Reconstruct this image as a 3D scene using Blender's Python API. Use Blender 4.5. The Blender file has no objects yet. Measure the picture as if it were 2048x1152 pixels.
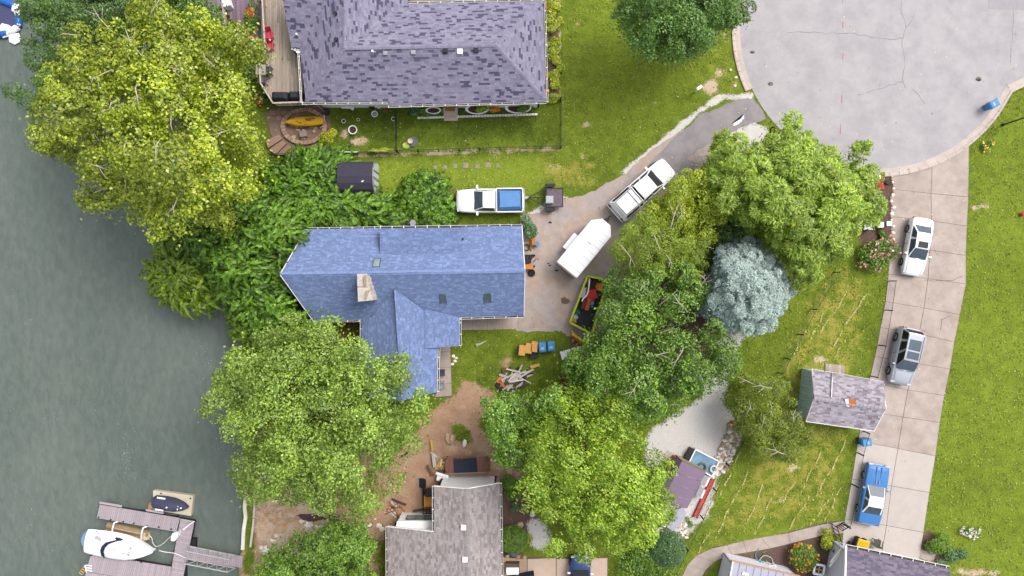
import bpy, bmesh, math, random
import numpy as np
from mathutils import Vector, Matrix

# ------------------------------------------------------------------ camera, sky, sun, exposure
H = 57.0          # drone height above the lawn (m)
S = 24.0          # photograph pixels per metre at lawn level
scene = bpy.context.scene
C = scene.collection
R = math.radians
cam_d = bpy.data.cameras.new('Camera')
cam = bpy.data.objects.new('Camera', cam_d)
C.objects.link(cam)
cam.location = (0, 0, H)
cam.rotation_euler = (0, 0, 0)
cam_d.sensor_width = 36.0
cam_d.lens = 36.0 * H / (2048 / S)
cam_d.clip_start = 0.5
cam_d.clip_end = 3000
scene.camera = cam

SUN_EL, SUN_AZ = 54.0, 52.0      # azimuth measured clockwise from +Y (top of the picture)
world = bpy.data.worlds.new('World')
scene.world = world
world.use_nodes = True
wn = world.node_tree.nodes
wl = world.node_tree.links
wn.clear()
w_out = wn.new('ShaderNodeOutputWorld')
w_bg = wn.new('ShaderNodeBackground')
w_sky = wn.new('ShaderNodeTexSky')
w_sky.sky_type = 'NISHITA'
w_sky.sun_disc = False
w_sky.sun_elevation = R(SUN_EL)
w_sky.sun_rotation = R(SUN_AZ)
w_sky.air_density = 1.0
w_sky.dust_density = 4.0
w_sky.ozone_density = 0.6
w_hsv = wn.new('ShaderNodeHueSaturation')
w_hsv.inputs['Saturation'].default_value = 0.35     # thin overcast: a whitish sky
wl.new(w_sky.outputs[0], w_hsv.inputs['Color'])
wl.new(w_hsv.outputs[0], w_bg.inputs['Color'])
w_bg.inputs['Strength'].default_value = 0.15
wl.new(w_bg.outputs[0], w_out.inputs[0])
sun_d = bpy.data.lights.new('Sun', 'SUN')
sun_d.energy = 1.0
sun_d.angle = R(28)
sun_d.color = (1.0, 0.965, 0.91)
sun = bpy.data.objects.new('Sun', sun_d)
C.objects.link(sun)
_d = Vector((math.sin(R(SUN_AZ)) * math.cos(R(SUN_EL)), math.cos(R(SUN_AZ)) * math.cos(R(SUN_EL)), math.sin(R(SUN_EL))))
sun.rotation_euler = _d.to_track_quat('Z', 'Y').to_euler()
sun.location = (0, 0, 80)
scene.view_settings.view_transform = 'Standard'
scene.view_settings.look = 'None'
scene.view_settings.exposure = 0.84
scene.view_settings.gamma = 1.0
scene.view_settings.use_curve_mapping = False
scene.cycles.max_bounces = 5
scene.cycles.diffuse_bounces = 3
scene.cycles.glossy_bounces = 3
scene.cycles.transmission_bounces = 3
scene.cycles.transparent_max_bounces = 4

rng = random.Random(11)
nr = np.random.default_rng(7)

# ------------------------------------------------------------------ helpers
def P(px, py, z=0.0):
    """photo pixel + height -> world point"""
    k = (H - z) / H / S
    return Vector(((px - 1024) * k, -(py - 576) * k, z))

def plane3(a, b, c):
    n = (b - a).cross(c - a).normalized()
    if n.z < 0: n = -n
    return a, n

def onp(px, py, pl, off=0.0):
    """photo pixel -> point on a plane (line of sight meets plane)"""
    a, n = pl
    o = Vector((0, 0, H)); d = P(px, py, 0) - o
    t = (a + n * off - o).dot(n) / d.dot(n)
    return o + d * t

def sl(c):
    """sRGB 0-255 -> linear"""
    return tuple(((x / 255) / 12.92 if x / 255 <= .04045 else ((x / 255 + .055) / 1.055) ** 2.4) for x in c)

GAIN = 0.60
def px_col(r, g, b, k=1.0):
    """albedo of a surface that reads r,g,b in the photograph (level, unshaded)"""
    return tuple(min(.86, x * GAIN * k) for x in sl((r, g, b))) + (1,)

MATS = {}
def mat(name, col, rough=.8, noise=.12, scale=3.0, bump=0.0, bscale=30.0, metal=0.0, spec=.3, vcol=0.0, vhue=0.0, orand=0.0, col2=None, trans=0.0, stretch=None, detail=5):
    """procedural material: colour broken up by noise, per-piece value (attribute v, or object random), fine bump"""
    if name in MATS: return MATS[name]
    m = bpy.data.materials.new(name); m.use_nodes = True
    nt = m.node_tree; n = nt.nodes; l = nt.links
    b = n['Principled BSDF']
    b.inputs['Roughness'].default_value = rough
    b.inputs['Metallic'].default_value = metal
    b.inputs['Specular IOR Level'].default_value = spec
    tc = n.new('ShaderNodeTexCoord'); src = tc.outputs['Object']
    if stretch:
        mp = n.new('ShaderNodeMapping'); mp.inputs['Scale'].default_value = stretch
        l.new(src, mp.inputs[0]); src = mp.outputs[0]
    nz = n.new('ShaderNodeTexNoise'); nz.inputs['Scale'].default_value = scale; nz.inputs['Detail'].default_value = detail
    nz.inputs['Roughness'].default_value = .65
    l.new(src, nz.inputs['Vector'])
    mr = n.new('ShaderNodeMapRange'); mr.inputs[1].default_value = .3; mr.inputs[2].default_value = .7
    mr.inputs[3].default_value = 1 - noise; mr.inputs[4].default_value = 1 + noise
    l.new(nz.outputs[0], mr.inputs[0])
    val = mr.outputs[0]
    def mul(a, lo, hi, fac):
        q = n.new('ShaderNodeMapRange'); q.inputs[3].default_value = lo; q.inputs[4].default_value = hi
        l.new(fac, q.inputs[0])
        p = n.new('ShaderNodeMath'); p.operation = 'MULTIPLY'
        l.new(a, p.inputs[0]); l.new(q.outputs[0], p.inputs[1]); return p.outputs[0]
    at = None
    if vcol or vhue:
        at = n.new('ShaderNodeAttribute'); at.attribute_name = 'v'
        if vcol: val = mul(val, 1 - vcol, 1 + vcol, at.outputs['Fac'])
    if orand:
        oi = n.new('ShaderNodeObjectInfo'); val = mul(val, 1 - orand, 1 + orand, oi.outputs['Random'])
    base = n.new('ShaderNodeRGB'); base.outputs[0].default_value = tuple(col[:3]) + (1,)
    csock = base.outputs[0]
    if col2 is not None:
        mx = n.new('ShaderNodeMix'); mx.data_type = 'RGBA'
        mx.inputs['A'].default_value = tuple(col[:3]) + (1,); mx.inputs['B'].default_value = tuple(col2[:3]) + (1,)
        if at is not None and vhue:
            h = n.new('ShaderNodeMath'); h.operation = 'FRACT'
            h2 = n.new('ShaderNodeMath'); h2.operation = 'MULTIPLY'; h2.inputs[1].default_value = 7.13
            l.new(at.outputs['Fac'], h2.inputs[0]); l.new(h2.outputs[0], h.inputs[0]); l.new(h.outputs[0], mx.inputs['Factor'])
        else:
            nz2 = n.new('ShaderNodeTexNoise'); nz2.inputs['Scale'].default_value = scale * .37; nz2.inputs['Detail'].default_value = 4
            l.new(src, nz2.inputs['Vector'])
            m2 = n.new('ShaderNodeMapRange'); m2.inputs[1].default_value = .42; m2.inputs[2].default_value = .62
            l.new(nz2.outputs[0], m2.inputs[0]); l.new(m2.outputs[0], mx.inputs['Factor'])
        csock = mx.outputs['Result']
    vm = n.new('ShaderNodeVectorMath'); vm.operation = 'SCALE'
    l.new(csock, vm.inputs[0]); l.new(val, vm.inputs['Scale'])
    l.new(vm.outputs[0], b.inputs['Base Color'])
    if bump:
        bz = n.new('ShaderNodeTexNoise'); bz.inputs['Scale'].default_value = bscale; bz.inputs['Detail'].default_value = 3
        l.new(src, bz.inputs['Vector'])
        bp = n.new('ShaderNodeBump'); bp.inputs['Strength'].default_value = bump; bp.inputs['Distance'].default_value = .05
        l.new(bz.outputs[0], bp.inputs['Height']); l.new(bp.outputs[0], b.inputs['Normal'])
    if trans:
        t = n.new('ShaderNodeBsdfTranslucent'); l.new(vm.outputs[0], t.inputs['Color'])
        ms = n.new('ShaderNodeMixShader'); ms.inputs[0].default_value = trans
        o = n['Material Output']
        l.new(b.outputs[0], ms.inputs[1]); l.new(t.outputs[0], ms.inputs[2]); l.new(ms.outputs[0], o.inputs[0])
    MATS[name] = m
    return m

def root_of(o):
    while o.parent is not None: o = o.parent
    return o

def tag(o, label=None, cat=None, group=None, kind=None):
    if label: o['label'] = label
    if cat: o['category'] = cat
    if group: o['group'] = group
    if kind: o['kind'] = kind
    return o

def empty(name, loc, label=None, cat=None, group=None, rz=0.0):
    o = bpy.data.objects.new(name, None); C.objects.link(o)
    o.empty_display_size = .3
    o.location = loc; o.rotation_euler = (0, 0, rz)
    return tag(o, label, cat, group)

class MB:
    """collects shapes; build() links them as one mesh object. World coordinates unless local=True."""
    def __init__(s): s.v = []; s.f = []; s.mi = []; s.a = []
    def add(s, vs, fs, mi=0, a=.5):
        o = len(s.v); s.v += [tuple(x) for x in vs]
        for f in fs: s.f.append(tuple(i + o for i in f)); s.mi.append(mi); s.a.append(a)
        return s
    def box(s, c, sz, rz=0.0, mi=0, m=None, a=.5):
        x, y, z = sz[0] / 2, sz[1] / 2, sz[2] / 2
        vs = [Vector((i * x, j * y, k * z)) for k in (-1, 1) for j in (-1, 1) for i in (-1, 1)]
        if m is None: m = Matrix.Rotation(rz, 3, 'Z')
        vs = [m @ v + Vector(c) for v in vs]
        return s.add(vs, [(0, 2, 3, 1), (4, 5, 7, 6), (0, 1, 5, 4), (1, 3, 7, 5), (3, 2, 6, 7), (2, 0, 4, 6)], mi, a)
    def beam(s, p0, p1, w, h, mi=0, a=.5):
        p0 = Vector(p0); p1 = Vector(p1); d = p1 - p0; L = d.length
        if L < 1e-6: return s
        x = d / L; up = Vector((0, 0, 1)) if abs(x.z) < .98 else Vector((0, 1, 0))
        y = up.cross(x).normalized(); z = x.cross(y)
        m = Matrix((x, y, z)).transposed()
        return s.box((p0 + p1) / 2, (L, w, h), m=m, mi=mi, a=a)
    def prism(s, poly, z0, z1, mi=0, a=.5):
        n = len(poly)
        if sum(poly[i][0] * poly[(i + 1) % n][1] - poly[(i + 1) % n][0] * poly[i][1] for i in range(n)) < 0: poly = poly[::-1]
        vs = [(p[0], p[1], z0) for p in poly] + [(p[0], p[1], z1) for p in poly]
        fs = [tuple(range(n - 1, -1, -1)), tuple(range(n, 2 * n))] + [(i, (i + 1) % n, (i + 1) % n + n, i + n) for i in range(n)]
        return s.add(vs, fs, mi, a)
    def poly(s, pts, th=.05, mi=0):
        """flat slab under a 3D polygon (extruded down)"""
        n = len(pts); pts = [Vector(p) for p in pts]
        nn = (pts[1] - pts[0]).cross(pts[2] - pts[0])
        if nn.z < 0: pts = pts[::-1]
        vs = pts + [p - Vector((0, 0, th)) for p in pts]
        fs = [tuple(range(n)), tuple(range(2 * n - 1, n - 1, -1))] + [(i + n, (i + 1) % n + n, (i + 1) % n, i) for i in range(n)]
        return s.add(vs, fs, mi)
    def tube(s, pts, r, n=6, mi=0, a=.5, cap=True):
        pts = [Vector(p) for p in pts]; k = len(pts)
        rs = r if isinstance(r, (list, tuple)) else [r] * k
        o = len(s.v); vs = []
        for i, p in enumerate(pts):
            d = (pts[min(i + 1, k - 1)] - pts[max(i - 1, 0)])
            d = d.normalized() if d.length > 1e-6 else Vector((0, 0, 1))
            up = Vector((0, 0, 1)) if abs(d.z) < .9 else Vector((1, 0, 0))
            u = d.cross(up).normalized(); w = d.cross(u)
            vs += [p + (u * math.cos(2 * math.pi * j / n) + w * math.sin(2 * math.pi * j / n)) * rs[i] for j in range(n)]
        fs = [(i * n + j, i * n + (j + 1) % n, (i + 1) * n + (j + 1) % n, (i + 1) * n + j) for i in range(k - 1) for j in range(n)]
        if cap: fs += [tuple(range(n - 1, -1, -1)), tuple(range((k - 1) * n, k * n))]
        return s.add(vs, fs, mi, a)
    def cyl(s, c, r, z0, z1, n=14, r1=None, mi=0):
        return s.tube([(c[0], c[1], z0), (c[0], c[1], z1)], [r, r if r1 is None else r1], n, mi)
    def lathe(s, c, prof, n=16, mi=0, rx=1.0, ry=1.0, rz=0.0):
        o = []; cr, sr = math.cos(rz), math.sin(rz)
        for r, z in prof:
            for j in range(n):
                x, y = r * rx * math.cos(2 * math.pi * j / n), r * ry * math.sin(2 * math.pi * j / n)
                o.append((c[0] + x * cr - y * sr, c[1] + x * sr + y * cr, c[2] + z))
        k = len(prof)
        fs = [(i * n + j, i * n + (j + 1) % n, (i + 1) * n + (j + 1) % n, (i + 1) * n + j) for i in range(k - 1) for j in range(n)]
        fs += [tuple(range(n - 1, -1, -1)), tuple(range((k - 1) * n, k * n))]
        return s.add(o, fs, mi)
    def grid(s, rows, mi=0, a=.5, closed=False):
        k = len(rows); n = len(rows[0]); vs = [p for r in rows for p in r]
        m = n if closed else n - 1
        fs = [(i * n + j, i * n + (j + 1) % n, (i + 1) * n + (j + 1) % n, (i + 1) * n + j) for i in range(k - 1) for j in range(m)]
        return s.add(vs, fs, mi, a)
    def rock(s, c, r, seed, mi=0, flat=.7, a=.5):
        q = random.Random(seed); vs = []; n = 7
        ph = q.random() * 6
        for i, (f, zz) in enumerate(((.8, 0), (1.0, .45), (.7, .95))):
            for j in range(n):
                t = 2 * math.pi * j / n + ph
                k = f * q.uniform(.78, 1.15)
                vs.append((c[0] + r[0] * k * math.cos(t), c[1] + r[1] * k * math.sin(t), c[2] + r[2] * zz * flat * q.uniform(.85, 1.1)))
        fs = [(i * n + j, i * n + (j + 1) % n, (i + 1) * n + (j + 1) % n, (i + 1) * n + j) for i in range(2) for j in range(n)]
        fs += [tuple(range(n - 1, -1, -1)), tuple(range(2 * n, 3 * n))]
        return s.add(vs, fs, mi, a)
    def build(s, name, mats, parent=None, local=False, smooth=False, top=False, bevel=0.0):
        if not isinstance(mats, (list, tuple)): mats = [mats]
        me = bpy.data.meshes.new(name)
        off = Vector((0, 0, 0))
        if parent is not None and not local: off = root_of(parent).location.copy()
        if parent is None and not local:
            a = np.array(s.v); lo = a.min(0); hi = a.max(0)
            off = Vector(((lo[0] + hi[0]) / 2, (lo[1] + hi[1]) / 2, lo[2]))
        vs = [(x - off.x, y - off.y, z - off.z) for x, y, z in s.v]
        me.from_pydata(vs, [], s.f)
        for m in mats: me.materials.append(m)
        if any(s.mi): me.polygons.foreach_set('material_index', s.mi)
        at = me.attributes.new('v', 'FLOAT', 'FACE'); at.data.foreach_set('value', np.array(s.a, dtype=np.float32))
        if smooth: me.polygons.foreach_set('use_smooth', [True] * len(s.f))
        me.update()
        o = bpy.data.objects.new(name, me); C.objects.link(o)
        if parent is not None: o.parent = parent
        elif not local: o.location = off
        if bevel:
            bv = o.modifiers.new('Bevel', 'BEVEL'); bv.width = bevel; bv.segments = 2; bv.limit_method = 'ANGLE'
        return o

_unit = {}
def unit_box(m):
    if m.name not in _unit:
        b = MB().box((0, 0, 0), (1, 1, 1)); me = bpy.data.meshes.new('unit_' + m.name)
        me.from_pydata(b.v, [], b.f); me.materials.append(m); me.update(); _unit[m.name] = me
    return _unit[m.name]

def plank(name, m, parent, p0, p1, w, th):
    """a board from p0 to p1 (world coordinates of its top centre line): shares one unit mesh"""
    o = bpy.data.objects.new(name, unit_box(m)); C.objects.link(o); o.parent = parent
    p0 = Vector(p0); p1 = Vector(p1); d = p1 - p0
    x = d.normalized(); y = Vector((0, 0, 1)).cross(x).normalized(); z = x.cross(y)
    c = (p0 + p1) / 2 - z * th / 2 - root_of(parent).location
    mt = Matrix((x * d.length, y * w, z * th)).transposed().to_4x4(); mt.translation = c
    o.matrix_local = mt
    return o

def quads_np(name, V, v, m, parent, quad=4, world_off=None):
    """fast mesh of many separate quads/tris. V: (N,quad,3), v: (N,) value attribute"""
    N = V.shape[0]
    off = np.array(root_of(parent).location) if parent is not None else np.zeros(3)
    co = (V.reshape(-1, 3) - off).astype(np.float32)
    me = bpy.data.meshes.new(name)
    me.vertices.add(N * quad); me.vertices.foreach_set('co', co.ravel())
    me.loops.add(N * quad); me.loops.foreach_set('vertex_index', np.arange(N * quad, dtype=np.int32))
    me.polygons.add(N); me.polygons.foreach_set('loop_start', np.arange(0, N * quad, quad, dtype=np.int32))
    at = me.attributes.new('v', 'FLOAT', 'FACE'); at.data.foreach_set('value', v.astype(np.float32))
    me.materials.append(m); me.update(calc_edges=True)
    o = bpy.data.objects.new(name, me); C.objects.link(o)
    if parent is not None: o.parent = parent
    return o

def inside(pts, poly):
    x, y = pts[:, 0], pts[:, 1]; n = len(poly); r = np.zeros(len(pts), bool)
    for i in range(n):
        x0, y0 = poly[i][:2]; x1, y1 = poly[(i + 1) % n][:2]
        if y0 == y1: continue
        c = ((y0 > y) != (y1 > y)) & (x < (x1 - x0) * (y - y0) / (y1 - y0) + x0)
        r ^= c
    return r

def dist_poly(pts, poly, closed=True):
    d = np.full(len(pts), 1e9); n = len(poly)
    for i in range(n if closed else n - 1):
        a = np.array(poly[i][:2]); b = np.array(poly[(i + 1) % n][:2]); e = b - a; L = max((e ** 2).sum(), 1e-9)
        t = np.clip(((pts - a) @ e) / L, 0, 1); q = a + t[:, None] * e
        d = np.minimum(d, np.sqrt(((pts - q) ** 2).sum(1)))
    return d

def world_poly(pxs, z=0.0): return [tuple(P(x, y, z)) for x, y in pxs]

def smooth_line(pts, k=6, closed=False):
    """Catmull-Rom through points"""
    pts = [Vector(p) for p in pts]; n = len(pts); out = []
    for i in range(n if closed else n - 1):
        g = (lambda j: pts[j % n]) if closed else (lambda j: pts[min(max(j, 0), n - 1)])
        p0, p1, p2, p3 = g(i - 1), g(i), g(i + 1), g(i + 2)
        for s_ in range(k):
            t = s_ / k
            out.append(.5 * (2 * p1 + (p2 - p0) * t + (2 * p0 - 5 * p1 + 4 * p2 - p3) * t * t + (3 * p1 - p0 - 3 * p2 + p3) * t ** 3))
    if not closed: out.append(pts[-1])
    return out

def text_mesh(s, size, m, parent, loc, rz, name='lettering', th=.01):
    cu = bpy.data.curves.new(name, 'FONT'); cu.body = s; cu.size = size; cu.align_x = 'CENTER'; cu.align_y = 'CENTER'; cu.extrude = th / 2
    t = bpy.data.objects.new(name, cu); C.objects.link(t)
    me = bpy.data.meshes.new_from_object(t); bpy.data.objects.remove(t)
    me.materials.clear(); me.materials.append(m)
    o = bpy.data.objects.new(name, me); C.objects.link(o); o.parent = parent
    o.location = Vector(loc) - root_of(parent).location if parent is not None else loc
    o.rotation_euler = (0, 0, rz)
    return o
# ------------------------------------------------------------------ ground
WATER_Z = -1.2
SHORE = [P(x, y, -.6).xy for x, y in [(300, -2200), (372, -300), (385, 0), (392, 200), (410, 340), (445, 480), (478, 620), (492, 760), (494, 880), (490, 960), (488, 1040), (482, 1130), (476, 1300), (430, 3000)]]
_sy = np.array([-s.y for s in SHORE]); _sx = np.array([s.x for s in SHORE])
def shore_x(y): return np.interp(-np.asarray(y, float), _sy, _sx)
def ground_z(x, y):
    d = np.asarray(x, float) - shore_x(y)          # metres inland
    t = np.clip((d + .05) / 5.5, 0, 1)
    z = -.62 * (1 - t * t * (3 - 2 * t))
    return np.where(d < -.25, -3.0, z)
def gz(p): return float(ground_z(p[0], p[1]))

def axis(lo, hi, st, far):
    a = list(np.arange(lo, hi + 1e-6, st)); g = st; x = hi
    while x < far: g *= 1.6; x += g; a.append(x)
    g = st; x = lo
    while x > -far: g *= 1.6; x -= g; a.insert(0, x)
    return np.array(a)
gx = axis(-50, 50, .25, 900); gy = axis(-31, 31, .25, 900)
GX, GY = np.meshgrid(gx, gy, indexing='ij')
gpts = np.stack([GX.ravel(), GY.ravel()], 1)
gzv = ground_z(gpts[:, 0], gpts[:, 1])
att = {k: np.zeros(len(gpts)) for k in ('dirt', 'grav', 'mul', 'dry', 'tan')}
att['lt'] = np.full(len(gpts), .5)
def paint(key, pxs, val=1.0, soft=.7, mode='max', z=0.0):
    poly = world_poly(pxs, z); lo = np.min(poly, 0)[:2] - soft * 2; hi = np.max(poly, 0)[:2] + soft * 2
    sel = np.where((gpts[:, 0] > lo[0]) & (gpts[:, 0] < hi[0]) & (gpts[:, 1] > lo[1]) & (gpts[:, 1] < hi[1]))[0]
    q = gpts[sel]; d = dist_poly(q, poly); d = np.where(inside(q, poly), -d, d)
    w = np.clip(.5 - d / (2 * soft), 0, 1)
    if mode == 'max': att[key][sel] = np.maximum(att[key][sel], w * val)
    elif mode == 'set': att[key][sel] = att[key][sel] * (1 - w) + val * w
def circ(x, y, r, n=14, ry=None): return [(x + r * math.cos(2 * math.pi * i / n), y + (ry or r) * math.sin(2 * math.pi * i / n)) for i in range(n)]

# bare earth of the building yard, down to the lake
paint('dirt', [(925, 760), (950, 765), (990, 785), (975, 835), (1000, 880), (1050, 915), (1045, 960), (1000, 972), (1000, 1035), (870, 1045), (775, 1055), (770, 1085), (640, 1085), (560, 1110), (500, 1160), (470, 1170), (484, 1000), (494, 955), (560, 900), (700, 880), (830, 880), (835, 845), (880, 810), (910, 790)])
paint('tan', [(498, 960), (600, 990), (680, 1040), (690, 1075), (600, 1110), (520, 1120), (500, 1080)], 1, 1.2)
paint('tan', [(880, 885), (1030, 905), (1030, 950), (985, 950), (900, 900)], .6, .8)
paint('dirt', [(1000, 715), (1030, 705), (1020, 740), (990, 750)], .7)
paint('dirt', [(905, 760), (960, 800), (900, 800)], .6)
for g in ([(905, 850), (925, 845), (948, 880), (935, 888), (912, 880)], [(955, 838), (975, 840), (1005, 875), (995, 885), (970, 868)], [(485, 960), (500, 960), (502, 1150), (484, 1150)]):
    paint('dirt', g, 0.0, .5, 'set'); paint('tan', g, 0., .5, 'set')
paint('dirt', [(770, 1060), (775, 1152), (735, 1200), (700, 1200), (720, 1080)], .62, 1.5)
paint('mul', [(1000, 955), (1060, 960), (1075, 1030), (1072, 1070), (1060, 1092), (1000, 1092)])
paint('mul', [(1440, 1112), (1500, 1105), (1580, 1080), (1640, 1068), (1668, 1085), (1655, 1160), (1440, 1165)])
paint('mul', [(1742, 345), (1788, 350), (1785, 440), (1782, 500), (1740, 520), (1700, 440), (1700, 350)])
paint('mul', [(1842, 1070), (1860, 1060), (1900, 1120), (1890, 1130), (1850, 1118)], 1, .5)
paint('mul', [(1215, 400), (1420, 340), (1440, 560), (1430, 760), (1160, 840), (1130, 660), (1220, 520)], .85, 1.5)
paint('mul', [(530, 215), (660, 212), (655, 310), (540, 310)], .9)
paint('mul', [(1000, 1084), (1048, 1084), (1048, 1120), (1000, 1120)])
paint('mul', [(1084, 0), (1119, 0), (1120, 205), (1092, 205)], .8, .4)
paint('tan', [(1115, -30), (1121, -30), (1122, 205), (1117, 205)], .8, .25)
paint('tan', [(660, 308), (1124, 294), (1124, 301), (660, 317)], .9, .3)
paint('grav', [(1300, 860), (1345, 830), (1410, 790), (1450, 780), (1450, 810), (1482, 840), (1470, 880), (1430, 960), (1420, 1030), (1370, 1070), (1330, 1060), (1290, 920)])
paint('grav', [(1430, 680), (1500, 655), (1480, 690), (1462, 730), (1450, 790), (1400, 800), (1420, 720)])
paint('grav', [(1372, 290), (1400, 275), (1450, 270), (1460, 300), (1440, 335), (1400, 320)], 1, .5)
paint('grav', [(1340, 262), (1400, 215), (1435, 190), (1505, 186), (1508, 200), (1450, 200), (1400, 225), (1352, 275), (1290, 325), (1255, 352), (1240, 345)], 1, .35)
paint('grav', [(1510, 240), (1560, 275), (1540, 300), (1440, 300), (1450, 260)], .9, .6)
paint('grav', [(1055, 1040), (1085, 1040), (1110, 1100), (1060, 1095)], 1, .8)
paint('grav', [(1042, 432), (1120, 392), (1150, 398), (1090, 450), (1050, 470)], 1, .5)
paint('mul', [(888, 380), (912, 375), (915, 430), (892, 425)], .8, .4)
# dry patches and straw
for x, y, r, ry in ((1423, 174, 17, 17), (1158, 46, 11, 10), (1175, 248, 14, 10), (1072, 317, 7, 4), (1163, 315, 8, 5), (1163, 355, 7, 4), (1112, 332, 16, 5), (985, 315, 6, 4), (1958, 412, 22, 6), (1305, 205, 8, 6), (1440, 145, 14, 14), (1465, 170, 10, 8), (1450, 70, 6, 18), (690, 265, 14, 14), (715, 282, 18, 9), (1375, 260, 9, 5), (1330, 270, 9, 5), (1590, 935, 14, 10), (1560, 1000, 10, 8), (1745, 520, 8, 6), (1950, 1145, 60, 8), (1525, 150, 8, 8), (1640, 720, 18, 8)):
    paint('tan', circ(x, y, r * rng.uniform(.8, 1.1), ry=ry), .72 if r < 15 else .9, .55)
paint('dry', [(1360, 1152), (1440, 980), (1500, 880), (1600, 560), (1680, 500), (1770, 560), (1740, 760), (1710, 900), (1690, 1050), (1500, 1080), (1390, 1152)], .5, 2)
paint('dry', [(1060, 300), (1220, 300), (1200, 380), (1120, 395), (1060, 360)], .55, 1.5)
paint('dry', [(1960, 380), (2060, 300), (2060, 1200), (1990, 1152), (1940, 900)], .22, 3)
paint('dry', [(1310, 100), (1480, 80), (1490, 190), (1380, 200)], .4, 2)
paint('dry', [(890, 690), (1000, 700), (1000, 790), (920, 760)], .35, 1.5)
# greener / paler lawns
paint('lt', [(655, 215), (1120, 200), (1120, 300), (655, 310)], .22, .6, 'set')
paint('lt', [(740, 312), (1130, 305), (1180, 330), (1050, 390), (740, 400)], .95, 1.5, 'set')
paint('lt', [(1120, -40), (1480, -40), (1490, 190), (1300, 260), (1125, 230)], .78, 2.5, 'set')
paint('lt', [(1120, 230), (1300, 240), (1400, 190), (1200, 370), (1125, 310)], .6, 2, 'set')
paint('lt', [(905, 660), (1150, 660), (1160, 720), (1000, 780), (905, 760)], .5, 1, 'set')
paint('lt', [(1945, 280), (2100, 180), (2100, 1250), (1860, 1152), (1880, 900)], .72, 1.5, 'set')
paint('lt', [(1450, 880), (1600, 560), (1770, 560), (1700, 1050), (1400, 1120)], .66, 2, 'set')

ni, nj = len(gx), len(gy)
gm = bpy.data.meshes.new('ground')
gm.vertices.add(ni * nj)
_bum = np.where(gzv > -1, nr.normal(0, .006, len(gpts)), 0)
gm.vertices.foreach_set('co', np.stack([gpts[:, 0], gpts[:, 1], gzv + _bum - .006], 1).astype(np.float32).ravel())
_i = (np.arange(ni - 1)[:, None] * nj + np.arange(nj - 1)[None, :]).ravel()
_f = np.stack([_i, _i + nj, _i + nj + 1, _i + 1], 1).astype(np.int32)
gm.loops.add(_f.size); gm.loops.foreach_set('vertex_index', _f.ravel())
gm.polygons.add(len(_f)); gm.polygons.foreach_set('loop_start', np.arange(0, _f.size, 4, dtype=np.int32))
for k, a in att.items():
    at_ = gm.attributes.new(k, 'FLOAT', 'POINT'); at_.data.foreach_set('value', a.astype(np.float32))
gm.update(calc_edges=True)
gm.polygons.foreach_set('use_smooth', [True] * len(_f))

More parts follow.
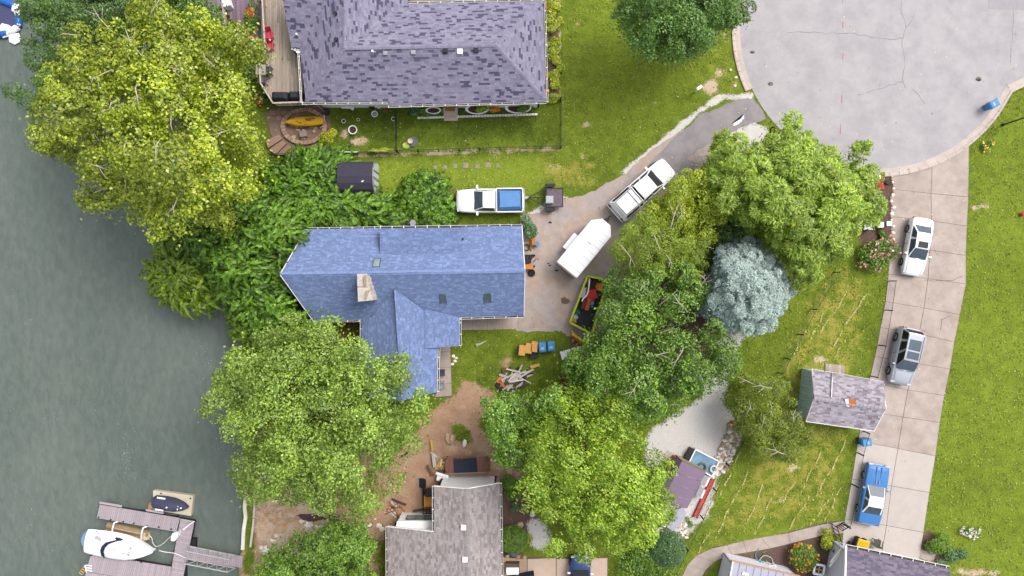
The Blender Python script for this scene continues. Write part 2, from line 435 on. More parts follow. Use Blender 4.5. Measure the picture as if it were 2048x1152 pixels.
def ground_material():
    m = bpy.data.materials.new('ground_mix'); m.use_nodes = True
    nt = m.node_tree; n = nt.nodes; l = nt.links; b = n['Principled BSDF']
    b.inputs['Roughness'].default_value = .95; b.inputs['Specular IOR Level'].default_value = .1
    tc = n.new('ShaderNodeTexCoord')
    def noise(sc, det=5, st=None, ro=.6):
        z = n.new('ShaderNodeTexNoise'); z.inputs['Scale'].default_value = sc; z.inputs['Detail'].default_value = det; z.inputs['Roughness'].default_value = ro
        if st:
            mp = n.new('ShaderNodeMapping'); mp.inputs['Scale'].default_value = st; mp.inputs['Rotation'].default_value = (0, 0, .3)
            l.new(tc.outputs['Object'], mp.inputs[0]); l.new(mp.outputs[0], z.inputs['Vector'])
        else: l.new(tc.outputs['Object'], z.inputs['Vector'])
        return z.outputs[0]
    def rng_(s, a, b_, c=0., d=1., cl=True):
        z = n.new('ShaderNodeMapRange'); z.clamp = cl
        for i, v in enumerate((a, b_, c, d)): z.inputs[i + 1].default_value = v
        l.new(s, z.inputs[0]); return z.outputs[0]
    def math_(op, a, c):
        z = n.new('ShaderNodeMath'); z.operation = op
        for i, v in enumerate((a, c)):
            if isinstance(v, (int, float)): z.inputs[i].default_value = v
            else: l.new(v, z.inputs[i])
        return z.outputs[0]
    def attr(k):
        z = n.new('ShaderNodeAttribute'); z.attribute_name = k; return z.outputs['Fac']
    def mix(f, a, c):
        z = n.new('ShaderNodeMix'); z.data_type = 'RGBA'
        for nm, v in (('A', a), ('B', c)):
            if isinstance(v, tuple): z.inputs[nm].default_value = v
            else: l.new(v, z.inputs[nm])
        l.new(f, z.inputs['Factor']); return z.outputs['Result']
    big, med, fine = noise(.16, 3), noise(1.1, 5), noise(9, 6, ro=.7)
    vf = noise(26, 4, ro=.8)
    e = math_('ADD', math_('MULTIPLY', med, .55), math_('MULTIPLY', fine, .45))      # edge breaker
    def mask(k, w=.55):
        return rng_(math_('ADD', attr(k), math_('MULTIPLY', math_('SUBTRACT', e, .5), w * 3.2)), .42, .62)
    gt = math_('ADD', attr('lt'), math_('ADD', math_('MULTIPLY', math_('SUBTRACT', big, .5), 1.1), math_('MULTIPLY', math_('SUBTRACT', e, .5), 2.6)))
    grass = mix(rng_(gt, 0, 1.0), px_col(88, 106, 34), px_col(160, 182, 60))
    grass = mix(rng_(vf, .42, .75, 0, .6), grass, px_col(66, 88, 24))
    grass = mix(rng_(noise(22, 4, ro=.75), .52, .8, 0, .55), grass, px_col(172, 190, 84))
    grass = mix(mask('dry', .6), grass, px_col(186, 176, 84))
    dirt = mix(rng_(med, .3, .7), px_col(196, 154, 124), px_col(222, 186, 156))
    dirt = mix(rng_(fine, .5, .75, 0, .5), dirt, px_col(150, 112, 86))
    tan = mix(rng_(e, .35, .65), px_col(232, 198, 168), px_col(242, 220, 196))
    tan = mix(rng_(noise(.8, 3), .5, .62, 0, .7), tan, px_col(226, 170, 108))
    grav = mix(rng_(vf, .3, .7), px_col(200, 193, 188, 1.25), px_col(242, 238, 234, 1.25))
    mul = mix(rng_(vf, .3, .7), px_col(88, 68, 62), px_col(150, 124, 114))
    c = mix(mask('dirt'), grass, dirt)
    c = mix(mask('mul'), c, mul)
    c = mix(mask('grav'), c, grav)
    c = mix(mask('tan'), c, tan)
    l.new(c, b.inputs['Base Color'])
    bp = n.new('ShaderNodeBump'); bp.inputs['Strength'].default_value = .6; bp.inputs['Distance'].default_value = .08
    l.new(math_('ADD', vf, math_('MULTIPLY', fine, 1.5)), bp.inputs['Height']); l.new(bp.outputs[0], b.inputs['Normal'])
    return m
gm.materials.append(ground_material())
ground = bpy.data.objects.new('ground', gm); C.objects.link(ground); tag(ground, kind='structure')

# ------------------------------------------------------------------ lake
def water_material():
    m = bpy.data.materials.new('lake_water'); m.use_nodes = True
    nt = m.node_tree; n = nt.nodes; l = nt.links; b = n['Principled BSDF']
    b.inputs['Roughness'].default_value = .1; b.inputs['IOR'].default_value = 1.33
    tc = n.new('ShaderNodeTexCoord')
    def noise(sc, det, st=(1, 1, 1), rot=0., dist=0.):
        mp = n.new('ShaderNodeMapping'); mp.inputs['Scale'].default_value = st; mp.inputs['Rotation'].default_value = (0, 0, rot)
        z = n.new('ShaderNodeTexNoise'); z.inputs['Scale'].default_value = sc; z.inputs['Detail'].default_value = det; z.inputs['Distortion'].default_value = dist
        l.new(tc.outputs['Object'], mp.inputs[0]); l.new(mp.outputs[0], z.inputs['Vector']); return z.outputs[0]
    big = noise(.11, 4, (1, .5, 1), .4); fine = noise(1.9, 7, (1, .5, 1), .6, .5)
    r = n.new('ShaderNodeValToRGB'); r.color_ramp.elements[0].position = .3; r.color_ramp.elements[1].position = .72
    r.color_ramp.elements[0].color = px_col(109, 121, 113); r.color_ramp.elements[1].color = px_col(130, 139, 131)
    l.new(big, r.inputs[0])
    r2 = n.new('ShaderNodeMapRange'); r2.inputs[1].default_value = .35; r2.inputs[2].default_value = .7; r2.inputs[3].default_value = .89; r2.inputs[4].default_value = 1.1
    l.new(fine, r2.inputs[0])
    vm = n.new('ShaderNodeVectorMath'); vm.operation = 'SCALE'; l.new(r.outputs[0], vm.inputs[0]); l.new(r2.outputs[0], vm.inputs['Scale'])
    # flecks of foam on the wind-roughened water
    fo = noise(9, 3, (1, 1, 1), .2); ar = noise(.35, 3, (1, .6, 1), .9)
    a1 = n.new('ShaderNodeMath'); a1.operation = 'MULTIPLY_ADD'; a1.inputs[1].default_value = .42; l.new(ar, a1.inputs[0]); l.new(fo, a1.inputs[2])
    r3 = n.new('ShaderNodeMapRange'); r3.inputs[1].default_value = .93; r3.inputs[2].default_value = 1.0; l.new(a1.outputs[0], r3.inputs[0])
    mx = n.new('ShaderNodeMix'); mx.data_type = 'RGBA'; mx.inputs['B'].default_value = px_col(232, 236, 232)
    l.new(vm.outputs[0], mx.inputs['A']); l.new(r3.outputs[0], mx.inputs['Factor'])
    l.new(mx.outputs['Result'], b.inputs['Base Color'])
    w1 = noise(1.6, 5, (1, .45, 1), .5, .4); w2 = noise(4.5, 2, (1, .5, 1), .7, .3)
    ad = n.new('ShaderNodeMath'); ad.operation = 'MULTIPLY_ADD'; ad.inputs[1].default_value = .35; l.new(w2, ad.inputs[0]); l.new(w1, ad.inputs[2])
    bp = n.new('ShaderNodeBump'); bp.inputs['Strength'].default_value = .4; bp.inputs['Distance'].default_value = .3
    l.new(ad.outputs[0], bp.inputs['Height']); l.new(bp.outputs[0], b.inputs['Normal'])
    return m
wb = MB().add([(-900, -900, WATER_Z), (60, -900, WATER_Z), (60, 900, WATER_Z), (-900, 900, WATER_Z)], [(0, 1, 2, 3)])
# cut the sheet at the bank: it only needs to reach under the land edge
wb.v = [(-900, -900, WATER_Z)] + [(float(x) + 1.2, float(-y), WATER_Z) for x, y in sorted(zip(_sx, _sy), key=lambda t: -t[1])] + [(-900, 900, WATER_Z)]
wb.f = [tuple(range(len(wb.v)))]; wb.mi = [0]; wb.a = [.5]
lake = wb.build('lake', water_material()); tag(lake, kind='structure')

# ------------------------------------------------------------------ paved sheets
NOGRASS = []
def sheet(name, pxs, z, m, rag=.06, k=8, smooth=True, kind='structure', parent=None, th=.04):
    pts = [Vector((p.x, p.y, 0)) for p in (P(x, y, z) for x, y in pxs)]
    if smooth: pts = smooth_line(pts, k, closed=True)
    else:
        q = []
        for i in range(len(pts)):
            a, b_ = pts[i], pts[(i + 1) % len(pts)]; nn = max(1, int((b_ - a).length / .5))
            q += [a.lerp(b_, j / nn) for j in range(nn)]
        pts = q
    if rag: pts = [p + Vector((rng.gauss(0, rag), rng.gauss(0, rag), 0)) for p in pts]
    NOGRASS.append([(p.x, p.y) for p in pts])
    o = MB().prism([(p.x, p.y) for p in pts], z - th, z).build(name, m, parent)
    if kind: tag(o, kind=kind)
    return o

M_road = mat('old_asphalt', px_col(203, 198, 200), .95, .07, 1.3, .35, 60, spec=.15, col2=px_col(193, 188, 191), detail=9)
M_drive = mat('worn_drive', px_col(198, 186, 182), .95, .13, 1.6, .5, 50, spec=.1, col2=px_col(208, 184, 168))
M_patch = mat('asphalt_overlay', px_col(176, 168, 170), .95, .08, 1.8, .4, 60, spec=.1, col2=px_col(162, 155, 158))
M_conc = mat('aged_concrete', px_col(206, 190, 180), .9, .12, 1.4, .25, 50, spec=.15, orand=.03, col2=px_col(194, 177, 167))
M_conc2 = mat('pale_concrete', px_col(218, 207, 198), .9, .06, 1.1, .2, 50, spec=.15, orand=.03)
M_joint = mat('slab_joint', px_col(120, 104, 92), .95)
M_kerb = mat('kerb_concrete', px_col(222, 206, 196), .9, .09, 2.0, .25, 40, orand=.05)
M_crack = mat('crack_filler', px_col(160, 152, 152), .9, .2, 6)
M_white = mat('white_paint', (.8, .8, .81), .5, .04, 2)
M_red_mark = mat('red_survey_paint', px_col(206, 120, 128), .8, .25, 9)

# cul-de-sac bulb
cc = (1757, 60); rr = 279
arc = [(cc[0] + rr * math.cos(a), cc[1] + rr * math.sin(a)) for a in np.linspace(math.pi * 1.12, .62, 46)]
bulb = arc + [(2010, 186), (2055, 158), (2120, 135), (2300, 120), (2300, -400), (1500, -400), (1478, -60)]
road = sheet('road', bulb, .012, M_road, 0, smooth=False)
# kerb: separate stones around the bulb
karc = [(1470, -90), (1474, -40)] + [(cc[0] + (rr + 6) * math.cos(a), cc[1] + (rr + 6) * math.sin(a)) for a in np.linspace(math.pi * 1.02, math.pi * .862, 8)]
karc2 = [(cc[0] + (rr + 6) * math.cos(a), cc[1] + (rr + 6) * math.sin(a)) for a in np.linspace(math.pi * .742, .60, 26)] + [(2018, 178), (2055, 160), (2120, 140)]
kerb = empty('kerb', P(1757, 340), None, None); kerb['kind'] = 'structure'
for line in (karc, karc2):
    pts = [P(x, y) for x, y in line]
    for i in range(len(pts) - 1):
        a, b_ = pts[i], pts[i + 1]; d = (b_ - a).normalized(); nrm = Vector((-d.y, d.x, 0))
        L = (b_ - a).length
        kb = MB()
        # gutter pan and raised lip as one stone, 12 mm joint
        q = [a + d * .006, b_ - d * .006]
        out = 1 if (a + nrm - P(*cc)).length > (a - P(*cc)).length else -1
        prof = [(-.33 * out, .03), (.12 * out, .045), (.2 * out, .11), (.36 * out, .115), (.38 * out, -.05), (-.33 * out, -.05)]
        rows = [[p + nrm * u + Vector((0, 0, z)) for u, z in prof] for p in q]
        kb.grid(rows, closed=True)
        n_ = len(prof); kb.add(rows[0], [tuple(range(n_))]); kb.add(rows[1], [tuple(range(n_ - 1, -1, -1))])
        kb.build('kerb_stone', M_kerb, kerb)
    NOGRASS.append([(p.x, p.y) for p in [P(x, y) for x, y in line]])
# cracks and survey marks on the road
def strip(name, pxs, w, z, m, jit=.0, wj=.5):
    pts = [P(x, y, z) for x, y in pxs]; q = []
    for i in range(len(pts) - 1):
        L = (pts[i + 1] - pts[i]).length; nn = max(1, int(L / .35))
        q += [pts[i].lerp(pts[i + 1], j / nn) + (Vector((rng.gauss(0, jit), rng.gauss(0, jit), 0)) if jit else Vector()) for j in range(nn)]
    q.append(pts[-1]); b = MB(); Lr = []; Rr = []
    for i, p in enumerate(q):
        d = (q[min(i + 1, len(q) - 1)] - q[max(i - 1, 0)]).normalized(); nn = Vector((-d.y, d.x, 0)); ww = w * rng.uniform(1 - wj, 1 + wj) / 2
        Lr.append(p + nn * ww); Rr.append(p - nn * ww)
    dn = Vector((0, 0, -.006))
    rows = [[x for x in Lr], [x for x in Rr]]
    b.grid([rows[1], rows[0]])
    return b.build(name, m, None)
for ln in ([(1802, -20), (1803, 25), (1812, 55), (1805, 75), (1807, 110), (1813, 122), (1806, 150), (1806, 162), (1811, 176)], [(1829, 30), (1812, 55)], [(1575, 66), (1620, 64), (1700, 68), (1790, 80), (1806, 75)], [(1806, 162), (1770, 174), (1715, 190)], [(1825, 177), (1838, 192), (1850, 208)], [(2027, 22), (2024, 70), (2021, 125)]):
    o = strip('road_crack', ln, .04, .017, M_crack, .05); tag(o, kind='structure')
for (x, y, h) in ((1686, 3, 7), (1686, 50, 12), (1686, 112, 12), (1684, 198, 16), (1681, 258, 18)):
    o = strip('survey_mark', [(x, y - h / 2), (x - .5, y + h / 2)], .07, .018, M_red_mark, .01, .2); tag(o, kind='structure')
sheet('road_patch', [(1976, -30), (2100, -30), (2100, 22), (1976, 18)], .018, mat('road_patch', px_col(188, 182, 186), .95, .06, 2, .4, 60), .01, smooth=False)
for (x, y, r) in ((1541, 168, 5), (1957, 158, 5), (1505, 104, 4)):
    o = sheet('oil_stain', circ(x, y, r, 9, r * .7), .018, mat('oil_stain', px_col(140, 126, 116), .8, .2, 6), .03); 

# worn house drive, newer overlay strip
sheet('gravel_drive', [(1046, 434), (1080, 424), (1110, 400), (1160, 392), (1205, 372), (1250, 346), (1300, 305), (1352, 268), (1400, 250), (1440, 300), (1408, 330), (1375, 380), (1340, 450), (1300, 520), (1270, 590), (1230, 640), (1180, 675), (1140, 672), (1112, 662), (1080, 664), (1030, 655), (1030, 560), (1034, 480)], .008, M_drive, .06, 6)
sheet('asphalt_overlay', [(1352, 272), (1382, 250), (1400, 228), (1425, 222), (1460, 205), (1500, 197), (1512, 205), (1530, 236), (1490, 250), (1470, 262), (1440, 275), (1415, 290), (1398, 300), (1375, 318), (1400, 330), (1370, 352), (1330, 375), (1290, 345)], .014, M_patch, .045, 7)
# concrete walk in front of the blue house, cut into slabs
def slab_row(parent, name, stations, z, m, gap=.012, th=.06):
    """stations: list of (left px, right px); one slab between each pair"""
    for (a0, a1), (b0, b1) in zip(stations, stations[1:]):
        q = [P(*a0, z), P(*a1, z), P(*b1, z), P(*b0, z)]
        c = sum(q, Vector()) / 4
        q = [p + (c - p).normalized() * gap * 1.4 for p in q]
        NOGRASS.append([(p.x, p.y) for p in q])
        MB().prism([(p.x, p.y) for p in q], z - th, z).build(name, m, parent)
walk = sheet('walkway', [(917, 618), (1046, 612), (1050, 628), (1080, 640), (1094, 655), (917, 662)], .012, M_joint, 0, smooth=False)
slab_row(walk, 'slab', [((918, 600), (918, 661)), ((944, 600), (945, 660)), ((974, 600), (975, 660)), ((1004, 600), (1006, 659)), ((1034, 600), (1037, 658)), ((1062, 618), (1068, 657)), ((1084, 640), (1094, 655))], .02, M_conc)
pwalk = sheet('walkway', [(866, 640), (901, 640), (904, 794), (868, 796)], .012, M_joint, .01, smooth=False)
slab_row(pwalk, 'slab', [((867, 650), (901, 650)), ((868, 705), (901, 703)), ((869, 736), (902, 735)), ((883, 768), (903, 767)), ((869, 794), (904, 792))], .02, mat('porch_slab', px_col(196, 180, 170), .9, .1, 2, .2, 50, orand=.06))
# curved garden walk
gw = sheet('garden_walk', [(1362, 1160), (1385, 1120), (1420, 1098), (1470, 1086), (1560, 1068), (1640, 1048), (1668, 1042), (1694, 1048), (1690, 1068), (1640, 1072), (1580, 1088), (1500, 1106), (1460, 1108), (1430, 1120), (1400, 1160)], .012, M_joint, .01, 5)
slab_row(gw, 'slab', [((1362, 1158), (1400, 1160)), ((1375, 1130), (1412, 1140)), ((1392, 1112), (1428, 1124)), ((1420, 1098), (1448, 1114)), ((1454, 1090), (1465, 1109)), ((1486, 1082), (1494, 1105)), ((1522, 1075), (1540, 1097)), ((1577, 1066), (1581, 1087)), ((1640, 1050), (1648, 1070)), ((1688, 1042), (1692, 1066))], .02, M_conc)

# the long concrete driveway
ST = [((1787, 353), (1865, 318), (1938, 281)), ((1784, 378), (1862, 387), (1937, 394)), ((1783, 433), (1863, 442), (1934, 452)), ((1780, 490), (1860, 500), (1932, 511)), ((1777, 548), (1856, 557), (1932, 568)), ((1771, 603), (1848, 616), (1920, 629)), ((1761, 655), (1838, 668), (1909, 684)), ((1750, 713), (1829, 726), (1900, 738)), ((1738, 763), (1816, 780), (1889, 791)), ((1727, 822), (1806, 834), (1880, 845)), ((1716, 882), (1796, 897), (1871, 912)), ((1704, 958), (1783, 972), (1859, 985)), ((1690, 1038), (1773, 1051), (1847, 1065)), ((1684, 1088), (1763, 1108), (1838, 1124))]
dw = sheet('concrete_driveway', [s[0] for s in ST] + [s[2] for s in ST[::-1]], .012, M_joint, 0, smooth=False)
for i in range(len(ST) - 1):
    for j in (0, 1):
        slab_row(dw, 'slab', [(ST[i][j], ST[i][j + 1]), (ST[i + 1][j], ST[i + 1][j + 1])], .028, M_conc if i < 10 else M_conc2, gap=.018, th=.08)
slab_row(dw, 'slab', [((1841, 1098), (1872, 1108)), ((1838, 1116), (1866, 1126))], .028, M_conc)
patio = sheet('patio', [(998, 1114), (1216, 1114), (1216, 1202), (998, 1202)], .012, M_joint, 0, smooth=False)
slab_row(patio, 'slab', [((1000, 1115), (1054, 1118)), ((1000, 1200), (1054, 1200))], .03, mat('patio_tan', px_col(206, 176, 150), .9, .08, 2, .2, 40))
slab_row(patio, 'slab', [((1055, 1118), (1112, 1116)), ((1055, 1200), (1112, 1200))], .03, mat('patio_pale', px_col(226, 200, 180), .9, .06, 2, .2, 40))
slab_row(patio, 'slab', [((1113, 1118), (1215, 1116)), ((1113, 1200), (1215, 1200))], .03, MATS['patio_pale'])
for ln in ([(1848, 560), (1905, 562), (1925, 552)], [(1870, 500), (1875, 512)], [(1880, 660), (1885, 640), (1905, 630)]):
    o = strip('slab_crack', ln, .04, .032, M_joint, .03); tag(o, kind='structure')
# ------------------------------------------------------------------ roofs
def clip_rect(poly, rect):
    """convex polygon `poly` (CCW 2D) clips rectangle"""
    out = rect
    n = len(poly)
    for i in range(n):
        ax, ay = poly[i]; bx, by = poly[(i + 1) % n]; inp = out; out = []
        if not inp: return []
        for j in range(len(inp)):
            p, q = inp[j], inp[(j + 1) % len(inp)]
            sp = (bx - ax) * (p[1] - ay) - (by - ay) * (p[0] - ax); sq = (bx - ax) * (q[1] - ay) - (by - ay) * (q[0] - ax)
            if sp >= 0: out.append(p)
            if (sp >= 0) != (sq >= 0):
                t = sp / (sp - sq); out.append((p[0] + (q[0] - p[0]) * t, p[1] + (q[1] - p[1]) * t))
    return out

def hsh(a, b, c=0):
    x = (a * 73856093) ^ (b * 19349663) ^ (c * 83492791); x = (x ^ (x >> 13)) * 1274126177 & 0x7fffffff
    return ((x ^ (x >> 16)) & 0xffff) / 65535.0

def shingle_face(mb, pts, exposure, width, seed, th=.022, pick=None, sharp=2.0, dark=None):
    """courses of shingle tabs over a planar convex roof face, clipped to its outline; full tabs go to `pick` as singles"""
    pts = [Vector(p) for p in pts]
    n = (pts[1] - pts[0]).cross(pts[2] - pts[0]).normalized()
    if n.z < 0: n = -n
    e = Vector((0, 0, 1)).cross(n)
    e = e.normalized() if e.length > 1e-4 else Vector((1, 0, 0))
    u = n.cross(e)
    P2 = [(p.dot(e), p.dot(u)) for p in pts]; off = pts[0].dot(n)
    area = sum(P2[i][0] * P2[(i + 1) % len(P2)][1] - P2[(i + 1) % len(P2)][0] * P2[i][1] for i in range(len(P2)))
    if area < 0: P2 = P2[::-1]
    a0, a1 = min(p[0] for p in P2), max(p[0] for p in P2); b0, b1 = min(p[1] for p in P2), max(p[1] for p in P2)
    r0 = int(math.floor(b0 / exposure)) - 1
    for r in range(r0, int(b1 / exposure) + 2):
        sh = hsh(r, seed) * width
        c0 = int(math.floor((a0 - sh) / width)) - 1
        for c in range(c0, int((a1 - sh) / width) + 2):
            x0 = c * width + sh + (hsh(r, c, seed + 5) - .5) * width * .35; x1 = (c + 1) * width + sh + (hsh(r, c + 1, seed + 5) - .5) * width * .35
            y0, y1 = r * exposure, (r + 1) * exposure
            full = [(x0 + .004, y0), (x1 - .004, y0), (x1 - .004, y1), (x0 + .004, y1)]
            q = clip_rect(P2, full)
            if len(q) < 3: continue
            v = hsh(r, c, seed + 9); v = v ** sharp if dark is None else (0.0 if v < dark else .45 + .55 * v)
            if pick is not None and len(q) == 4 and all(abs(q[i][0] - full[i][0]) + abs(q[i][1] - full[i][1]) < 1e-6 for i in range(4)):
                pick.append((e * ((x0 + x1) / 2) + u * ((y0 + y1) / 2) + n * off, e, u, n, x1 - x0 - .008, exposure, v))
                continue
            def lift(p): return e * p[0] + u * p[1] + n * (off + .006 + th * (1 - (p[1] - y0) / exposure))
            top = [lift(p) for p in q]
            k = len(top)
            low = [e * p[0] + u * p[1] + n * (off - .002) for p in q]
            mb.add(top + low, [tuple(range(k))] + [(i + k, (i + 1) % k + k, (i + 1) % k, i) for i in range(k)], 0, v)
    return mb

def single_shingles(picks, m, parent, limit, th=.022):
    """the shingles that show largest become parts of their own; the rest is returned for joining"""
    meshes = {}
    picks = sorted(picks, key=lambda p: (p[0] - P(850, 150, 4)).length if True else 0)
    off0 = root_of(parent).location
    for (c, e, u, n, w, ex, v) in picks[:limit]:
        q = min(5, int(v * 6))
        if q not in meshes:
            b = MB(); b.add([(-.5, -.5, -.002), (.5, -.5, -.002), (.5, .5, -.002), (-.5, .5, -.002), (-.5, -.5, th + .006), (.5, -.5, th + .006), (.5, .5, .006), (-.5, .5, .006)],
                            [(0, 3, 2, 1), (4, 5, 6, 7), (0, 1, 5, 4), (1, 2, 6, 5), (2, 3, 7, 6), (3, 0, 4, 7)], 0, (q + .5) / 6)
            me = bpy.data.meshes.new('shingle'); me.from_pydata(b.v, [], b.f); me.materials.append(m)
            at = me.attributes.new('v', 'FLOAT', 'FACE'); at.data.foreach_set('value', np.array(b.a, dtype=np.float32)); me.update(); meshes[q] = me
        o = bpy.data.objects.new('shingle', meshes[q]); C.objects.link(o); o.parent = parent
        mt = Matrix((e * w, u * ex, n)).transposed().to_4x4(); mt.translation = c - off0; o.matrix_local = mt
    return picks[limit:]

def join_rest(mb, rest, th=.022):
    for (c, e, u, n, w, ex, v) in rest:
        x, y = e * w / 2, u * ex / 2
        top = [c - x - y + n * (th + .006), c + x - y + n * (th + .006), c + x + y + n * .006, c - x + y + n * .006]
        low = [c - x - y - n * .002, c + x - y - n * .002, c + x + y - n * .002, c - x + y - n * .002]
        mb.add(top + low, [(0, 1, 2, 3)] + [(i + 4, (i + 1) % 4 + 4, (i + 1) % 4, i) for i in range(4)], 0, v)

def ridge_caps(mb, a, b, w=.16, step=.2, a0=.4):
    a = Vector(a); b = Vector(b); L = (b - a).length; d = (b - a) / L; s_ = Vector((-d.y, d.x, 0)).normalized()
    k = max(1, int(L / step)); st = L / k
    for i in range(k):
        p = a + d * i * st; q = a + d * ((i + 1) * st - .01)
        up1, up0 = Vector((0, 0, .05)), Vector((0, 0, .03)); dn = Vector((0, 0, -.045))
        mb.add([p + s_ * w + dn + up1, p + up1, p - s_ * w + dn + up1, q + s_ * w + dn + up0, q + up0, q - s_ * w + dn + up0], [(0, 3, 4, 1), (1, 4, 5, 2), (0, 1, 2)], 0, a0 + .3 * hsh(i, int(L * 10)))

def walls_from(poly, z0, z1f, m, parent, th=.15, name='wall'):
    """one wall mesh per side; z1f gives the top height at a corner"""
    n = len(poly)
    for i in range(n):
        a = Vector(poly[i]).xy; b = Vector(poly[(i + 1) % n]).xy
        d = (b - a).normalized(); nn = Vector((-d.y, d.x))
        za, zb = z1f(a), z1f(b)
        q = []
        for s_ in (0, 1):
            oo = nn * th * s_
            q += [(a.x + oo.x, a.y + oo.y, z0), (b.x + oo.x, b.y + oo.y, z0), (b.x + oo.x, b.y + oo.y, zb), (a.x + oo.x, a.y + oo.y, za)]
        MB().add(q, [(0, 1, 2, 3), (7, 6, 5, 4), (0, 4, 5, 1), (1, 5, 6, 2), (2, 6, 7, 3), (3, 7, 4, 0)]).build(name, m, parent)

def gutter(parent, pts, m, w=.13, h=.11, name='gutter', brackets=.9):
    """open trough along an eave line; the trough is a part, its hangers sub-parts"""
    for a, b in zip(pts, pts[1:]):
        a = Vector(a); b = Vector(b); d = (b - a).normalized(); nn = Vector((-d.y, d.x, 0)); L = (b - a).length
        g = MB()
        g.beam(a + nn * w / 2, b + nn * w / 2, .02, h); g.beam(a - nn * w / 2, b - nn * w / 2, .02, h)
        g.beam(a - Vector((0, 0, h / 2)), b - Vector((0, 0, h / 2)), w - .022, .02, 1)
        for i in range(int(L / brackets) + 1):
            p = a + d * min(L - .03, i * brackets + .03); g.beam(p + nn * w * .6 + Vector((0, 0, h * .45)), p - nn * w * .6 + Vector((0, 0, h * .45)), .05, .02)
        g.build(name, [m, M_gut_in], parent)
M_gut = mat('white_aluminium', (.78, .76, .74), .45, .05, 3)
M_gut_in = mat('gutter_silt', px_col(96, 86, 74), .9, .3, 5)
M_wall_w = mat('white_siding', (.8, .79, .8), .6, .04, 2, .2, 12, stretch=(.2, .2, 6))
M_dark = mat('black_rubber', px_col(46, 46, 50), .6, .15, 8)
M_black_metal = mat('black_metal', px_col(40, 42, 46), .45, .15, 5)
M_steel = mat('galvanised_steel', px_col(188, 190, 194), .4, .1, 6, metal=.6)
M_glass = mat('dark_glass', px_col(84, 102, 116), .06, .2, 1.5, spec=.6)
M_glass_l = mat('pale_glass', px_col(150, 172, 172), .06, .25, 1.5, spec=.6)
M_brick_red = mat('red_brick', px_col(214, 96, 80), .9, .2, 6, orand=.22)
M_stone = mat('pale_limestone', (.66, .62, .57), .9, .12, 4, .3, 20, orand=.12)
M_stone2 = mat('tan_fieldstone', px_col(212, 180, 150), .9, .15, 4, .3, 20, orand=.18)
M_wood_grey = mat('weathered_wood', px_col(204, 188, 172), .9, .18, 2.5, .3, 25, orand=.16, col2=px_col(178, 162, 148))
M_wood_brown = mat('brown_wood', px_col(134, 104, 76), .85, .2, 3, .3, 25, orand=.2)
M_wood_new = mat('new_lumber', px_col(228, 178, 96), .8, .12, 3, orand=.12)

def skylight(parent, pxs, pl, m_glass, h=.09):
    """frame (part) with glass (sub-part) set on the roof plane"""
    n = pl[1]; q = [onp(x, y, pl) for x, y in pxs]
    f = MB()
    for i in range(4):
        a, b = q[i], q[(i + 1) % 4]; f.beam(a + n * .04, b + n * .04, .07, h)
    fr = f.build('skylight', mat('skylight_frame', px_col(96, 112, 110), .5), parent)
    g = MB(); c = sum(q, Vector()) / 4
    g.add([p + (c - p) * .06 + n * .06 for p in q], [(0, 1, 2, 3)]); g.build('pane', m_glass, fr)
    return fr

def roof_vent(parent, px, py, pl, m, sz=.32, h=.16, round_=False, name='roof_vent'):
    p = onp(px, py, pl); b = MB()
    if round_: b.cyl(p, sz / 2, p.z - .1, p.z + h * 2, 10)
    else:
        b.box(p + Vector((0, 0, h * .3)), (sz, sz, h)); b.box(p + Vector((0, 0, h * .85)), (sz * .86, sz * .86, h * .3))
    return b.build(name, m, parent)

# ================================================================== blue roofed lake house
M_blue = mat('blue_shingle', px_col(138, 158, 204), .9, .2, 8, .35, 26, spec=.12, vcol=.18, detail=9)
M_blue_u = mat('blue_underlay', px_col(92, 112, 156), .9, .1, 6)
M_siding = mat('tan_siding', px_col(196, 186, 172), .7, .06, 2)
ZE, ZR = 3.0, 5.4
bh = empty('blue_roofed_house', P(830, 545), 'long lake house with blue shingle gable roof, cross wing and shed dormer', 'house')
eN0, eN1 = P(612, 459, ZE), P(1044, 452, ZE)
rd0, rd1 = P(560, 549, ZR), P(1050, 541, ZR)
eS0, eS1 = P(626, 641, ZE), P(1048, 631, ZE)
plN = plane3(eN0, eN1, rd1); plS = plane3(eS0, eS1, rd1)
N_face = [eN0, eN1, rd1, onp(560, 549, plN)]
S_face = [eS0, eS1, rd1, onp(560, 549, plS)]
EXP, TW = .15, .3
roof = MB()
for f in (N_face, S_face): roof.poly([p - Vector((0, 0, .0)) for p in f], .16)
# wing
ZWR = 4.9
wr0 = onp(788, 578, plS); ZWR = wr0.z
wr1 = P(800, 802, ZWR)
wl0, wl1 = P(724, 634, ZE), P(722, 800, ZE)
wR0, wR1 = P(876, 632, 3.25), P(874, 784, 3.25)
plWL = plane3(wl0, wl1, wr1); plWR = plane3(wR0, wR1, wr1)
wr0 = Vector((wr1.x + (wr0.x - wr1.x), wr0.y, ZWR))
# western wing face: below the main eave plus the triangle that runs up to the valley
WL_face = [wl1, onp(805, 802, plWL), onp(788, 634, plWL), wl0]
WL_tri = [onp(742, 634, plWL), onp(788, 634, plWL), onp(788, 578, plWL)]
WR_face = [onp(802, 802, plWR), wR1, onp(876, 640, plWR), onp(788, 578, plWR)]
WR_tri = [onp(788, 578, plWR), onp(876, 640, plWR), onp(876, 622, plWR)]
# porch cover on the east side of the wing, a flatter lean-to
pc0, pc1, pc2, pc3 = P(850, 618, 3.78), P(919, 634, 3.02), P(919, 692, 3.02), P(850, 697, 3.78)
pc0 = onp(850, 618, plane3(pc1, pc2, pc3))
PC_face = [pc1, pc0, pc3, pc2]
for f in (WL_face, WL_tri, WR_face, PC_face): roof.poly(f, .13)
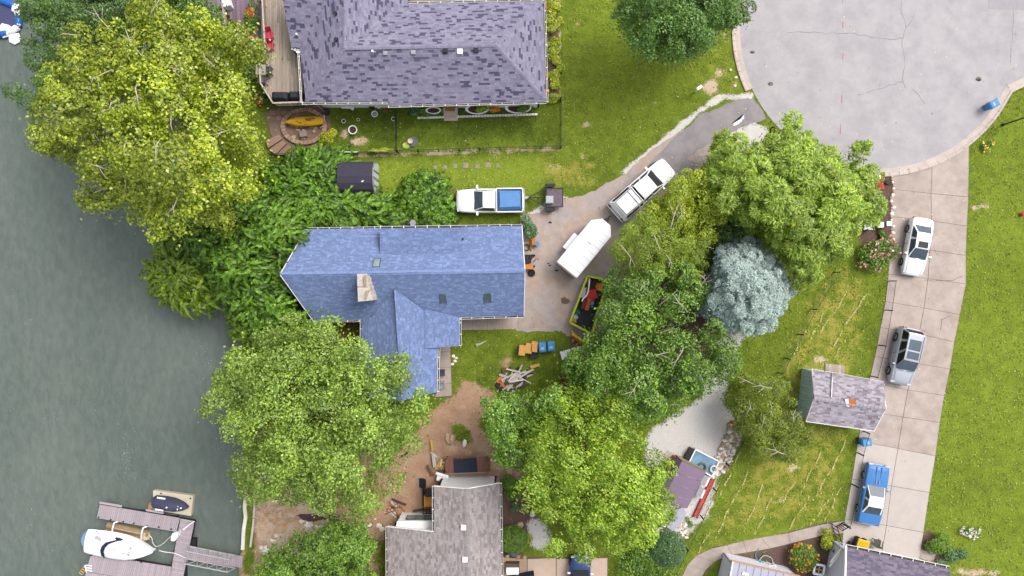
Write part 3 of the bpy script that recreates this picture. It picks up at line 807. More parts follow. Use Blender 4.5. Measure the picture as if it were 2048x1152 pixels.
# dormer: shallow shed roof over the north slope
dm = [P(760, 457, 4.35), P(922, 455, 4.35)]
dj0, dj1 = onp(760, 508, plN), onp(922, 506, plN)
D_face = [dm[0], dm[1], dj1 + Vector((0, 0, .02)), dj0 + Vector((0, 0, .02))]
roof.poly(D_face, .12)
roof_o = roof.build('roof', M_blue_u, bh)
sh = MB()
for i, f in enumerate((N_face, S_face, WL_face, WL_tri, WR_face, PC_face, D_face)): shingle_face(sh, f, EXP, TW, 31 + i, .03)
ridge_caps(sh, onp(560, 549, plN), rd1, .17, .25, .55); ridge_caps(sh, onp(789, 590, plWL), wr1, .16, .25, .5)
s_o = sh.build('shingles', M_blue, roof_o); tag(s_o, kind='stuff')
# dormer side cheeks and front
dw_ = MB()
for k, s_ in ((0, 1), (1, -1)):
    a = dm[k]; j = (dj0, dj1)[k]; base = onp(*((764, 462) if k == 0 else (918, 460)), plN)
    x = Vector((.16 * s_, 0, 0)); low = Vector((a.x, a.y - .3, plN[0].z))
    low.z = plN[0].z + ((plN[0] - low).dot(plN[1]) + 0) / plN[1].z
    dw_.add([a + x + Vector((0, -.3, -.12)), low + x, j + x - Vector((0, 0, .08)), a + x * 1.6 + Vector((0, -.3, -.12)), low + x * 1.6, j + x * 1.6 - Vector((0, 0, .08))], [(0, 1, 2), (3, 5, 4), (0, 2, 5, 3), (1, 4, 5, 2), (0, 3, 4, 1)])
a, b = dm[0] + Vector((.2, -.32, -.12)), dm[1] + Vector((-.2, -.32, -.12))
dw_.beam((a + b) / 2 - Vector(((b - a).length / 2, 0, .45)), (a + b) / 2 + Vector(((b - a).length / 2, 0, -.45)), .12, .9)
dw_.build('dormer_wall', M_siding, bh)
gutter(bh, [dm[0] + Vector((0, .08, -.06)), dm[1] + Vector((0, .08, -.06))], M_gut, .17)
gutter(bh, [eN0 + Vector((0, .07, -.07)), eN1 + Vector((0, .07, -.07))], M_gut)
gutter(bh, [eS0 + Vector((0, -.07, -.07)), P(722, 640, ZE) + Vector((0, -.07, -.07))], M_gut)
gutter(bh, [P(920, 636, ZE) + Vector((0, -.05, -.09)), eS1 + Vector((0, -.07, -.07))], M_gut)
gutter(bh, [wl0 + Vector((-.08, 0, -.07)), wl1 + Vector((-.08, 0, -.07))], M_gut)
gutter(bh, [wR1 + Vector((.08, 0, -.07)), P(876, 696, 3.25) + Vector((.08, 0, -.07))], M_gut)
gutter(bh, [pc2 + Vector((.07, 0, -.06)), pc1 + Vector((.07, 0, -.06))], M_gut)
for a, b in ((eN0, N_face[3]), (S_face[3], eS0), (rd1, eN1), (eS1, rd1)): MB().beam(a - Vector((0, 0, .07)), b - Vector((0, 0, .07)), .05, .2).build('bargeboard', M_gut, bh)
# walls, set in under the eaves
kx = .45
def roof_z(pl): return lambda p: pl[0].z - ((p.x - pl[0].x) * pl[1].x + (p.y - pl[0].y) * pl[1].y) / pl[1].z - .2
y_n, y_s = eN1.y - kx, eS1.y + kx
xw, xe = eN0.x + .35, eN1.x - .3
def bz(p): return min(roof_z(plN)(p), roof_z(plS)(p))
mid_y = (y_n + y_s) / 2 + .05
walls_from([(xe, y_s, 0), (xe, mid_y, 0), (xe, y_n, 0), (xw, y_n, 0), (xw, mid_y, 0), (xw, y_s, 0)], -.05, bz, M_siding, bh)
def wz(p): return min(roof_z(plWL)(p), roof_z(plWR)(p))
wlx, wrx, wby = wl0.x + .35, wR1.x - .3, wr1.y + .75
walls_from([(wlx, wby, 0), (wr1.x, wby, 0), (wrx, wby, 0), (wrx, eS1.y + .3, 0), (wlx, eS1.y + .3, 0)], -.05, wz, M_siding, bh)
# garage door and two windows on the walls, posts of the porch
g = MB().box((xe + .06, 1.5, 1.1), (.08, 4.4, 2.2)); g.build('garage_door', mat('garage_white', px_col(226, 222, 218), .6), bh)
for y in (-1.0,):
    wdw = MB().box((wrx + .05, -6.6, 1.5), (.06, 1.2, 1.1)).build('window', M_gut, bh); MB().box((wrx + .085, -6.6, 1.5), (.02, 1.05, .95)).build('pane', M_glass, wdw)
po = None
for p in (pc1, pc2):
    MB().box((p.x - .15, p.y + (.2 if p is pc2 else -.2), 1.42), (.12, .12, 2.86)).build('porch_post', M_gut, bh)
# chimney: brick stack seen from above, two flues with crown
cb = [onp(717, 600, plS), onp(749, 600, plS), onp(745, 580, plS)]
ctop = 6.5
ct = [P(714, 547, ctop), P(734, 545, ctop), P(734, 572, ctop), P(714, 574, ctop)]
ct2 = [P(714, 574, ctop - .15), P(734, 572, ctop - .15), P(749, 599, ctop - .6), P(716, 603, ctop - .6)]
M_chim = mat('chimney_stone', px_col(214, 202, 194), .9, .2, 5, .4, 20, orand=.12)
M_chim_top = mat('chimney_crown', px_col(224, 214, 206), .9, .2, 4, .3, 20)
cx0, cx1 = ct[0].x, ct[1].x
ys = [ct[0].y, ct[3].y, ct2[3].y]
ch = MB().prism([(cx0 + .12, ys[2] + .1), (cx1 + .3, ys[2] + .1), (cx1 - .06, ys[0] - .1), (cx0 + .12, ys[0] - .1)], 3.6, ctop - .22)
ch_o = ch.build('chimney', M_chim, bh)
cr = MB().prism([(cx0, ys[1] + .03), (cx1 + .05, ys[1] + .03), (cx1 - .03, ys[0]), (cx0 - .02, ys[0] - .02)], ctop - .24, ctop - .1)
cr.prism([(cx0 + .05, ys[2]), (cx1 + .42, ys[2] + .1), (cx1 + .1, ys[1] - .03), (cx0, ys[1] - .03)], ctop - .26, ctop - .12)
cr.build('crown', M_chim_top, ch_o)
fl = MB().box((cx0 + .62, (ys[0] + ys[1]) / 2, ctop + .02), (.1, .75, .3)); fl.build('flue', M_stone2, ch_o)
fl = MB().box((cx0 + .75, (ys[2] + ys[1]) / 2, ctop + .02), (.1, .65, .3), -.3); fl.build('flue', M_stone2, ch_o)
for i in range(5):        # stone courses showing on the east side
    for j in range(5):
        yy = ys[2] + .1 + (ys[0] - ys[2] - .2) * (j + .5 + .25 * (i % 2)) / 5.4
        xx = cx1 + .3 - .36 * (yy - ys[2] - .1) / (ys[0] - ys[2] - .2)
        MB().rock((xx - .02, yy, 4.3 + i * .38), (.09, .24, .34), i * 7 + j, flat=1).build('stone', M_chim, ch_o)
skylight(bh, [(745, 534), (759, 534), (762, 518), (749, 517)], plN, M_glass_l)
skylight(bh, [(881, 606), (893, 606), (891, 588), (880, 588)], plS, M_glass)
skylight(bh, [(969, 604), (982, 604), (981, 586), (969, 587)], plS, M_glass)
roof_vent(bh, 926, 478, plN, M_dark, .14, .12, True, 'vent_pipe')
# back deck of the blue house
dk = empty('wooden_deck', P(683, 665, .5), 'small olive brown plank deck between blue roofed house and wing', 'deck')
zz = .5
M_deck_olive = mat('mossy_deck', px_col(120, 104, 44), .9, .2, 3, .2, 20, orand=.22)
x0, x1 = P(630, 665, zz).x, P(730, 665, zz).x
nb = 26
for i in range(nb):
    x = x0 + (x1 - x0) * (i + .5) / nb
    plank('plank', M_deck_olive, dk, (x, P(0, 634, zz).y, zz), (x, P(0, 716, zz).y, zz), (x1 - x0) / nb - .012, .04)
fr = MB()
for y in (640, 675, 712): fr.beam(P(630, y, zz - .1), P(730, y, zz - .1), .08, .14)
for x in (634, 680, 724):
    for y in (645, 708): fr.box(P(x, y, .2), (.12, .12, .5))
fr.build('deck_frame', M_wood_brown, dk)
# ================================================================== grey hip-roofed neighbour (top of the picture)
M_grey_sh = mat('slate_shingle', px_col(108, 106, 132), .9, .08, 6, .35, 26, spec=.12, vcol=.0, vhue=0.0)
def shingle_two_tone(name, dark, lite):
    m = bpy.data.materials.new(name); m.use_nodes = True
    nt = m.node_tree; n = nt.nodes; l = nt.links; b = n['Principled BSDF']
    b.inputs['Roughness'].default_value = .92; b.inputs['Specular IOR Level'].default_value = .12
    at = n.new('ShaderNodeAttribute'); at.attribute_name = 'v'
    r = n.new('ShaderNodeValToRGB'); e = r.color_ramp.elements
    e[0].position = .0; e[0].color = dark; e[1].position = 1.; e[1].color = lite
    tc = n.new('ShaderNodeTexCoord'); nz = n.new('ShaderNodeTexNoise'); nz.inputs['Scale'].default_value = 3; nz.inputs['Detail'].default_value = 8; nz.inputs['Roughness'].default_value = .8
    l.new(tc.outputs['Object'], nz.inputs['Vector'])
    mr = n.new('ShaderNodeMapRange'); mr.inputs[1].default_value = .3; mr.inputs[2].default_value = .7; mr.inputs[3].default_value = .85; mr.inputs[4].default_value = 1.15
    l.new(nz.outputs[0], mr.inputs[0]); l.new(at.outputs['Fac'], r.inputs[0])
    vm = n.new('ShaderNodeVectorMath'); vm.operation = 'SCALE'; l.new(r.outputs[0], vm.inputs[0]); l.new(mr.outputs[0], vm.inputs['Scale'])
    l.new(vm.outputs[0], b.inputs['Base Color']); return m
M_grey_sh = shingle_two_tone('slate_shingle_two_tone', px_col(98, 96, 122), px_col(168, 163, 186))
M_grey_u = mat('slate_underlay', px_col(110, 106, 128), .9)
gh = empty('grey_hip_roofed_house', P(840, 110), 'large house with variegated slate grey hip roof beside long timber deck', 'house')
ZE2, ZR2 = 3.0, 4.8
k0, k1 = P(689, 96, ZR2), P(992, 90, ZR2)
gS = plane3(P(612, 204, ZE2), P(1091, 199, ZE2), k1)
gE = plane3(P(1091, 199, ZE2), P(1086, 2, ZE2), k1)
gN = plane3(k0, k1, P(1086, 3, ZE2))
kn = P(685, -70, ZR2)
gEn = plane3(k0, kn, P(814, 8, ZE2))
gW = plane3(P(612, 204, ZE2), P(600, 97, ZE2), k0)
vv = onp(686, -52, gW)
gSW = plane3(P(583, 95, ZE2), P(600, 97, ZE2), vv)
def F(pl, *px): return [onp(x, y, pl) for x, y in px]
gfaces = [F(gS, (612, 204), (775, 203), (1091, 198), (992, 90), (689, 96)), F(gS, (776, 203), (776, 210), (1092, 202), (1091, 198)),
          F(gE, (1091, 199), (1086, 2), (992, 90)), F(gN, (689, 96), (992, 90), (1086, 3), (814, 8)),
          F(gEn, (689, 96), (814, 8), (860, -70), (685, -70)), F(gW, (612, 204), (600, 97), (686, -52), (689, 96)), F(gSW, (583, 95), (600, 97), (686, -52), (556, -52))]
rf = MB()
for f in gfaces: rf.poly(f, .15)
groof = rf.build('roof', M_grey_u, gh)
mb = MB(); picks = []
for i, f in enumerate(gfaces): shingle_face(mb, f, .165, .4, 71 + i, .03, pick=picks if i == 0 else None, dark=.17)
rest = single_shingles(picks, M_grey_sh, groof, 290, .03)
join_rest(mb, rest, .03)
for a, b in ((k0, k1), (k1, P(1091, 199, ZE2)), (k1, P(1086, 2, ZE2)), (P(612, 204, ZE2), k0), (k0, kn)): ridge_caps(mb, a, b, .16, .28, .6)
tag(mb.build('shingles', M_grey_sh, groof), kind='stuff')
e0 = Vector((0, -.07, -.08))
gutter(gh, [P(604, 205, ZE2) + e0, P(776, 204, ZE2) + e0], M_gut)
gutter(gh, [onp(776, 211, gS) + e0, onp(1093, 203, gS) + e0], M_gut)
gutter(gh, [P(1093, 204, ZE2) + Vector((.08, 0, -.08)), P(1088, 0, ZE2) + Vector((.08, 0, -.08))], M_gut, .11)
gutter(gh, [P(604, 205, ZE2) + Vector((-.08, 0, -.08)), P(598, 97, ZE2) + Vector((-.08, 0, -.08))], M_gut, .11)
gutter(gh, [P(1087, 1, ZE2) + Vector((0, .08, -.08)), P(816, 7, ZE2) + Vector((0, .08, -.08))], M_gut)
gutter(gh, [P(583, 94, ZE2) + e0, P(600, 95, ZE2) + e0], M_gut, .2)
gsx0, gsx1 = P(612, 204, ZE2).x + .4, P(1091, 199, ZE2).x - .4
gsy0, gsy1 = P(800, 206, ZE2).y + .42, 22.0
walls_from([(gsx0, gsy0), (gsx1, gsy0), (gsx1, gsy1), (gsx0, gsy1)], -.05, lambda p: 2.92, M_wall_w, gh)
wx = P(575, 95, ZE2).x + .5
walls_from([(wx, 18.6), (gsx0 - .02, 18.6), (gsx0 - .02, 26), (wx, 26)], -.05, lambda p: 2.92, M_wall_w, gh)
for x in (640, 700, 905, 1000):          # white framed windows on the south wall
    p = P(x, 210, 1.6); w = MB().box((p.x, gsy0 - .03, 1.7), (1.2, .08, 1.2)).build('window', M_gut, gh)
    MB().box((p.x, gsy0 - .075, 1.7), (1.0, .02, 1.0)).build('pane', M_glass, w)
for (x, y, c, rd, sz) in ((746, 104, 'w', 1, .16), (771, 107, 'g', 0, .32), (827, 105, 'g', 0, .34), (891, 102, 'd', 0, .34), (920, 103, 'w', 0, .42), (952, 101, 'd', 0, .36), (595, 70, 'w', 1, .14)):
    roof_vent(gh, x, y, gS if x > 600 else gSW, {'w': M_white, 'g': M_steel, 'd': M_dark}[c], sz, .14, bool(rd), 'vent_pipe' if rd else 'roof_vent')
for (x, y) in ((672, 28), (673, 80)): roof_vent(gh, x, y, gW, M_dark, .3, .12, True, 'roof_vent')
# pale upper terrace just north of the house
sheet('terrace', [(816, 2), (1086, -4), (1086, -80), (840, -80)], .02, mat('terrace_brick', px_col(206, 176, 160), .9, .12, 4), 0, smooth=False)
# steps from the door, with treads and a mat
stp = MB()
sx = P(902, 226).x
for i in range(3): stp.box((sx, gsy0 - .3 - i * .32, .28 - i * .1), (1.15, .34, .56 - i * .2))
sto = stp.build('door_steps', mat('step_concrete', px_col(226, 206, 190), .9, .08, 3), gh)
MB().box((sx - .02, gsy0 - .18, .58), (.8, .5, .03)).build('door_mat', mat('coir_mat', px_col(170, 126, 66), .95, .2, 12), gh)

# timber deck on its west side
ZD = 1.5
wd = empty('timber_deck', P(560, 110, ZD), 'long weathered timber deck with pale railing along west side of grey hip-roofed house', 'deck')
dkx0, dkx1 = P(523, 0, ZD).x, P(606, 0, ZD).x
nb = 21
def ylow(px): return 204 if px > 546 else 170 + (px - 521) * (204 - 170) / 25
for i in range(nb):
    t = (i + .5) / nb; x = dkx0 + (dkx1 - dkx0) * t; px = 523 + 83 * t
    ya, yb = P(0, -60, ZD).y, P(0, ylow(px), ZD).y
    cuts = [ya, ya + (yb - ya) * rng.uniform(.25, .45), ya + (yb - ya) * rng.uniform(.6, .8), yb]
    for a, b in zip(cuts, cuts[1:]): plank('plank', M_wood_grey, wd, (x, a - .006, ZD), (x, b + .006, ZD), (dkx1 - dkx0) / nb - .014, .045)
fr = MB()
for y in (0, 60, 120, 165, 200): fr.beam(P(524 if y < 170 else 546, y, ZD - .14), P(606, y, ZD - .14), .09, .18)
for x, y in ((527, 10), (527, 90), (524, 160), (550, 198), (600, 198)): fr.box(P(x, y, .6) * 1, (.14, .14, 1.6))
fr.build('deck_frame', M_wood_brown, wd)
rail = [(522, -40), (530, 95), (518, 108), (521, 166), (546, 206), (606, 204)]
M_rail = mat('pale_rail', px_col(222, 204, 188), .7, .1, 4)
ZT = ZD + .95
for (xa, ya), (xb, yb) in zip(rail, rail[1:]):
    if (xa, ya) == (530, 95): continue
    a, b = P(xa, ya, ZT), P(xb, yb, ZT)
    MB().beam(a, b, .12, .06).build('hand_rail', M_rail, wd)
    L = (b - a).length; n_ = max(2, int(L / 1.6))
    for i in range(n_ + 1):
        p = a.lerp(b, i / n_); MB().box((p.x, p.y, ZT - .5), (.09, .09, .96)).build('rail_post', M_rail, wd)
    bl = MB(); bl.beam(a - Vector((0, 0, .82)), b - Vector((0, 0, .82)), .05, .05)
    for i in range(int(L / .14)):
        p = a.lerp(b, (i + .5) / int(L / .14)); bl.box((p.x, p.y, ZT - .43), (.035, .035, .78))
    bl.build('balusters', M_rail, wd)

# ================================================================== grey-brown roofed house at the bottom
M_tan_sh = shingle_two_tone('taupe_shingle', px_col(150, 140, 140), px_col(196, 186, 184))
lh = empty('taupe_roofed_house', P(900, 1060), 'house with taupe shingle roof and white gable wall above the building yard', 'house')
q0, q1 = P(933, 977, 4.4), P(938, 1260, 4.4)
lW = plane3(q0, q1, P(868, 972, 3.6)); lE = plane3(q0, q1, P(999, 966, 3.65))
lfaces = [F(lW, (868, 972), (933, 977), (938, 1260), (868, 1260)), F(lW, (775, 1053), (868, 1063), (868, 1260), (775, 1260)), F(lE, (933, 977), (999, 966), (1003, 1260), (938, 1260))]
rf = MB()
for f in lfaces: rf.poly(f, .14)
lro = rf.build('roof', M_grey_u, lh)
mb = MB()
for i, f in enumerate(lfaces): shingle_face(mb, f, .15, .34, 171 + i, .024, sharp=.8)
ridge_caps(mb, q0, q1, .2, .3, .3); tag(mb.build('shingles', M_tan_sh, lro), kind='stuff')
for a, b in ((onp(868, 972, lW), q0), (q0, onp(999, 966, lE)), (onp(775, 1053, lW), onp(868, 1063, lW))): MB().beam(a - Vector((0, 0, .06)), b - Vector((0, 0, .06)), .05, .2).build('bargeboard', M_gut, lh)
gutter(lh, [onp(868, 972, lW) + Vector((-.07, 0, -.08)), onp(868, 1063, lW) + Vector((-.07, 0, -.08))], M_gut)
gutter(lh, [onp(775, 1053, lW) + Vector((-.07, 0, -.08)), onp(775, 1240, lW) + Vector((-.07, 0, -.08))], M_gut)
gutter(lh, [onp(1000, 966, lE) + Vector((.07, 0, -.08)), onp(1004, 1240, lE) + Vector((.07, 0, -.08))], M_gut)
def lz(p): return min(roof_z(lW)(p), roof_z(lE)(p)) + .05
lwx, lex, lny = P(868, 972, 3.6).x + .25, P(999, 966, 3.65).x - .3, q0.y - .25
lwx2, lny2 = P(775, 1053, 2.5).x + .25, P(820, 1058, 2.7).y - .3
walls_from([(lwx, -29), (lex, -29), (lex, lny), (q0.x, lny), (lwx, lny)], -.05, lz, M_wall_w, lh)
walls_from([(lwx2, -29), (lwx - .02, -29), (lwx - .02, lny2), (lwx2, lny2)], -.05, lz, M_wall_w, lh)
b0, b1, yf = lwx2 + .5, lwx - .06, lny2 + .75
MB().add([(b0 - .15, lny2 + .02, 2.3), (b1, lny2 + .02, 2.3), (b1, yf - .02, 2.16), (b0 - .05, yf - .02, 2.16), (b0 - .15, lny2 + .02, 2.2), (b1, lny2 + .02, 2.2), (b1, yf - .02, 2.06), (b0 - .05, yf - .02, 2.06)], [(0, 3, 2, 1), (7, 4, 5, 6), (0, 4, 7, 3), (3, 7, 6, 2), (2, 6, 5, 1)]).build('bay_roof', M_gut, lh)
MB().box(((b0 + b1) / 2, yf - .12, 1.0), (b1 - b0, .2, 2.1)).build('bay_wall', M_wall_w, lh); MB().box((b0 + .08, (lny2 + yf) / 2, 1.0), (.14, yf - lny2, 2.1)).build('bay_wall', M_wall_w, lh)
w = MB().box(((b0 + b1) / 2 + .1, yf + .0, 1.35), (2.3, .1, .95)).build('window', M_black_metal, lh)
for i in (-1, 0, 1): MB().box(((b0 + b1) / 2 + .1 + i * .74, yf + .055, 1.35), (.66, .02, .8)).build('pane', M_glass_l, w)
for (x, y) in ((927, 1054), (930, 1118)): roof_vent(lh, x, y, lW, M_white, .4, .2)
# landing of new timber outside the gable, rust coloured mesh floor and black mat
dl = empty('timber_landing', P(932, 934, .7), 'rust brown timber landing with black mat against the white gable wall', 'landing')
zl = .7
for i in range(11):
    x = 891 + i * 8.2; plank('plank', mat('rust_stain', px_col(150, 104, 92), .85, .2, 4, orand=.15), dl, P(x + 3.5, 914, zl), P(x + 3.5, 946, zl), .31, .05)
for x, y in ((893, 917), (893, 943), (974, 917), (974, 943)): MB().box(P(x, y, .55), (.1, .1, 1.2)).build('post', M_wood_brown, dl)
MB().beam(P(890, 948, 1.2), P(982, 944, 1.2), .06, .06).build('hand_rail', M_steel, dl)
MB().beam(P(872, 946, .9), P(896, 953, .9), .2, .05).build('hand_rail', M_gut, dl)
MB().box(P(931, 932, zl + .02), (1.9, 1.25, .03), .08).build('mat', mat('black_mat', px_col(58, 62, 78), .9, .2, 10), dl)

# ================================================================== garden shed with shingle roof by the driveway
M_mix_sh = shingle_two_tone('mauve_shingle', px_col(140, 130, 142), px_col(204, 196, 204))
gs = empty('garden_shed', P(1670, 795), 'small shed with mottled mauve shingle roof and blue boarded gable beside concrete driveway', 'shed')
za, zb = 2.3, 3.1
tl, trr, bl_, br = P(1624, 738, za), P(1766, 763, za), P(1612, 843, za), P(1748, 862, za)
rl, rr_ = P(1628, 797, zb), P(1772, 818, zb)
sN = plane3(tl, trr, rr_); sS = plane3(bl_, br, rr_)
sfaces = [[tl, trr, rr_, onp(1628, 797, sN)], [bl_, br, rr_, onp(1628, 797, sS)]]
up = Vector((0, 0, .2))
dmf = [onp(1663, 745, sN) + up, onp(1766, 763, sN) + up, onp(1770, 808, sN) + up * .25]; dmf.append(onp(1661, 792, plane3(*dmf)))
rf = MB()
for f in sfaces + [dmf]: rf.poly(f, .12)
sro = rf.build('roof', M_grey_u, gs)
mb = MB()
for i, f in enumerate(sfaces + [dmf]): shingle_face(mb, f, .15, .34, 271 + i, .024, sharp=.7)
ridge_caps(mb, onp(1628, 797, sN), rr_, .15, .3, .4); tag(mb.build('shingles', M_mix_sh, sro), kind='stuff')
MB().beam(onp(1663, 745, sN) + up * .4, onp(1661, 794, sN) + up * .3, .04, .2).build('dormer_trim', M_gut, gs)
for a, b in ((tl, rl), (rl, bl_), (trr, rr_), (rr_, br), (bl_, br), (tl, trr)): MB().beam(a - Vector((0, 0, .06)), b - Vector((0, 0, .06)), .05, .16).build('bargeboard', M_gut, gs)
M_bboard = mat('blue_board', (.52, .66, .78), .7, .1, 3, orand=.07)
def szf(p): return min(roof_z(sN)(p), roof_z(sS)(p)) + .08
ctr = (tl + trr + bl_ + br) / 4
cor = [Vector((p.x, p.y, 0)) + (Vector((ctr.x, ctr.y, 0)) - Vector((p.x, p.y, 0))).normalized() * .28 for p in (tl, trr, br, bl_)]
cor = [cor[0], cor[1], Vector((rr_.x - .2, rr_.y, 0)), cor[2], cor[3], Vector((rl.x + .2, rl.y, 0))]
walls_from([tuple(c) for c in cor][::-1], -.05, szf, M_bboard, gs)
for seg in ((cor[0], cor[5]), (cor[5], cor[4])):      # boards on the west gable
    a, b = seg; n_ = 7; d = (b - a).normalized(); out = Vector((-1, -.15, 0)).normalized()
    for i in range(n_):
        p = a.lerp(b, (i + .5) / n_) + out * .03; L = (b - a).length / n_; hz = szf(p.xy) - .02
        MB().box((p.x, p.y, hz / 2), (L - .03, .04, hz), math.atan2(d.y, d.x)).build('board', M_bboard, gs)
pt = [onp(x, y, sS, .05) for x, y in ((1692, 798), (1712, 800), (1711, 815), (1694, 813))]
MB().poly(pt, .05).build('roof_patch', mat('orange_sheet', px_col(232, 130, 60), .7, .1, 5), gs)
MB().poly([onp(x, y, sS, .06) for x, y in ((1690, 798), (1697, 798), (1698, 814), (1693, 812))], .05).build('roof_patch', M_white, gs)
rp = empty('shed_ramp', P(1670, 738), 'short grey plank ramp at the door of the mauve shingled shed', 'ramp')
for i in range(6):
    x = 1654 + i * 6.4; plank('plank', M_wood_grey, rp, P(x, 727 + i * .7, .05), P(x, 756 + i * 1, .3), .25, .05)

# ================================================================== dark arched storage shed
ah = empty('arched_shed', P(712, 357), 'dark charcoal shed with rounded barn roof in the shrubs below the fenced garden', 'shed')
M_char = mat('charcoal_roofing', px_col(74, 70, 86), .85, .1, 3, .25, 30, orand=.05)
xa, xb = P(682, 350, 1.3).x, P(752, 350, 1.3).x
yt, yb = P(0, 323, 1.3).y, P(0, 393, 1.0).y
npan = 8
def arch(t): 
    a = math.pi * t; return (yb + yt) / 2 + (yt - yb) / 2 * math.cos(a), 1.1 + 1.55 * math.sin(a) ** .8
for i in range(npan):
    y0, z0 = arch(i / npan); y1, z1 = arch((i + 1) / npan)
    MB().add([(xa, y0, z0), (xb, y0, z0), (xb, y1, z1 - .01), (xa, y1, z1 - .01), (xa, y0 * 1, z0 - .06), (xb, y0, z0 - .06), (xb, y1, z1 - .07), (xa, y1, z1 - .07)], [(0, 1, 2, 3), (7, 6, 5, 4), (0, 4, 5, 1), (1, 5, 6, 2), (2, 6, 7, 3), (3, 7, 4, 0)]).build('roof_panel', M_char, ah)
for nm, x, m in (('end_wall', xa + .15, M_char), ('end_wall', xb - .12, mat('white_board', px_col(226, 232, 226), .6, .08, 6))):
    pr = [arch(i / 12) for i in range(13)]
    b = MB(); k = 15; vs = [(x, yt - .05, -.03)] + [(x, y, z - .05) for y, z in pr] + [(x, yb + .05, -.03)]
    b.add(vs + [(v[0] + .08, v[1], v[2]) for v in vs], [tuple(range(k)), tuple(range(2 * k - 1, k - 1, -1))] + [(i, i + k, (i + 1) % k + k, (i + 1) % k) for i in range(k)]); b.build(nm, m, ah)
b = MB()
for y in (yt - .1, yb + .1): b.box(((xa + xb) / 2, y, .55), (xb - xa - .3, .08, 1.2))
b.build('side_wall', M_char, ah)
tr = MB()
for i in range(12): tr.beam((xb + .02, *arch(i / 12)), (xb + .02, *arch((i + 1) / 12)), .08, .1)
tr.box((xb + .0, (yt + yb) / 2, 1.3), (.06, .1, 2.4)); tr.box((xb, (yt + yb) / 2 - .6, 1.1), (.06, .08, 2.1)); tr.box((xb, (yt + yb) / 2 + .6, 1.1), (.06, .08, 2.1)); tr.build('door_trim', M_steel, ah)
tr = MB().box((P(727, 362, 2.4).x, P(727, 362, 2.4).y, 2.56), (.3, .1, .05), .7); tr.build('roof_stick', M_stone, ah)

# ================================================================== house corners at the bottom right
M_purp_sh = shingle_two_tone('plum_shingle', px_col(112, 104, 122), px_col(150, 140, 158))
ph = empty('plum_roofed_house', P(1790, 1145), 'house with plum grey shingle roof and white gutter at foot of concrete driveway', 'house')
zc = 2.8
a_, b_ = P(1692, 1094, zc), P(1899, 1138, zc)
dwn = Vector((a_.y - b_.y, b_.x - a_.x, 0)).normalized() * -1
if dwn.y > 0: dwn = -dwn
c_, d_ = b_ + dwn * 6 + Vector((0, 0, 2.2)), a_ + dwn * 6 + Vector((0, 0, 2.2))
rf = MB().poly([a_, b_, c_, d_], .14); pro = rf.build('roof', M_grey_u, ph)
mb = MB(); shingle_face(mb, [a_, b_, c_, d_], .16, .4, 371, .024, sharp=1.0); tag(mb.build('shingles', M_purp_sh, pro), kind='stuff')
ee = (b_ - a_).normalized()
gutter(ph, [a_ - dwn * .09 - Vector((0, 0, .07)), b_ - dwn * .09 - Vector((0, 0, .07))], M_gut, .2)
MB().beam(a_ - ee * .05 - dwn * .1, d_ - ee * .05, .12, .2).build('bargeboard', M_gut, ph)
w0, w1 = a_ + ee * .3 + dwn * .45, b_ - ee * .3 + dwn * .45
walls_from([tuple(w0.xy), tuple((w0 + dwn * 8).xy), tuple((w1 + dwn * 8).xy), tuple(w1.xy)], -.05, lambda p: 2.75 + max(0, (p - w0.xy).dot(dwn.xy)) * .36, mat('lavender_siding', (.62, .6, .68), .7, .05, 3), ph)
tr = MB()
for o_ in (.0, .35): tr.beam(w0 + dwn * o_ - ee * .18 + Vector((0, 0, -.9)), w0 + dwn * (o_ + 1.2) - ee * .9 + Vector((0, 0, -.9 + .2)), .05, .12)
tr.build('downpipe', M_gut, ph)
oh = empty('lavender_roofed_outbuilding', P(1530, 1160), 'low building corner with pale lavender metal roof and tan fascia beside garden bed', 'building')
a_, b_ = P(1463, 1122, 2.4), P(1600, 1153, 2.4)
ee = (b_ - a_).normalized(); dwn = Vector((ee.y, -ee.x, 0))
c_, d_ = b_ + dwn * 5 + Vector((0, 0, .5)), a_ + dwn * 5 + Vector((0, 0, .5))
M_lav = mat('lavender_metal', px_col(192, 190, 208), .5, .05, 2, orand=.03)
MB().poly([a_, b_, c_, d_], .1).build('roof', M_lav, oh)
MB().beam(a_ - dwn * .04, b_ - dwn * .04, .08, .14).build('fascia', mat('tan_fascia', px_col(214, 170, 124), .7, .1, 4), oh)
MB().beam(a_ + ee * .1 + Vector((0, 0, .06)), d_ + ee * .1 + Vector((0, 0, .06)), .09, .06).build('standing_seam', M_gut, oh)
MB().beam(a_ + ee * 1.0 + dwn * .7 + Vector((0, 0, .12)), a_ + ee * 1.5 + dwn * .75 + Vector((0, 0, .13)), .22, .1).build('roof_vent', M_gut, oh)
for i in range(1, 9): MB().beam(a_ + ee * (.1 + i * .6) + Vector((0, 0, .03)), d_ + ee * (.1 + i * .6) + Vector((0, 0, .03)), .04, .03).build('standing_seam', M_lav, oh)
w0, w1 = a_ + ee * .15 + dwn * .2, b_ + dwn * .2
walls_from([tuple(w0.xy), tuple((w0 + dwn * 5).xy), tuple((w1 + dwn * 5).xy), tuple(w1.xy)], -.05, lambda p: 2.35, MATS['lavender_siding'], oh)
# ------------------------------------------------------------------ vegetation
def unit(a): return a / np.maximum(np.linalg.norm(a, axis=1, keepdims=True), 1e-9)
def leaf_quads(c, n, size, aspect, tdir=None, fold=.0):
    """diamond leaves: centre, normal, size"""
    N = len(c)
    t = nr.normal(size=(N, 3)) if tdir is None else tdir
    t = t - (t * n).sum(1, keepdims=True) * n; t = unit(t); b = np.cross(n, t)
    L = (size / 2)[:, None]; W = L * aspect
    V = np.stack([c - t * L, c + b * W - t * L * .15 + n * W * fold, c + t * L, c - b * W - t * L * .15 + n * W * fold], 1)
    return V

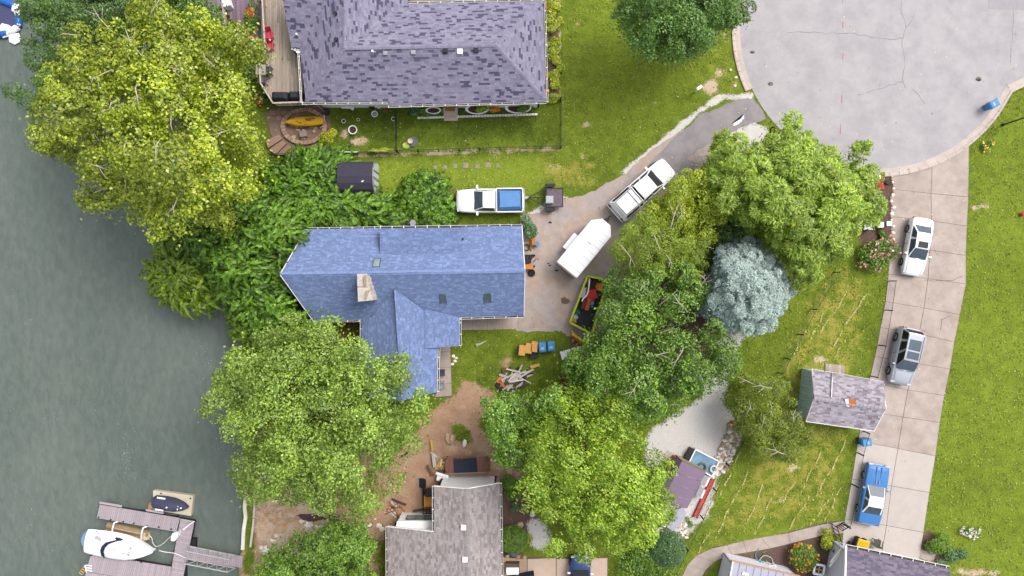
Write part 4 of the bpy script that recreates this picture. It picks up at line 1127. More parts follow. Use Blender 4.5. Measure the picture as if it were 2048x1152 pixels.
LEAFK = 1.6
PERK = 3.2; LSZ = .6
def leafmat(name, dark, lite, trans=.28, noise=.12, vcol=.3, gloss=.42):
    return mat(name, px_col(*dark, k=LEAFK), gloss, noise, .7, spec=.5, vcol=vcol, vhue=1.0, col2=px_col(*lite, k=LEAFK), trans=trans)
M_bark = mat('bark', px_col(116, 100, 86), .95, .25, 4, .5, 20)
M_bark_pale = mat('pale_bark', px_col(214, 204, 190), .8, .2, 3, .3, 20)

def limb_path(a, b, sag=.15, k=4):
    a = Vector(a); b = Vector(b); L = (b - a).length
    out = []
    for i in range(k + 1):
        t = i / k; p = a.lerp(b, t); p.z += L * sag * math.sin(math.pi * t)
        if 0 < i < k: p += Vector((rng.gauss(0, .05 * L), rng.gauss(0, .05 * L), 0)) * .6
        out.append(p)
    return out

def broad_tree(name, label, outline, ztop, zmid, zbot, base, m, leaf=.3, aspect=.62, lobe=1.35, per=420, bark=None, wind=None, skirt=.45, twigs=0, group=None, cat='tree', gap=.0, radial=0, fill=.3, under=.55, rough=.35, seed=1, trunk_r=.3, flat=.8, mind=1.12, upb=.45, lv_w=.7):
    q = np.random.default_rng(seed)
    base = P(*base); base.z = gz(base) - .1
    t = empty(name, base, label, cat, group)
    # clumps are spread in the outline as the lens sees it; each then gets its own height, which fixes its place on the line of sight
    poly = np.array(outline, float); lo, hi = poly.min(0), poly.max(0)
    sc = S * H / (H - zmid)                      # px per metre at crown height
    tries = q.uniform(lo, hi, size=(9000, 2)); tries = tries[inside(tries, poly)]
    d_all = dist_poly(tries, poly) / sc
    ok = d_all > lobe * np.where(q.random(len(tries)) < .4, .1, .45); tries = tries[ok]; d_all = d_all[ok]
    D = max(d_all.max(), .5); keep = []
    for i, p in enumerate(tries):
        if all((p[0] - k[0]) ** 2 + (p[1] - k[1]) ** 2 > (lobe * mind * sc) ** 2 for k in keep): keep.append((p[0], p[1], d_all[i]))
    keep = np.array(keep)
    u = np.clip(keep[:, 2] / D, 0, 1)
    z = zmid + (ztop - zmid - lobe * .5) * np.sqrt(1 - (1 - u) ** 2) + q.normal(0, rough, len(keep))
    kk_ = ((H - z) / H / S)
    lobes = np.column_stack([(keep[:, 0] - 1024) * kk_, -(keep[:, 1] - 576) * kk_, z])
    poly = np.array(world_poly(outline, zmid))[:, :2]
    rad = lobe * q.uniform(.7, 1.15, len(lobes)) * np.where(u < .25, .72, 1)
    # skirt of lower clumps so that the sides read from a slant
    ns = int(len(lobes) * skirt)
    if ns:
        rim = np.where(u < .45)[0]; idx = rim[q.integers(0, len(rim), ns)] if len(rim) else q.integers(0, len(lobes), ns); cen = poly.mean(0)
        s2 = lobes[idx].copy(); s2[:, :2] = cen + (s2[:, :2] - cen) * q.uniform(.8, .97, (ns, 1)); s2[:, 2] = q.uniform(zbot, zmid, ns)
        lobes = np.vstack([lobes, s2]); rad = np.concatenate([rad, lobe * q.uniform(.7, 1.1, ns)])
    # a lower storey of clumps closes the crown; it lies in the shade of the upper one
    nu = int(len(keep) * under); idx = q.integers(0, len(keep), nu); s4 = lobes[idx].copy(); s4[:, :2] = poly.mean(0) + (s4[:, :2] - poly.mean(0)) * .9 + q.normal(0, lobe * .3, (nu, 2)); zo = s4[:, 2].copy(); s4[:, 2] -= q.uniform(1.4, 2.6, nu) * min(1, (ztop - zbot) / 6); s4[:, :2] *= ((H - s4[:, 2]) / (H - zo))[:, None]; lobes = np.vstack([lobes, s4]); rad = np.concatenate([rad, np.full(nu, lobe * .95)])
    # small satellite clumps break up every big one
    m2 = int(len(lobes) * .9); idx = q.integers(0, len(lobes), m2); s3 = lobes[idx] + unit(q.normal(size=(m2, 3)) * np.array([1, 1, .6])) * (rad[idx] * q.uniform(.75, 1.1, m2))[:, None]; lobes = np.vstack([lobes, s3]); rad = np.concatenate([rad, rad[idx] * q.uniform(.3, .5, m2)])
    if gap:
        kk = q.random(len(lobes)) > gap; lobes = lobes[kk]; rad = rad[kk]
    lv = q.beta(1.1, 1.1, len(lobes))
    per_l = np.maximum(30, (per * PERK * (rad / lobe) ** 2)).astype(int)
    li = np.repeat(np.arange(len(lobes)), per_l); N = len(li)
    d = q.normal(size=(N, 3)); d[:, 2] = np.where(d[:, 2] < 0, d[:, 2] * .35, d[:, 2]); d = unit(d)
    # each clump is itself lumpy: sub-clumps pull the leaves together
    sub = unit(q.normal(size=(len(lobes) * 9, 3))); sub[:, 2] = np.abs(sub[:, 2]) * .8
    sd = sub[li * 9 + q.integers(0, 9, N)]
    d = unit(d * .5 + sd * .95)
    rr_ = rad[li] * (1 - .42 * q.random(N) ** 3.5) * (1 + .07 * q.normal(size=N))
    c = lobes[li] + d * rr_[:, None] * np.array([1, 1, flat])
    n = unit(d * (1 - upb) + np.array([0, 0, upb]) + q.normal(size=(N, 3)) * .3)
    size = leaf * LSZ * q.uniform(.6, 1.35, N)
    td = None
    if radial: td = d + np.array([0, 0, -.1]) + q.normal(size=(N, 3)) * .3; n = unit(np.array([0, 0, 1.]) + d * .35 + q.normal(size=(N, 3)) * .35)
    if wind is not None: td = np.array([wind[0], wind[1], -.15]) + q.normal(size=(N, 3)) * .35
    v = np.clip(lv[li] * lv_w + q.random(N) * (1 - lv_w), 0, 1)
    nf_ = int(N * fill); k2 = q.integers(0, N, nf_)      # leaves further in, under the outer shell
    c[k2] = lobes[li[k2]] + q.normal(size=(nf_, 3)) * (rad[li[k2]] * .5)[:, None] - np.array([0, 0, 1.]) * (rad[li[k2]] * .9)[:, None]
    V = leaf_quads(c, n, size, aspect, td, .25)
    quads_np('crown', V, v, m, t)
    # trunk and limbs
    bk = bark or M_bark
    top = Vector((float(lobes[:, 0].mean()), float(lobes[:, 1].mean()), zmid))
    fork = Vector(base).lerp(top, .42); fork.z = max(zbot * .75, base.z + .8)
    MB().tube([base, base.lerp(fork, .5) + Vector((rng.gauss(0, .12), rng.gauss(0, .12), 0)), fork], [trunk_r * 1.25, trunk_r, trunk_r * .85], 9).build('trunk', bk, t, smooth=True)
    lb = MB()
    far = q.permutation(len(lobes))[:max(6, min(26, len(lobes) // 5))]
    for i in far:
        e = Vector(lobes[i]) + Vector((0, 0, rad[i] * .25)); r0 = trunk_r * rng.uniform(.3, .5)
        lb.tube(limb_path(fork, e, .08, 4), [r0, r0 * .8, r0 * .55, r0 * .35, .03], 6)
    lb.build('limbs', bk, t, smooth=True)
    if twigs:       # bare pale branches that break through the crown
        hi_ = [i for i in range(len(keep)) if u[i] > .12] if not gap else list(range(len(lobes)))
        for i in q.permutation(hi_)[:twigs]:
            i = min(int(i), len(lobes) - 1)
            tw = MB(); p = Vector(lobes[i]) + Vector((0, 0, rad[i] * flat * .78)); a = q.uniform(0, 6.28); L = q.uniform(.7, 1.7)
            dr = Vector((math.cos(a), math.sin(a), .12)); e = p + dr * L
            tw.tube([p - dr * .4 - Vector((0, 0, .3)), p, p + dr * L * .5 + Vector((rng.gauss(0, .12), rng.gauss(0, .12), .05)), e], [.045, .04, .028, .012], 5)
            for s_ in (1, -1):
                if q.random() < .75:
                    d2 = Vector((math.cos(a + .7 * s_), math.sin(a + .7 * s_), .1)); pp = p + dr * L * q.uniform(.25, .6); tw.tube([pp, pp + d2 * L * .3, pp + d2 * L * q.uniform(.4, .6) + Vector((.05, .05, .05))], [.028, .02, .01], 4)
            tw.build('bare_branch', M_bark_pale, t, smooth=True)
    return t

def frond_mass(name, label, outline, ztop, zmid, base, m, n=900, L=1.3, w=.13, group=None, cat='shrub', seed=1, zlow=.3, curl=.55, stems=12, body=None):
    """shrub of arching ribbons: each frond is a curved strip with a zig-zag of leaflets"""
    q = np.random.default_rng(seed)
    base = P(*base); base.z = gz(base) - .05
    t = empty(name, base, label, cat, group)
    poly = np.array(world_poly(outline, zmid))[:, :2]; lo, hi = poly.min(0), poly.max(0)
    pts = q.uniform(lo, hi, size=(n * 4, 2)); pts = pts[inside(pts, poly)][:int(n * .62)]
    d = dist_poly(pts, poly); D = max(d.max(), .4); u = np.clip(d / D, 0, 1)
    # lumpy top
    lump = sum(np.sin(pts[:, 0] * f + p1) * np.cos(pts[:, 1] * f * 1.1 + p2) for f, p1, p2 in ((1.3, .3, 1.), (2.6, 2., .4))) * .3
    z = zmid + (ztop - zmid) * np.sqrt(1 - (1 - u) ** 2) * (1 + lump) - q.random(len(pts)) ** 2 * (ztop - zlow) * .45
    z = np.maximum(z, zlow)
    N = len(pts); a = q.uniform(0, 6.28, N); cen = poly.mean(0)
    out = pts - cen; ao = np.arctan2(out[:, 1], out[:, 0]); a = np.where(q.random(N) < .65, ao + q.normal(0, .7, N), a)
    Ls = L * q.uniform(.8, 1.6, N); cv = q.normal(0, curl, N); v = np.clip(q.random(N), 0, 1)
    V = []; vv_ = []; K = 11
    pos = np.column_stack([pts, z]); ang = a.copy(); pitch = q.uniform(.15, .7, N)
    for k in range(K):
        st = (Ls / K)[:, None]
        dirv = np.column_stack([np.cos(ang) * np.cos(pitch), np.sin(ang) * np.cos(pitch), np.sin(pitch)])
        nx = pos + dirv * st
        side = np.column_stack([-np.sin(ang), np.cos(ang), q.normal(0, .3, N)]); ww = (w * (1 - .55 * k / K) * q.uniform(.7, 1.3, N))[:, None]
        # leaflet pair: two slanted diamonds either side of the rib
        for s_ in (1, -1):
            tip = pos + dirv * st * 1.5 + side * ww * 1.6 * s_ + np.array([0, 0, -.02])
            V.append(np.stack([pos, pos + dirv * st * .25 + side * ww * .95 * s_ + np.array([0, 0, .03]), tip, nx + dirv * st * .25], 1)); vv_.append(np.clip(v + q.normal(0, .1, N), 0, 1))
        pos = nx; ang = ang + cv / K * 2.2; pitch = pitch - q.uniform(.1, .24, N)
    V = np.concatenate(V); vv_ = np.concatenate(vv_)
    quads_np('foliage', V, vv_, m, t)
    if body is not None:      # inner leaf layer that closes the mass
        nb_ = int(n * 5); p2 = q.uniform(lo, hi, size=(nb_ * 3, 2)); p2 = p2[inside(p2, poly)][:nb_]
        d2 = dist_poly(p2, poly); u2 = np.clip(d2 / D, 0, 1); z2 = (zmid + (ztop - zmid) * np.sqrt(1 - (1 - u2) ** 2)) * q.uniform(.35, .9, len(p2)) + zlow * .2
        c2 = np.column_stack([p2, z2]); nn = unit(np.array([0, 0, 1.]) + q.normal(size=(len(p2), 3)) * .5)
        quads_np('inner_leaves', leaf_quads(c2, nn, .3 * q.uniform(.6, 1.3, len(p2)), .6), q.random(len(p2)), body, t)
    st_ = MB()
    for i in range(min(stems, N)):
        j = int(q.integers(0, N)); e = Vector((pts[j, 0], pts[j, 1], z[j] * .9)); f = base.lerp(e, .25); f.z = base.z
        g0 = Vector((f.x, f.y, gz(f) - .05)); st_.tube(limb_path(g0, e, .05, 3), [.06, .05, .035, .015], 5)
    st_.build('stems', M_bark, t, smooth=True)
    return t

def bush(name, label, px, py, r, h, m, n=900, leaf=.14, ry=None, group=None, cat='shrub', seed=1, aspect=.6, flowers=None, nf=0, fs=.1, parent=None, z0=None, ball=False):
    q = np.random.default_rng(seed); p = P(px, py); p.z = gz(p) if z0 is None else z0
    t = empty(name, p, label, cat, group) if parent is None else None
    ry = ry or r
    k = 1 if ball else max(3, int(r * ry * 9)); lc = np.column_stack([q.normal(0, .36, k) * r, q.normal(0, .36, k) * ry, q.uniform(.3, .62, k) * h]); lr = np.full(k, .5) * q.uniform(.8, 1.2, k)
    if ball: lc[:] = (0, 0, h * .5); lr[:] = 1.0
    li = q.integers(0, k, n); d = q.normal(size=(n, 3)); d[:, 2] = np.abs(d[:, 2]) * .9 - .15; d = unit(d)
    sc = np.array([r, ry, h * .55]) * lr[li][:, None]
    c = lc[li] + d * sc * (1 - .35 * q.random((n, 1)) ** 2); c[:, 2] = np.maximum(c[:, 2], .03)
    c += np.array(p); nn = unit(d * .6 + np.array([0, 0, .5]) + q.normal(size=(n, 3)) * .4)
    o = quads_np('foliage', leaf_quads(c, nn, leaf * q.uniform(.6, 1.4, n), aspect), np.clip(q.random(n) * .6 + .4 * (li % 5) / 5, 0, 1), m, t if parent is None else parent)
    if nf:
        sel = q.integers(0, n, nf); sel = sel[c[sel, 2] > p.z + h * .35]
        cc_ = c[sel] + d[sel] * .05; quads_np('blossoms', leaf_quads(np.repeat(cc_, 3, 0) + q.normal(0, fs * .3, (len(sel) * 3, 3)), unit(np.array([0, 0, 1.]) + q.normal(size=(len(sel) * 3, 3)) * .5), np.full(len(sel) * 3, fs) * q.uniform(.7, 1.3, len(sel) * 3), .8), q.random(len(sel) * 3), flowers, t if parent is None else parent)
    if parent is None:
        st = MB()
        for i in range(4): st.tube([(p.x + rng.uniform(-.05, .05), p.y + rng.uniform(-.05, .05), p.z - .04), (p.x + rng.uniform(-.3, .3) * r, p.y + rng.uniform(-.3, .3) * ry, p.z + h * .55)], [.03, .012], 5)
        st.build('stems', M_bark, t)
    return t

L_syc = leafmat('sycamore_leaf', (78, 108, 14), (190, 200, 58), .25, vcol=.42, gloss=.34)
L_dkgrn = leafmat('shade_leaf', (58, 92, 40), (112, 142, 64), .25)
L_maple = leafmat('maple_leaf', (70, 104, 32), (166, 190, 78), .25, vcol=.42)
L_maple2 = leafmat('bright_maple_leaf', (80, 124, 24), (182, 204, 64), .28, vcol=.4)
L_mid = leafmat('midgreen_leaf', (48, 88, 26), (138, 172, 58), .24, vcol=.42)
L_olive = leafmat('olive_leaf', (86, 116, 24), (172, 190, 58), .3)
L_lime = leafmat('lime_leaf', (100, 134, 22), (200, 208, 56), .3)
L_pine = leafmat('larch_needle', (82, 124, 26), (182, 202, 66), .28, vcol=.34)
L_spruce = leafmat('blue_spruce_needle', (112, 140, 132), (200, 214, 206), .18, vcol=.24)
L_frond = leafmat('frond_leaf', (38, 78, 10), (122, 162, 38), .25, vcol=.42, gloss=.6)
L_frond_d = leafmat('frond_shade_leaf', (34, 64, 16), (64, 100, 26), .2, gloss=.7)  # darker copy of the frond leaf; as inner layer it paints shade between fronds
L_feather = leafmat('feather_leaf', (80, 116, 20), (148, 170, 44), .3)
L_top = leafmat('oak_leaf', (48, 92, 36), (124, 158, 62), .25, vcol=.34)
L_birch = leafmat('birch_leaf', (62, 98, 26), (160, 170, 52), .28)
L_juni = leafmat('juniper_leaf', (66, 104, 62), (112, 146, 92), .2)
L_box = leafmat('boxwood_leaf', (70, 112, 30), (128, 160, 44), .2)
L_hosta = leafmat('perennial_leaf', (96, 132, 30), (206, 206, 50), .25)
F_pink = leafmat('pink_petal', (214, 72, 104), (240, 190, 190), .2)
F_orange = leafmat('orange_leaf', (226, 120, 40), (238, 170, 60), .2)
F_white = leafmat('white_petal', (236, 226, 226), (246, 236, 214), .2)
F_red = leafmat('red_petal', (196, 44, 50), (226, 84, 60), .2)
F_yel = leafmat('yellow_petal', (226, 196, 40), (240, 220, 80), .2)

# --- lakeside, top left
broad_tree('sycamore_tree', 'huge yellow green sycamore with pale bare branches leaning over the lake', [(205, 20), (300, 5), (360, -20), (400, 10), (425, 70), (445, 115), (456, 70), (476, 70), (478, 110), (482, 160), (490, 235), (516, 300), (510, 350), (480, 400), (440, 420), (390, 440), (330, 455), (270, 440), (215, 405), (160, 380), (145, 340), (95, 320), (70, 270), (62, 195), (110, 150), (140, 60)], 14.5, 9.5, 5.0, (440, 300), L_syc, .34, .7, 1.6, 400, bark=M_bark_pale, twigs=46, trunk_r=.5, seed=5, mind=1.2, rough=1.2, upb=.42)
broad_tree('shade_tree', 'darker green tree growing out over the water behind the yellow sycamore', [(60, 0), (120, -60), (260, -70), (395, -60), (410, 20), (418, 80), (380, 130), (260, 120), (150, 190), (90, 215), (25, 205), (20, 180), (60, 130), (75, 60)], 9.5, 7.0, 3.5, (395, 60), L_dkgrn, .3, .6, 1.25, 300, seed=8, trunk_r=.35, rough=.5)
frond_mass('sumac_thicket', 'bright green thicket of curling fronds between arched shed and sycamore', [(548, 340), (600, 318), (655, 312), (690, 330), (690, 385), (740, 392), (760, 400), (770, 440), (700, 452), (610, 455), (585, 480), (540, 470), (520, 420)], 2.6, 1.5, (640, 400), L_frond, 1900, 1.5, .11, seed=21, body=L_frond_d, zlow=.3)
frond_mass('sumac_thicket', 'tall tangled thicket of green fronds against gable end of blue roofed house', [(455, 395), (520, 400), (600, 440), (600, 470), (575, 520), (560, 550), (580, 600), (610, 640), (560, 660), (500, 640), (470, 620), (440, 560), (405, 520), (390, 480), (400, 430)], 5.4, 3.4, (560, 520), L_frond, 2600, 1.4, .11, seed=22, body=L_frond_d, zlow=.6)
frond_mass('willow_shrub', 'feathery yellow green willow shrub reaching furthest over open water', [(330, 470), (380, 440), (400, 480), (430, 520), (440, 580), (430, 612), (390, 615), (340, 605), (302, 560), (296, 545), (312, 520)], 3.6, 2.2, (470, 540), L_feather, 900, 1.2, .09, seed=23, curl=.25, body=L_feather, zlow=.2)
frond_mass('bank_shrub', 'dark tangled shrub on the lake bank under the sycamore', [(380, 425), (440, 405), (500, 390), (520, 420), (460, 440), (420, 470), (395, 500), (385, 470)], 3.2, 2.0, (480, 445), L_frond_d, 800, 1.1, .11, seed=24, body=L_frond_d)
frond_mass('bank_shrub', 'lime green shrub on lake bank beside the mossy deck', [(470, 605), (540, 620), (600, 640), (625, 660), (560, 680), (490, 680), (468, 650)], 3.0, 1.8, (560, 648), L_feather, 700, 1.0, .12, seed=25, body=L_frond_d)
broad_tree('maple_tree', 'very large round green maple in front of the blue roofed cross wing', [(470, 690), (560, 655), (640, 640), (690, 680), (760, 720), (800, 745), (842, 800), (845, 850), (830, 890), (800, 930), (790, 985), (740, 1025), (680, 1005), (620, 1030), (575, 985), (500, 975), (452, 940), (445, 880), (430, 830), (430, 780), (445, 735)], 12.0, 7.8, 3.5, (705, 800), L_maple, .3, .62, 1.6, 430, trunk_r=.45, seed=9, rough=1.0, mind=1.08, under=.7, upb=.42)
broad_tree('lawn_maple_tree', 'bright lime green wind-swept maple beside the purple topped shelter', [(1060, 830), (1100, 800), (1180, 780), (1240, 800), (1275, 850), (1300, 880), (1310, 950), (1340, 990), (1325, 1030), (1290, 1050), (1300, 1085), (1270, 1120), (1200, 1110), (1160, 1130), (1090, 1120), (1095, 1060), (1040, 1000), (1045, 950), (1020, 900)], 9.5, 6.2, 3.0, (1145, 910), L_maple2, .34, .5, 1.5, 420, wind=(.75, -.6), trunk_r=.4, seed=12, rough=.85, mind=1.2, upb=.42)
broad_tree('young_maple_tree', 'mid green maple beside the timber rubble pile', [(968, 825), (1010, 800), (1060, 795), (1110, 785), (1130, 805), (1080, 830), (1040, 880), (1050, 930), (1020, 930), (1000, 900), (985, 850)], 8.5, 6.0, 3.0, (1050, 800), L_mid, .28, .6, 1.1, 340, seed=13, trunk_r=.22)
broad_tree('shade_tree', 'deep green tree between bins lawn and blue spruce hiding the lime truck bed', [(1212, 620), (1228, 565), (1285, 525), (1360, 530), (1415, 560), (1425, 620), (1440, 670), (1478, 715), (1458, 765), (1408, 788), (1370, 822), (1315, 848), (1255, 840), (1190, 790), (1150, 760), (1140, 735), (1180, 695), (1190, 660)], 8.5, 5.6, 2.5, (1265, 680), L_mid, .3, .58, 1.45, 420, twigs=12, seed=14, trunk_r=.4, rough=1.0, mind=1.2, upb=.42)
broad_tree('locust_tree', 'airy olive green locust over the front of the white cargo trailer', [(1232, 505), (1248, 470), (1290, 440), (1360, 450), (1420, 470), (1420, 520), (1380, 570), (1300, 560), (1240, 540)], 8.0, 6.0, 3.5, (1310, 515), L_olive, .2, .45, 1.0, 420, twigs=9, seed=15, trunk_r=.2, gap=.04)
broad_tree('honey_tree', 'loose yellow green tree spreading over the side of the white truck', [(1318, 388), (1352, 352), (1400, 345), (1445, 370), (1450, 430), (1430, 480), (1370, 470), (1318, 455), (1300, 425)], 7.0, 5.0, 3.0, (1350, 425), L_lime, .24, .55, .95, 380, twigs=4, seed=16, trunk_r=.2, gap=.08)
broad_tree('larch_tree', 'broad lime green feathery tree with pointed sprays beside the cul-de-sac', [(1425, 345), (1440, 300), (1450, 270), (1490, 268), (1530, 290), (1570, 275), (1578, 235), (1588, 232), (1600, 262), (1622, 245), (1628, 280), (1668, 290), (1676, 310), (1722, 300), (1720, 330), (1752, 330), (1740, 365), (1765, 410), (1740, 450), (1700, 480), (1690, 510), (1660, 530), (1625, 570), (1600, 590), (1588, 540), (1545, 500), (1520, 470), (1490, 455), (1440, 420), (1415, 385)], 9.5, 5.0, 1.5, (1540, 430), L_pine, .5, .26, .95, 330, seed=31, trunk_r=.3, rough=.7, radial=1, flat=.6, mind=.9, upb=.5, skirt=.6, under=.15)
broad_tree('blue_spruce', 'silvery blue spruce standing among the green trees', [(1415, 570), (1430, 520), (1440, 480), (1470, 492), (1492, 470), (1520, 495), (1550, 510), (1570, 545), (1582, 590), (1560, 630), (1530, 660), (1490, 668), (1450, 655), (1420, 625), (1408, 600)], 8.5, 3.2, 1.0, (1468, 568), L_spruce, .34, .24, .62, 300, seed=33, trunk_r=.22, rough=.35, radial=1, flat=.6, mind=.85, skirt=.8, under=.15)
broad_tree('shade_tree', 'dark green undergrowth tree between larch and blue spruce', [(1420, 420), (1470, 400), (1500, 460), (1480, 500), (1430, 520), (1400, 560), (1390, 500)], 5.0, 3.5, 1.5, (1440, 470), L_dkgrn, .26, .6, 1.0, 260, seed=17, trunk_r=.2)
broad_tree('birch_tree', 'small dark and yellow birch with pale twigs beside the mauve shingled shed', [(1465, 790), (1490, 758), (1540, 752), (1574, 772), (1588, 815), (1612, 862), (1600, 910), (1560, 930), (1510, 905), (1480, 870), (1460, 830)], 4.4, 3.0, 1.2, (1525, 825), L_birch, .2, .5, .95, 420, twigs=8, seed=18, trunk_r=.16, rough=.4)
broad_tree('oak_tree', 'dense dark green tree overhanging the lawn and kerb by the cul-de-sac', [(1235, -60), (1250, 10), (1270, 40), (1268, 85), (1310, 105), (1350, 108), (1400, 90), (1430, 85), (1450, 50), (1500, 20), (1510, -60)], 9.5, 6.5, 3.0, (1330, 80), L_top, .28, .6, 1.2, 400, seed=19, trunk_r=.35)
broad_tree('yard_tree', 'bushy green tree between the muddy bank and taupe roofed house', [(510, 1140), (560, 1090), (620, 1075), (680, 1062), (722, 1068), (725, 1110), (740, 1180), (720, 1260), (560, 1260), (500, 1200)], 6.5, 4.5, 1.8, (660, 1130), L_mid, .28, .6, 1.1, 340, seed=20, trunk_r=.22)
# ------------------------------------------------------------------ vehicles (local frame: x forward, y left, z up)
M_wht_car = mat('white_car_paint', (.82, .82, .83), .25, .02, 1, spec=.5)
M_silver = mat('silver_car_paint', px_col(206, 210, 220), .3, .03, 1, spec=.5, metal=.15)
M_blue_car = mat('blue_car_paint', px_col(72, 138, 208), .28, .03, 1, spec=.5)
M_vinyl = mat('white_vinyl_roof', (.8, .8, .8), .6, .03, 3)
M_tyre = mat('tyre_rubber', px_col(40, 40, 42), .85, .1, 8)
M_rim = mat('alloy_rim', px_col(200, 200, 204), .35, .05, 4, metal=.5)
M_chrome = mat('chrome', px_col(214, 216, 220), .2, .03, 3, metal=.8)
M_lamp_r = mat('red_lens', px_col(176, 40, 44), .2, .1, 5)
M_lamp_w = mat('clear_lens', px_col(226, 230, 232), .15, .05, 5)
M_trim = mat('black_trim', px_col(36, 38, 42), .5, .1, 5)

def loft_body(mb, st, zlow=.24):
    """st: (x, half width, z shoulder, z centre)"""
    rows = []
    for x, w, zs, zc_ in st:
        half = [(w * .93, zlow), (w, zlow + .14), (w * 1.0, zs * .62 + .12), (w * .975, zs - .05), (w * .9, zs), (w * .5, (zs + zc_) / 2 + .012), (0, zc_)]
        r = [(x, y, z) for y, z in half] + [(x, -y, z) for y, z in half[-2::-1]]
        rows.append(r)
    mb.grid(rows)
    n = len(rows[0]); mb.add(rows[0], [tuple(range(n))]); mb.add(rows[-1], [tuple(range(n - 1, -1, -1))])
    under = [[(r[0][0], r[0][1], r[0][2]), (r[-1][0], r[-1][1], r[-1][2])] for r in rows]
    mb.grid([[u[1], u[0]] for u in under])
    return mb

def wheel(t, x, y, r=.33, w=.22):
    ty = MB().tube([(x, y - w / 2, r), (x, y - w / 2 + .03, r), (x, y + w / 2 - .03, r), (x, y + w / 2, r)], [r * .9, r, r, r * .9], 18)
    wh = ty.build('wheel', M_tyre, t, local=True, smooth=False)
    s_ = 1 if y > 0 else -1
    rb = MB().tube([(x, y + s_ * (w / 2 - .02), r), (x, y + s_ * (w / 2 + .015), r)], [r * .66, r * .6], 14)
    rb.build('rim', M_rim, wh, local=True)
    sp = MB()
    for k in range(5):
        a = 2 * math.pi * k / 5; sp.beam((x, y + s_ * (w / 2 + .02), r), (x + math.cos(a) * r * .58, y + s_ * (w / 2 + .02), r + math.sin(a) * r * .58), .05, .03)
    sp.cyl((x, y, 0), .01, r, r + .01, 4); sp.build('spokes', M_trim, wh, local=True)

def cabin(t, m, xb, xt, wb, wt, zb, zt, pillars=(), glass=M_glass, roof_m=None, ws=True, rw=True, name='cabin'):
    """tapered glasshouse: xb=(rear,front) at belt, xt=(rear,front) at roof"""
    x0, x1 = xb; u0, u1 = xt; rows = []
    for f in (0, .5, 1):
        z = zb + (zt - zb) * f; a, b = x0 + (u0 - x0) * f, x1 + (u1 - x1) * f; w = wb + (wt - wb) * f
        rows.append([(a, -w * .96, z), (b, -w * .9, z), (b + .03, 0, z), (b, w * .9, z), (a, w * .96, z), (a - .03, 0, z)])
    c = MB().grid(rows, closed=True); top = rows[-1]
    crown = [(u0 + .12, -wt * .8, zt + .035), (u1 - .12, -wt * .75, zt + .035), (u1 - .08, 0, zt + .05), (u1 - .12, wt * .75, zt + .035), (u0 + .12, wt * .8, zt + .035), (u0 + .1, 0, zt + .05)]
    co = c.build(name, m, t, local=True)
    rb = MB().grid([top, crown], closed=True).add(crown, [(0, 1, 2, 5), (5, 2, 3, 4)])
    rb.build('roof', roof_m or m, t, local=True, smooth=True)
    e = .022
    def lerp(a, b, f): return tuple(a[i] + (b[i] - a[i]) * f for i in range(3))
    def panel(nm, a, b, c_, d, off, mi=.1, parent=t, ny=.06):
        p = [a, b, c_, d]; cc_ = tuple(sum(q[i] for q in p) / 4 for i in range(3))
        q = [tuple(v[i] + (cc_[i] - v[i]) * mi + off[i] for i in range(3)) for v in p]
        q2 = [tuple(v[i] - off[i] * 2 for i in range(3)) for v in q]
        MB().add(q + q2, [(0, 1, 2, 3), (7, 6, 5, 4)] + [(i, i + 4, (i + 1) % 4 + 4, (i + 1) % 4) for i in range(4)]).build(nm, glass, parent, local=True)
    B, T = rows[0], rows[-1]
    if ws: panel('windshield', (x1 + .02, -wb * .88, zb), (x1 + .02, wb * .88, zb), (u1 + .01, wt * .88, zt), (u1 + .01, -wt * .88, zt), (e, 0, e), .07)
    if rw: panel('rear_window', (x0 - .02, wb * .9, zb), (x0 - .02, -wb * .9, zb), (u0 - .01, -wt * .9, zt), (u0 - .01, wt * .9, zt), (-e, 0, e), .1)
    cuts = [0] + list(pillars) + [1]
    for s_ in (1, -1):
        for f0, f1 in zip(cuts, cuts[1:]):
            f0 += .03; f1 -= .03
            wB = lambda f: s_ * wb * (.96 - .06 * f); wT = lambda f: s_ * wt * (.96 - .06 * f)
            panel('side_window', (x0 + (x1 - x0) * f0, wB(f0), zb), (x0 + (x1 - x0) * f1, wB(f1), zb), (u0 + (u1 - u0) * f1, wT(f1), zt), (u0 + (u1 - u0) * f0, wT(f0), zt), (0, s_ * .02, .01), .07)
    return co

def mirrors(t, x, w, z, m, big=False):
    for s_ in (1, -1):
        b = MB().box((x, s_ * (w + .1), z), (.12 if not big else .16, .2 if not big else .28, .14 if not big else .26)); b.beam((x, s_ * (w - .08), z - .03), (x, s_ * (w + .05), z), .05, .05)
        b.build('mirror', m, t, local=True)
def lights(t, xf, xr, w, zf, zr, fy=.72, ry=.76):
    for s_ in (1, -1):
        MB().box((xf, s_ * w * fy, zf), (.12, .34, .14)).build('headlight', M_lamp_w, t, local=True)
        MB().box((xr, s_ * w * ry, zr), (.1, .3, .16)).build('taillight', M_lamp_r, t, local=True)
def box_part(t, nm, m, c, s_, rz=0): return MB().box(c, s_, rz).build(nm, m, t, local=True)

def car_at(name, label, px, py, ang): return empty(name, P(px, py, .028), label, 'car' if 'truck' not in name else 'truck', rz=R(ang))

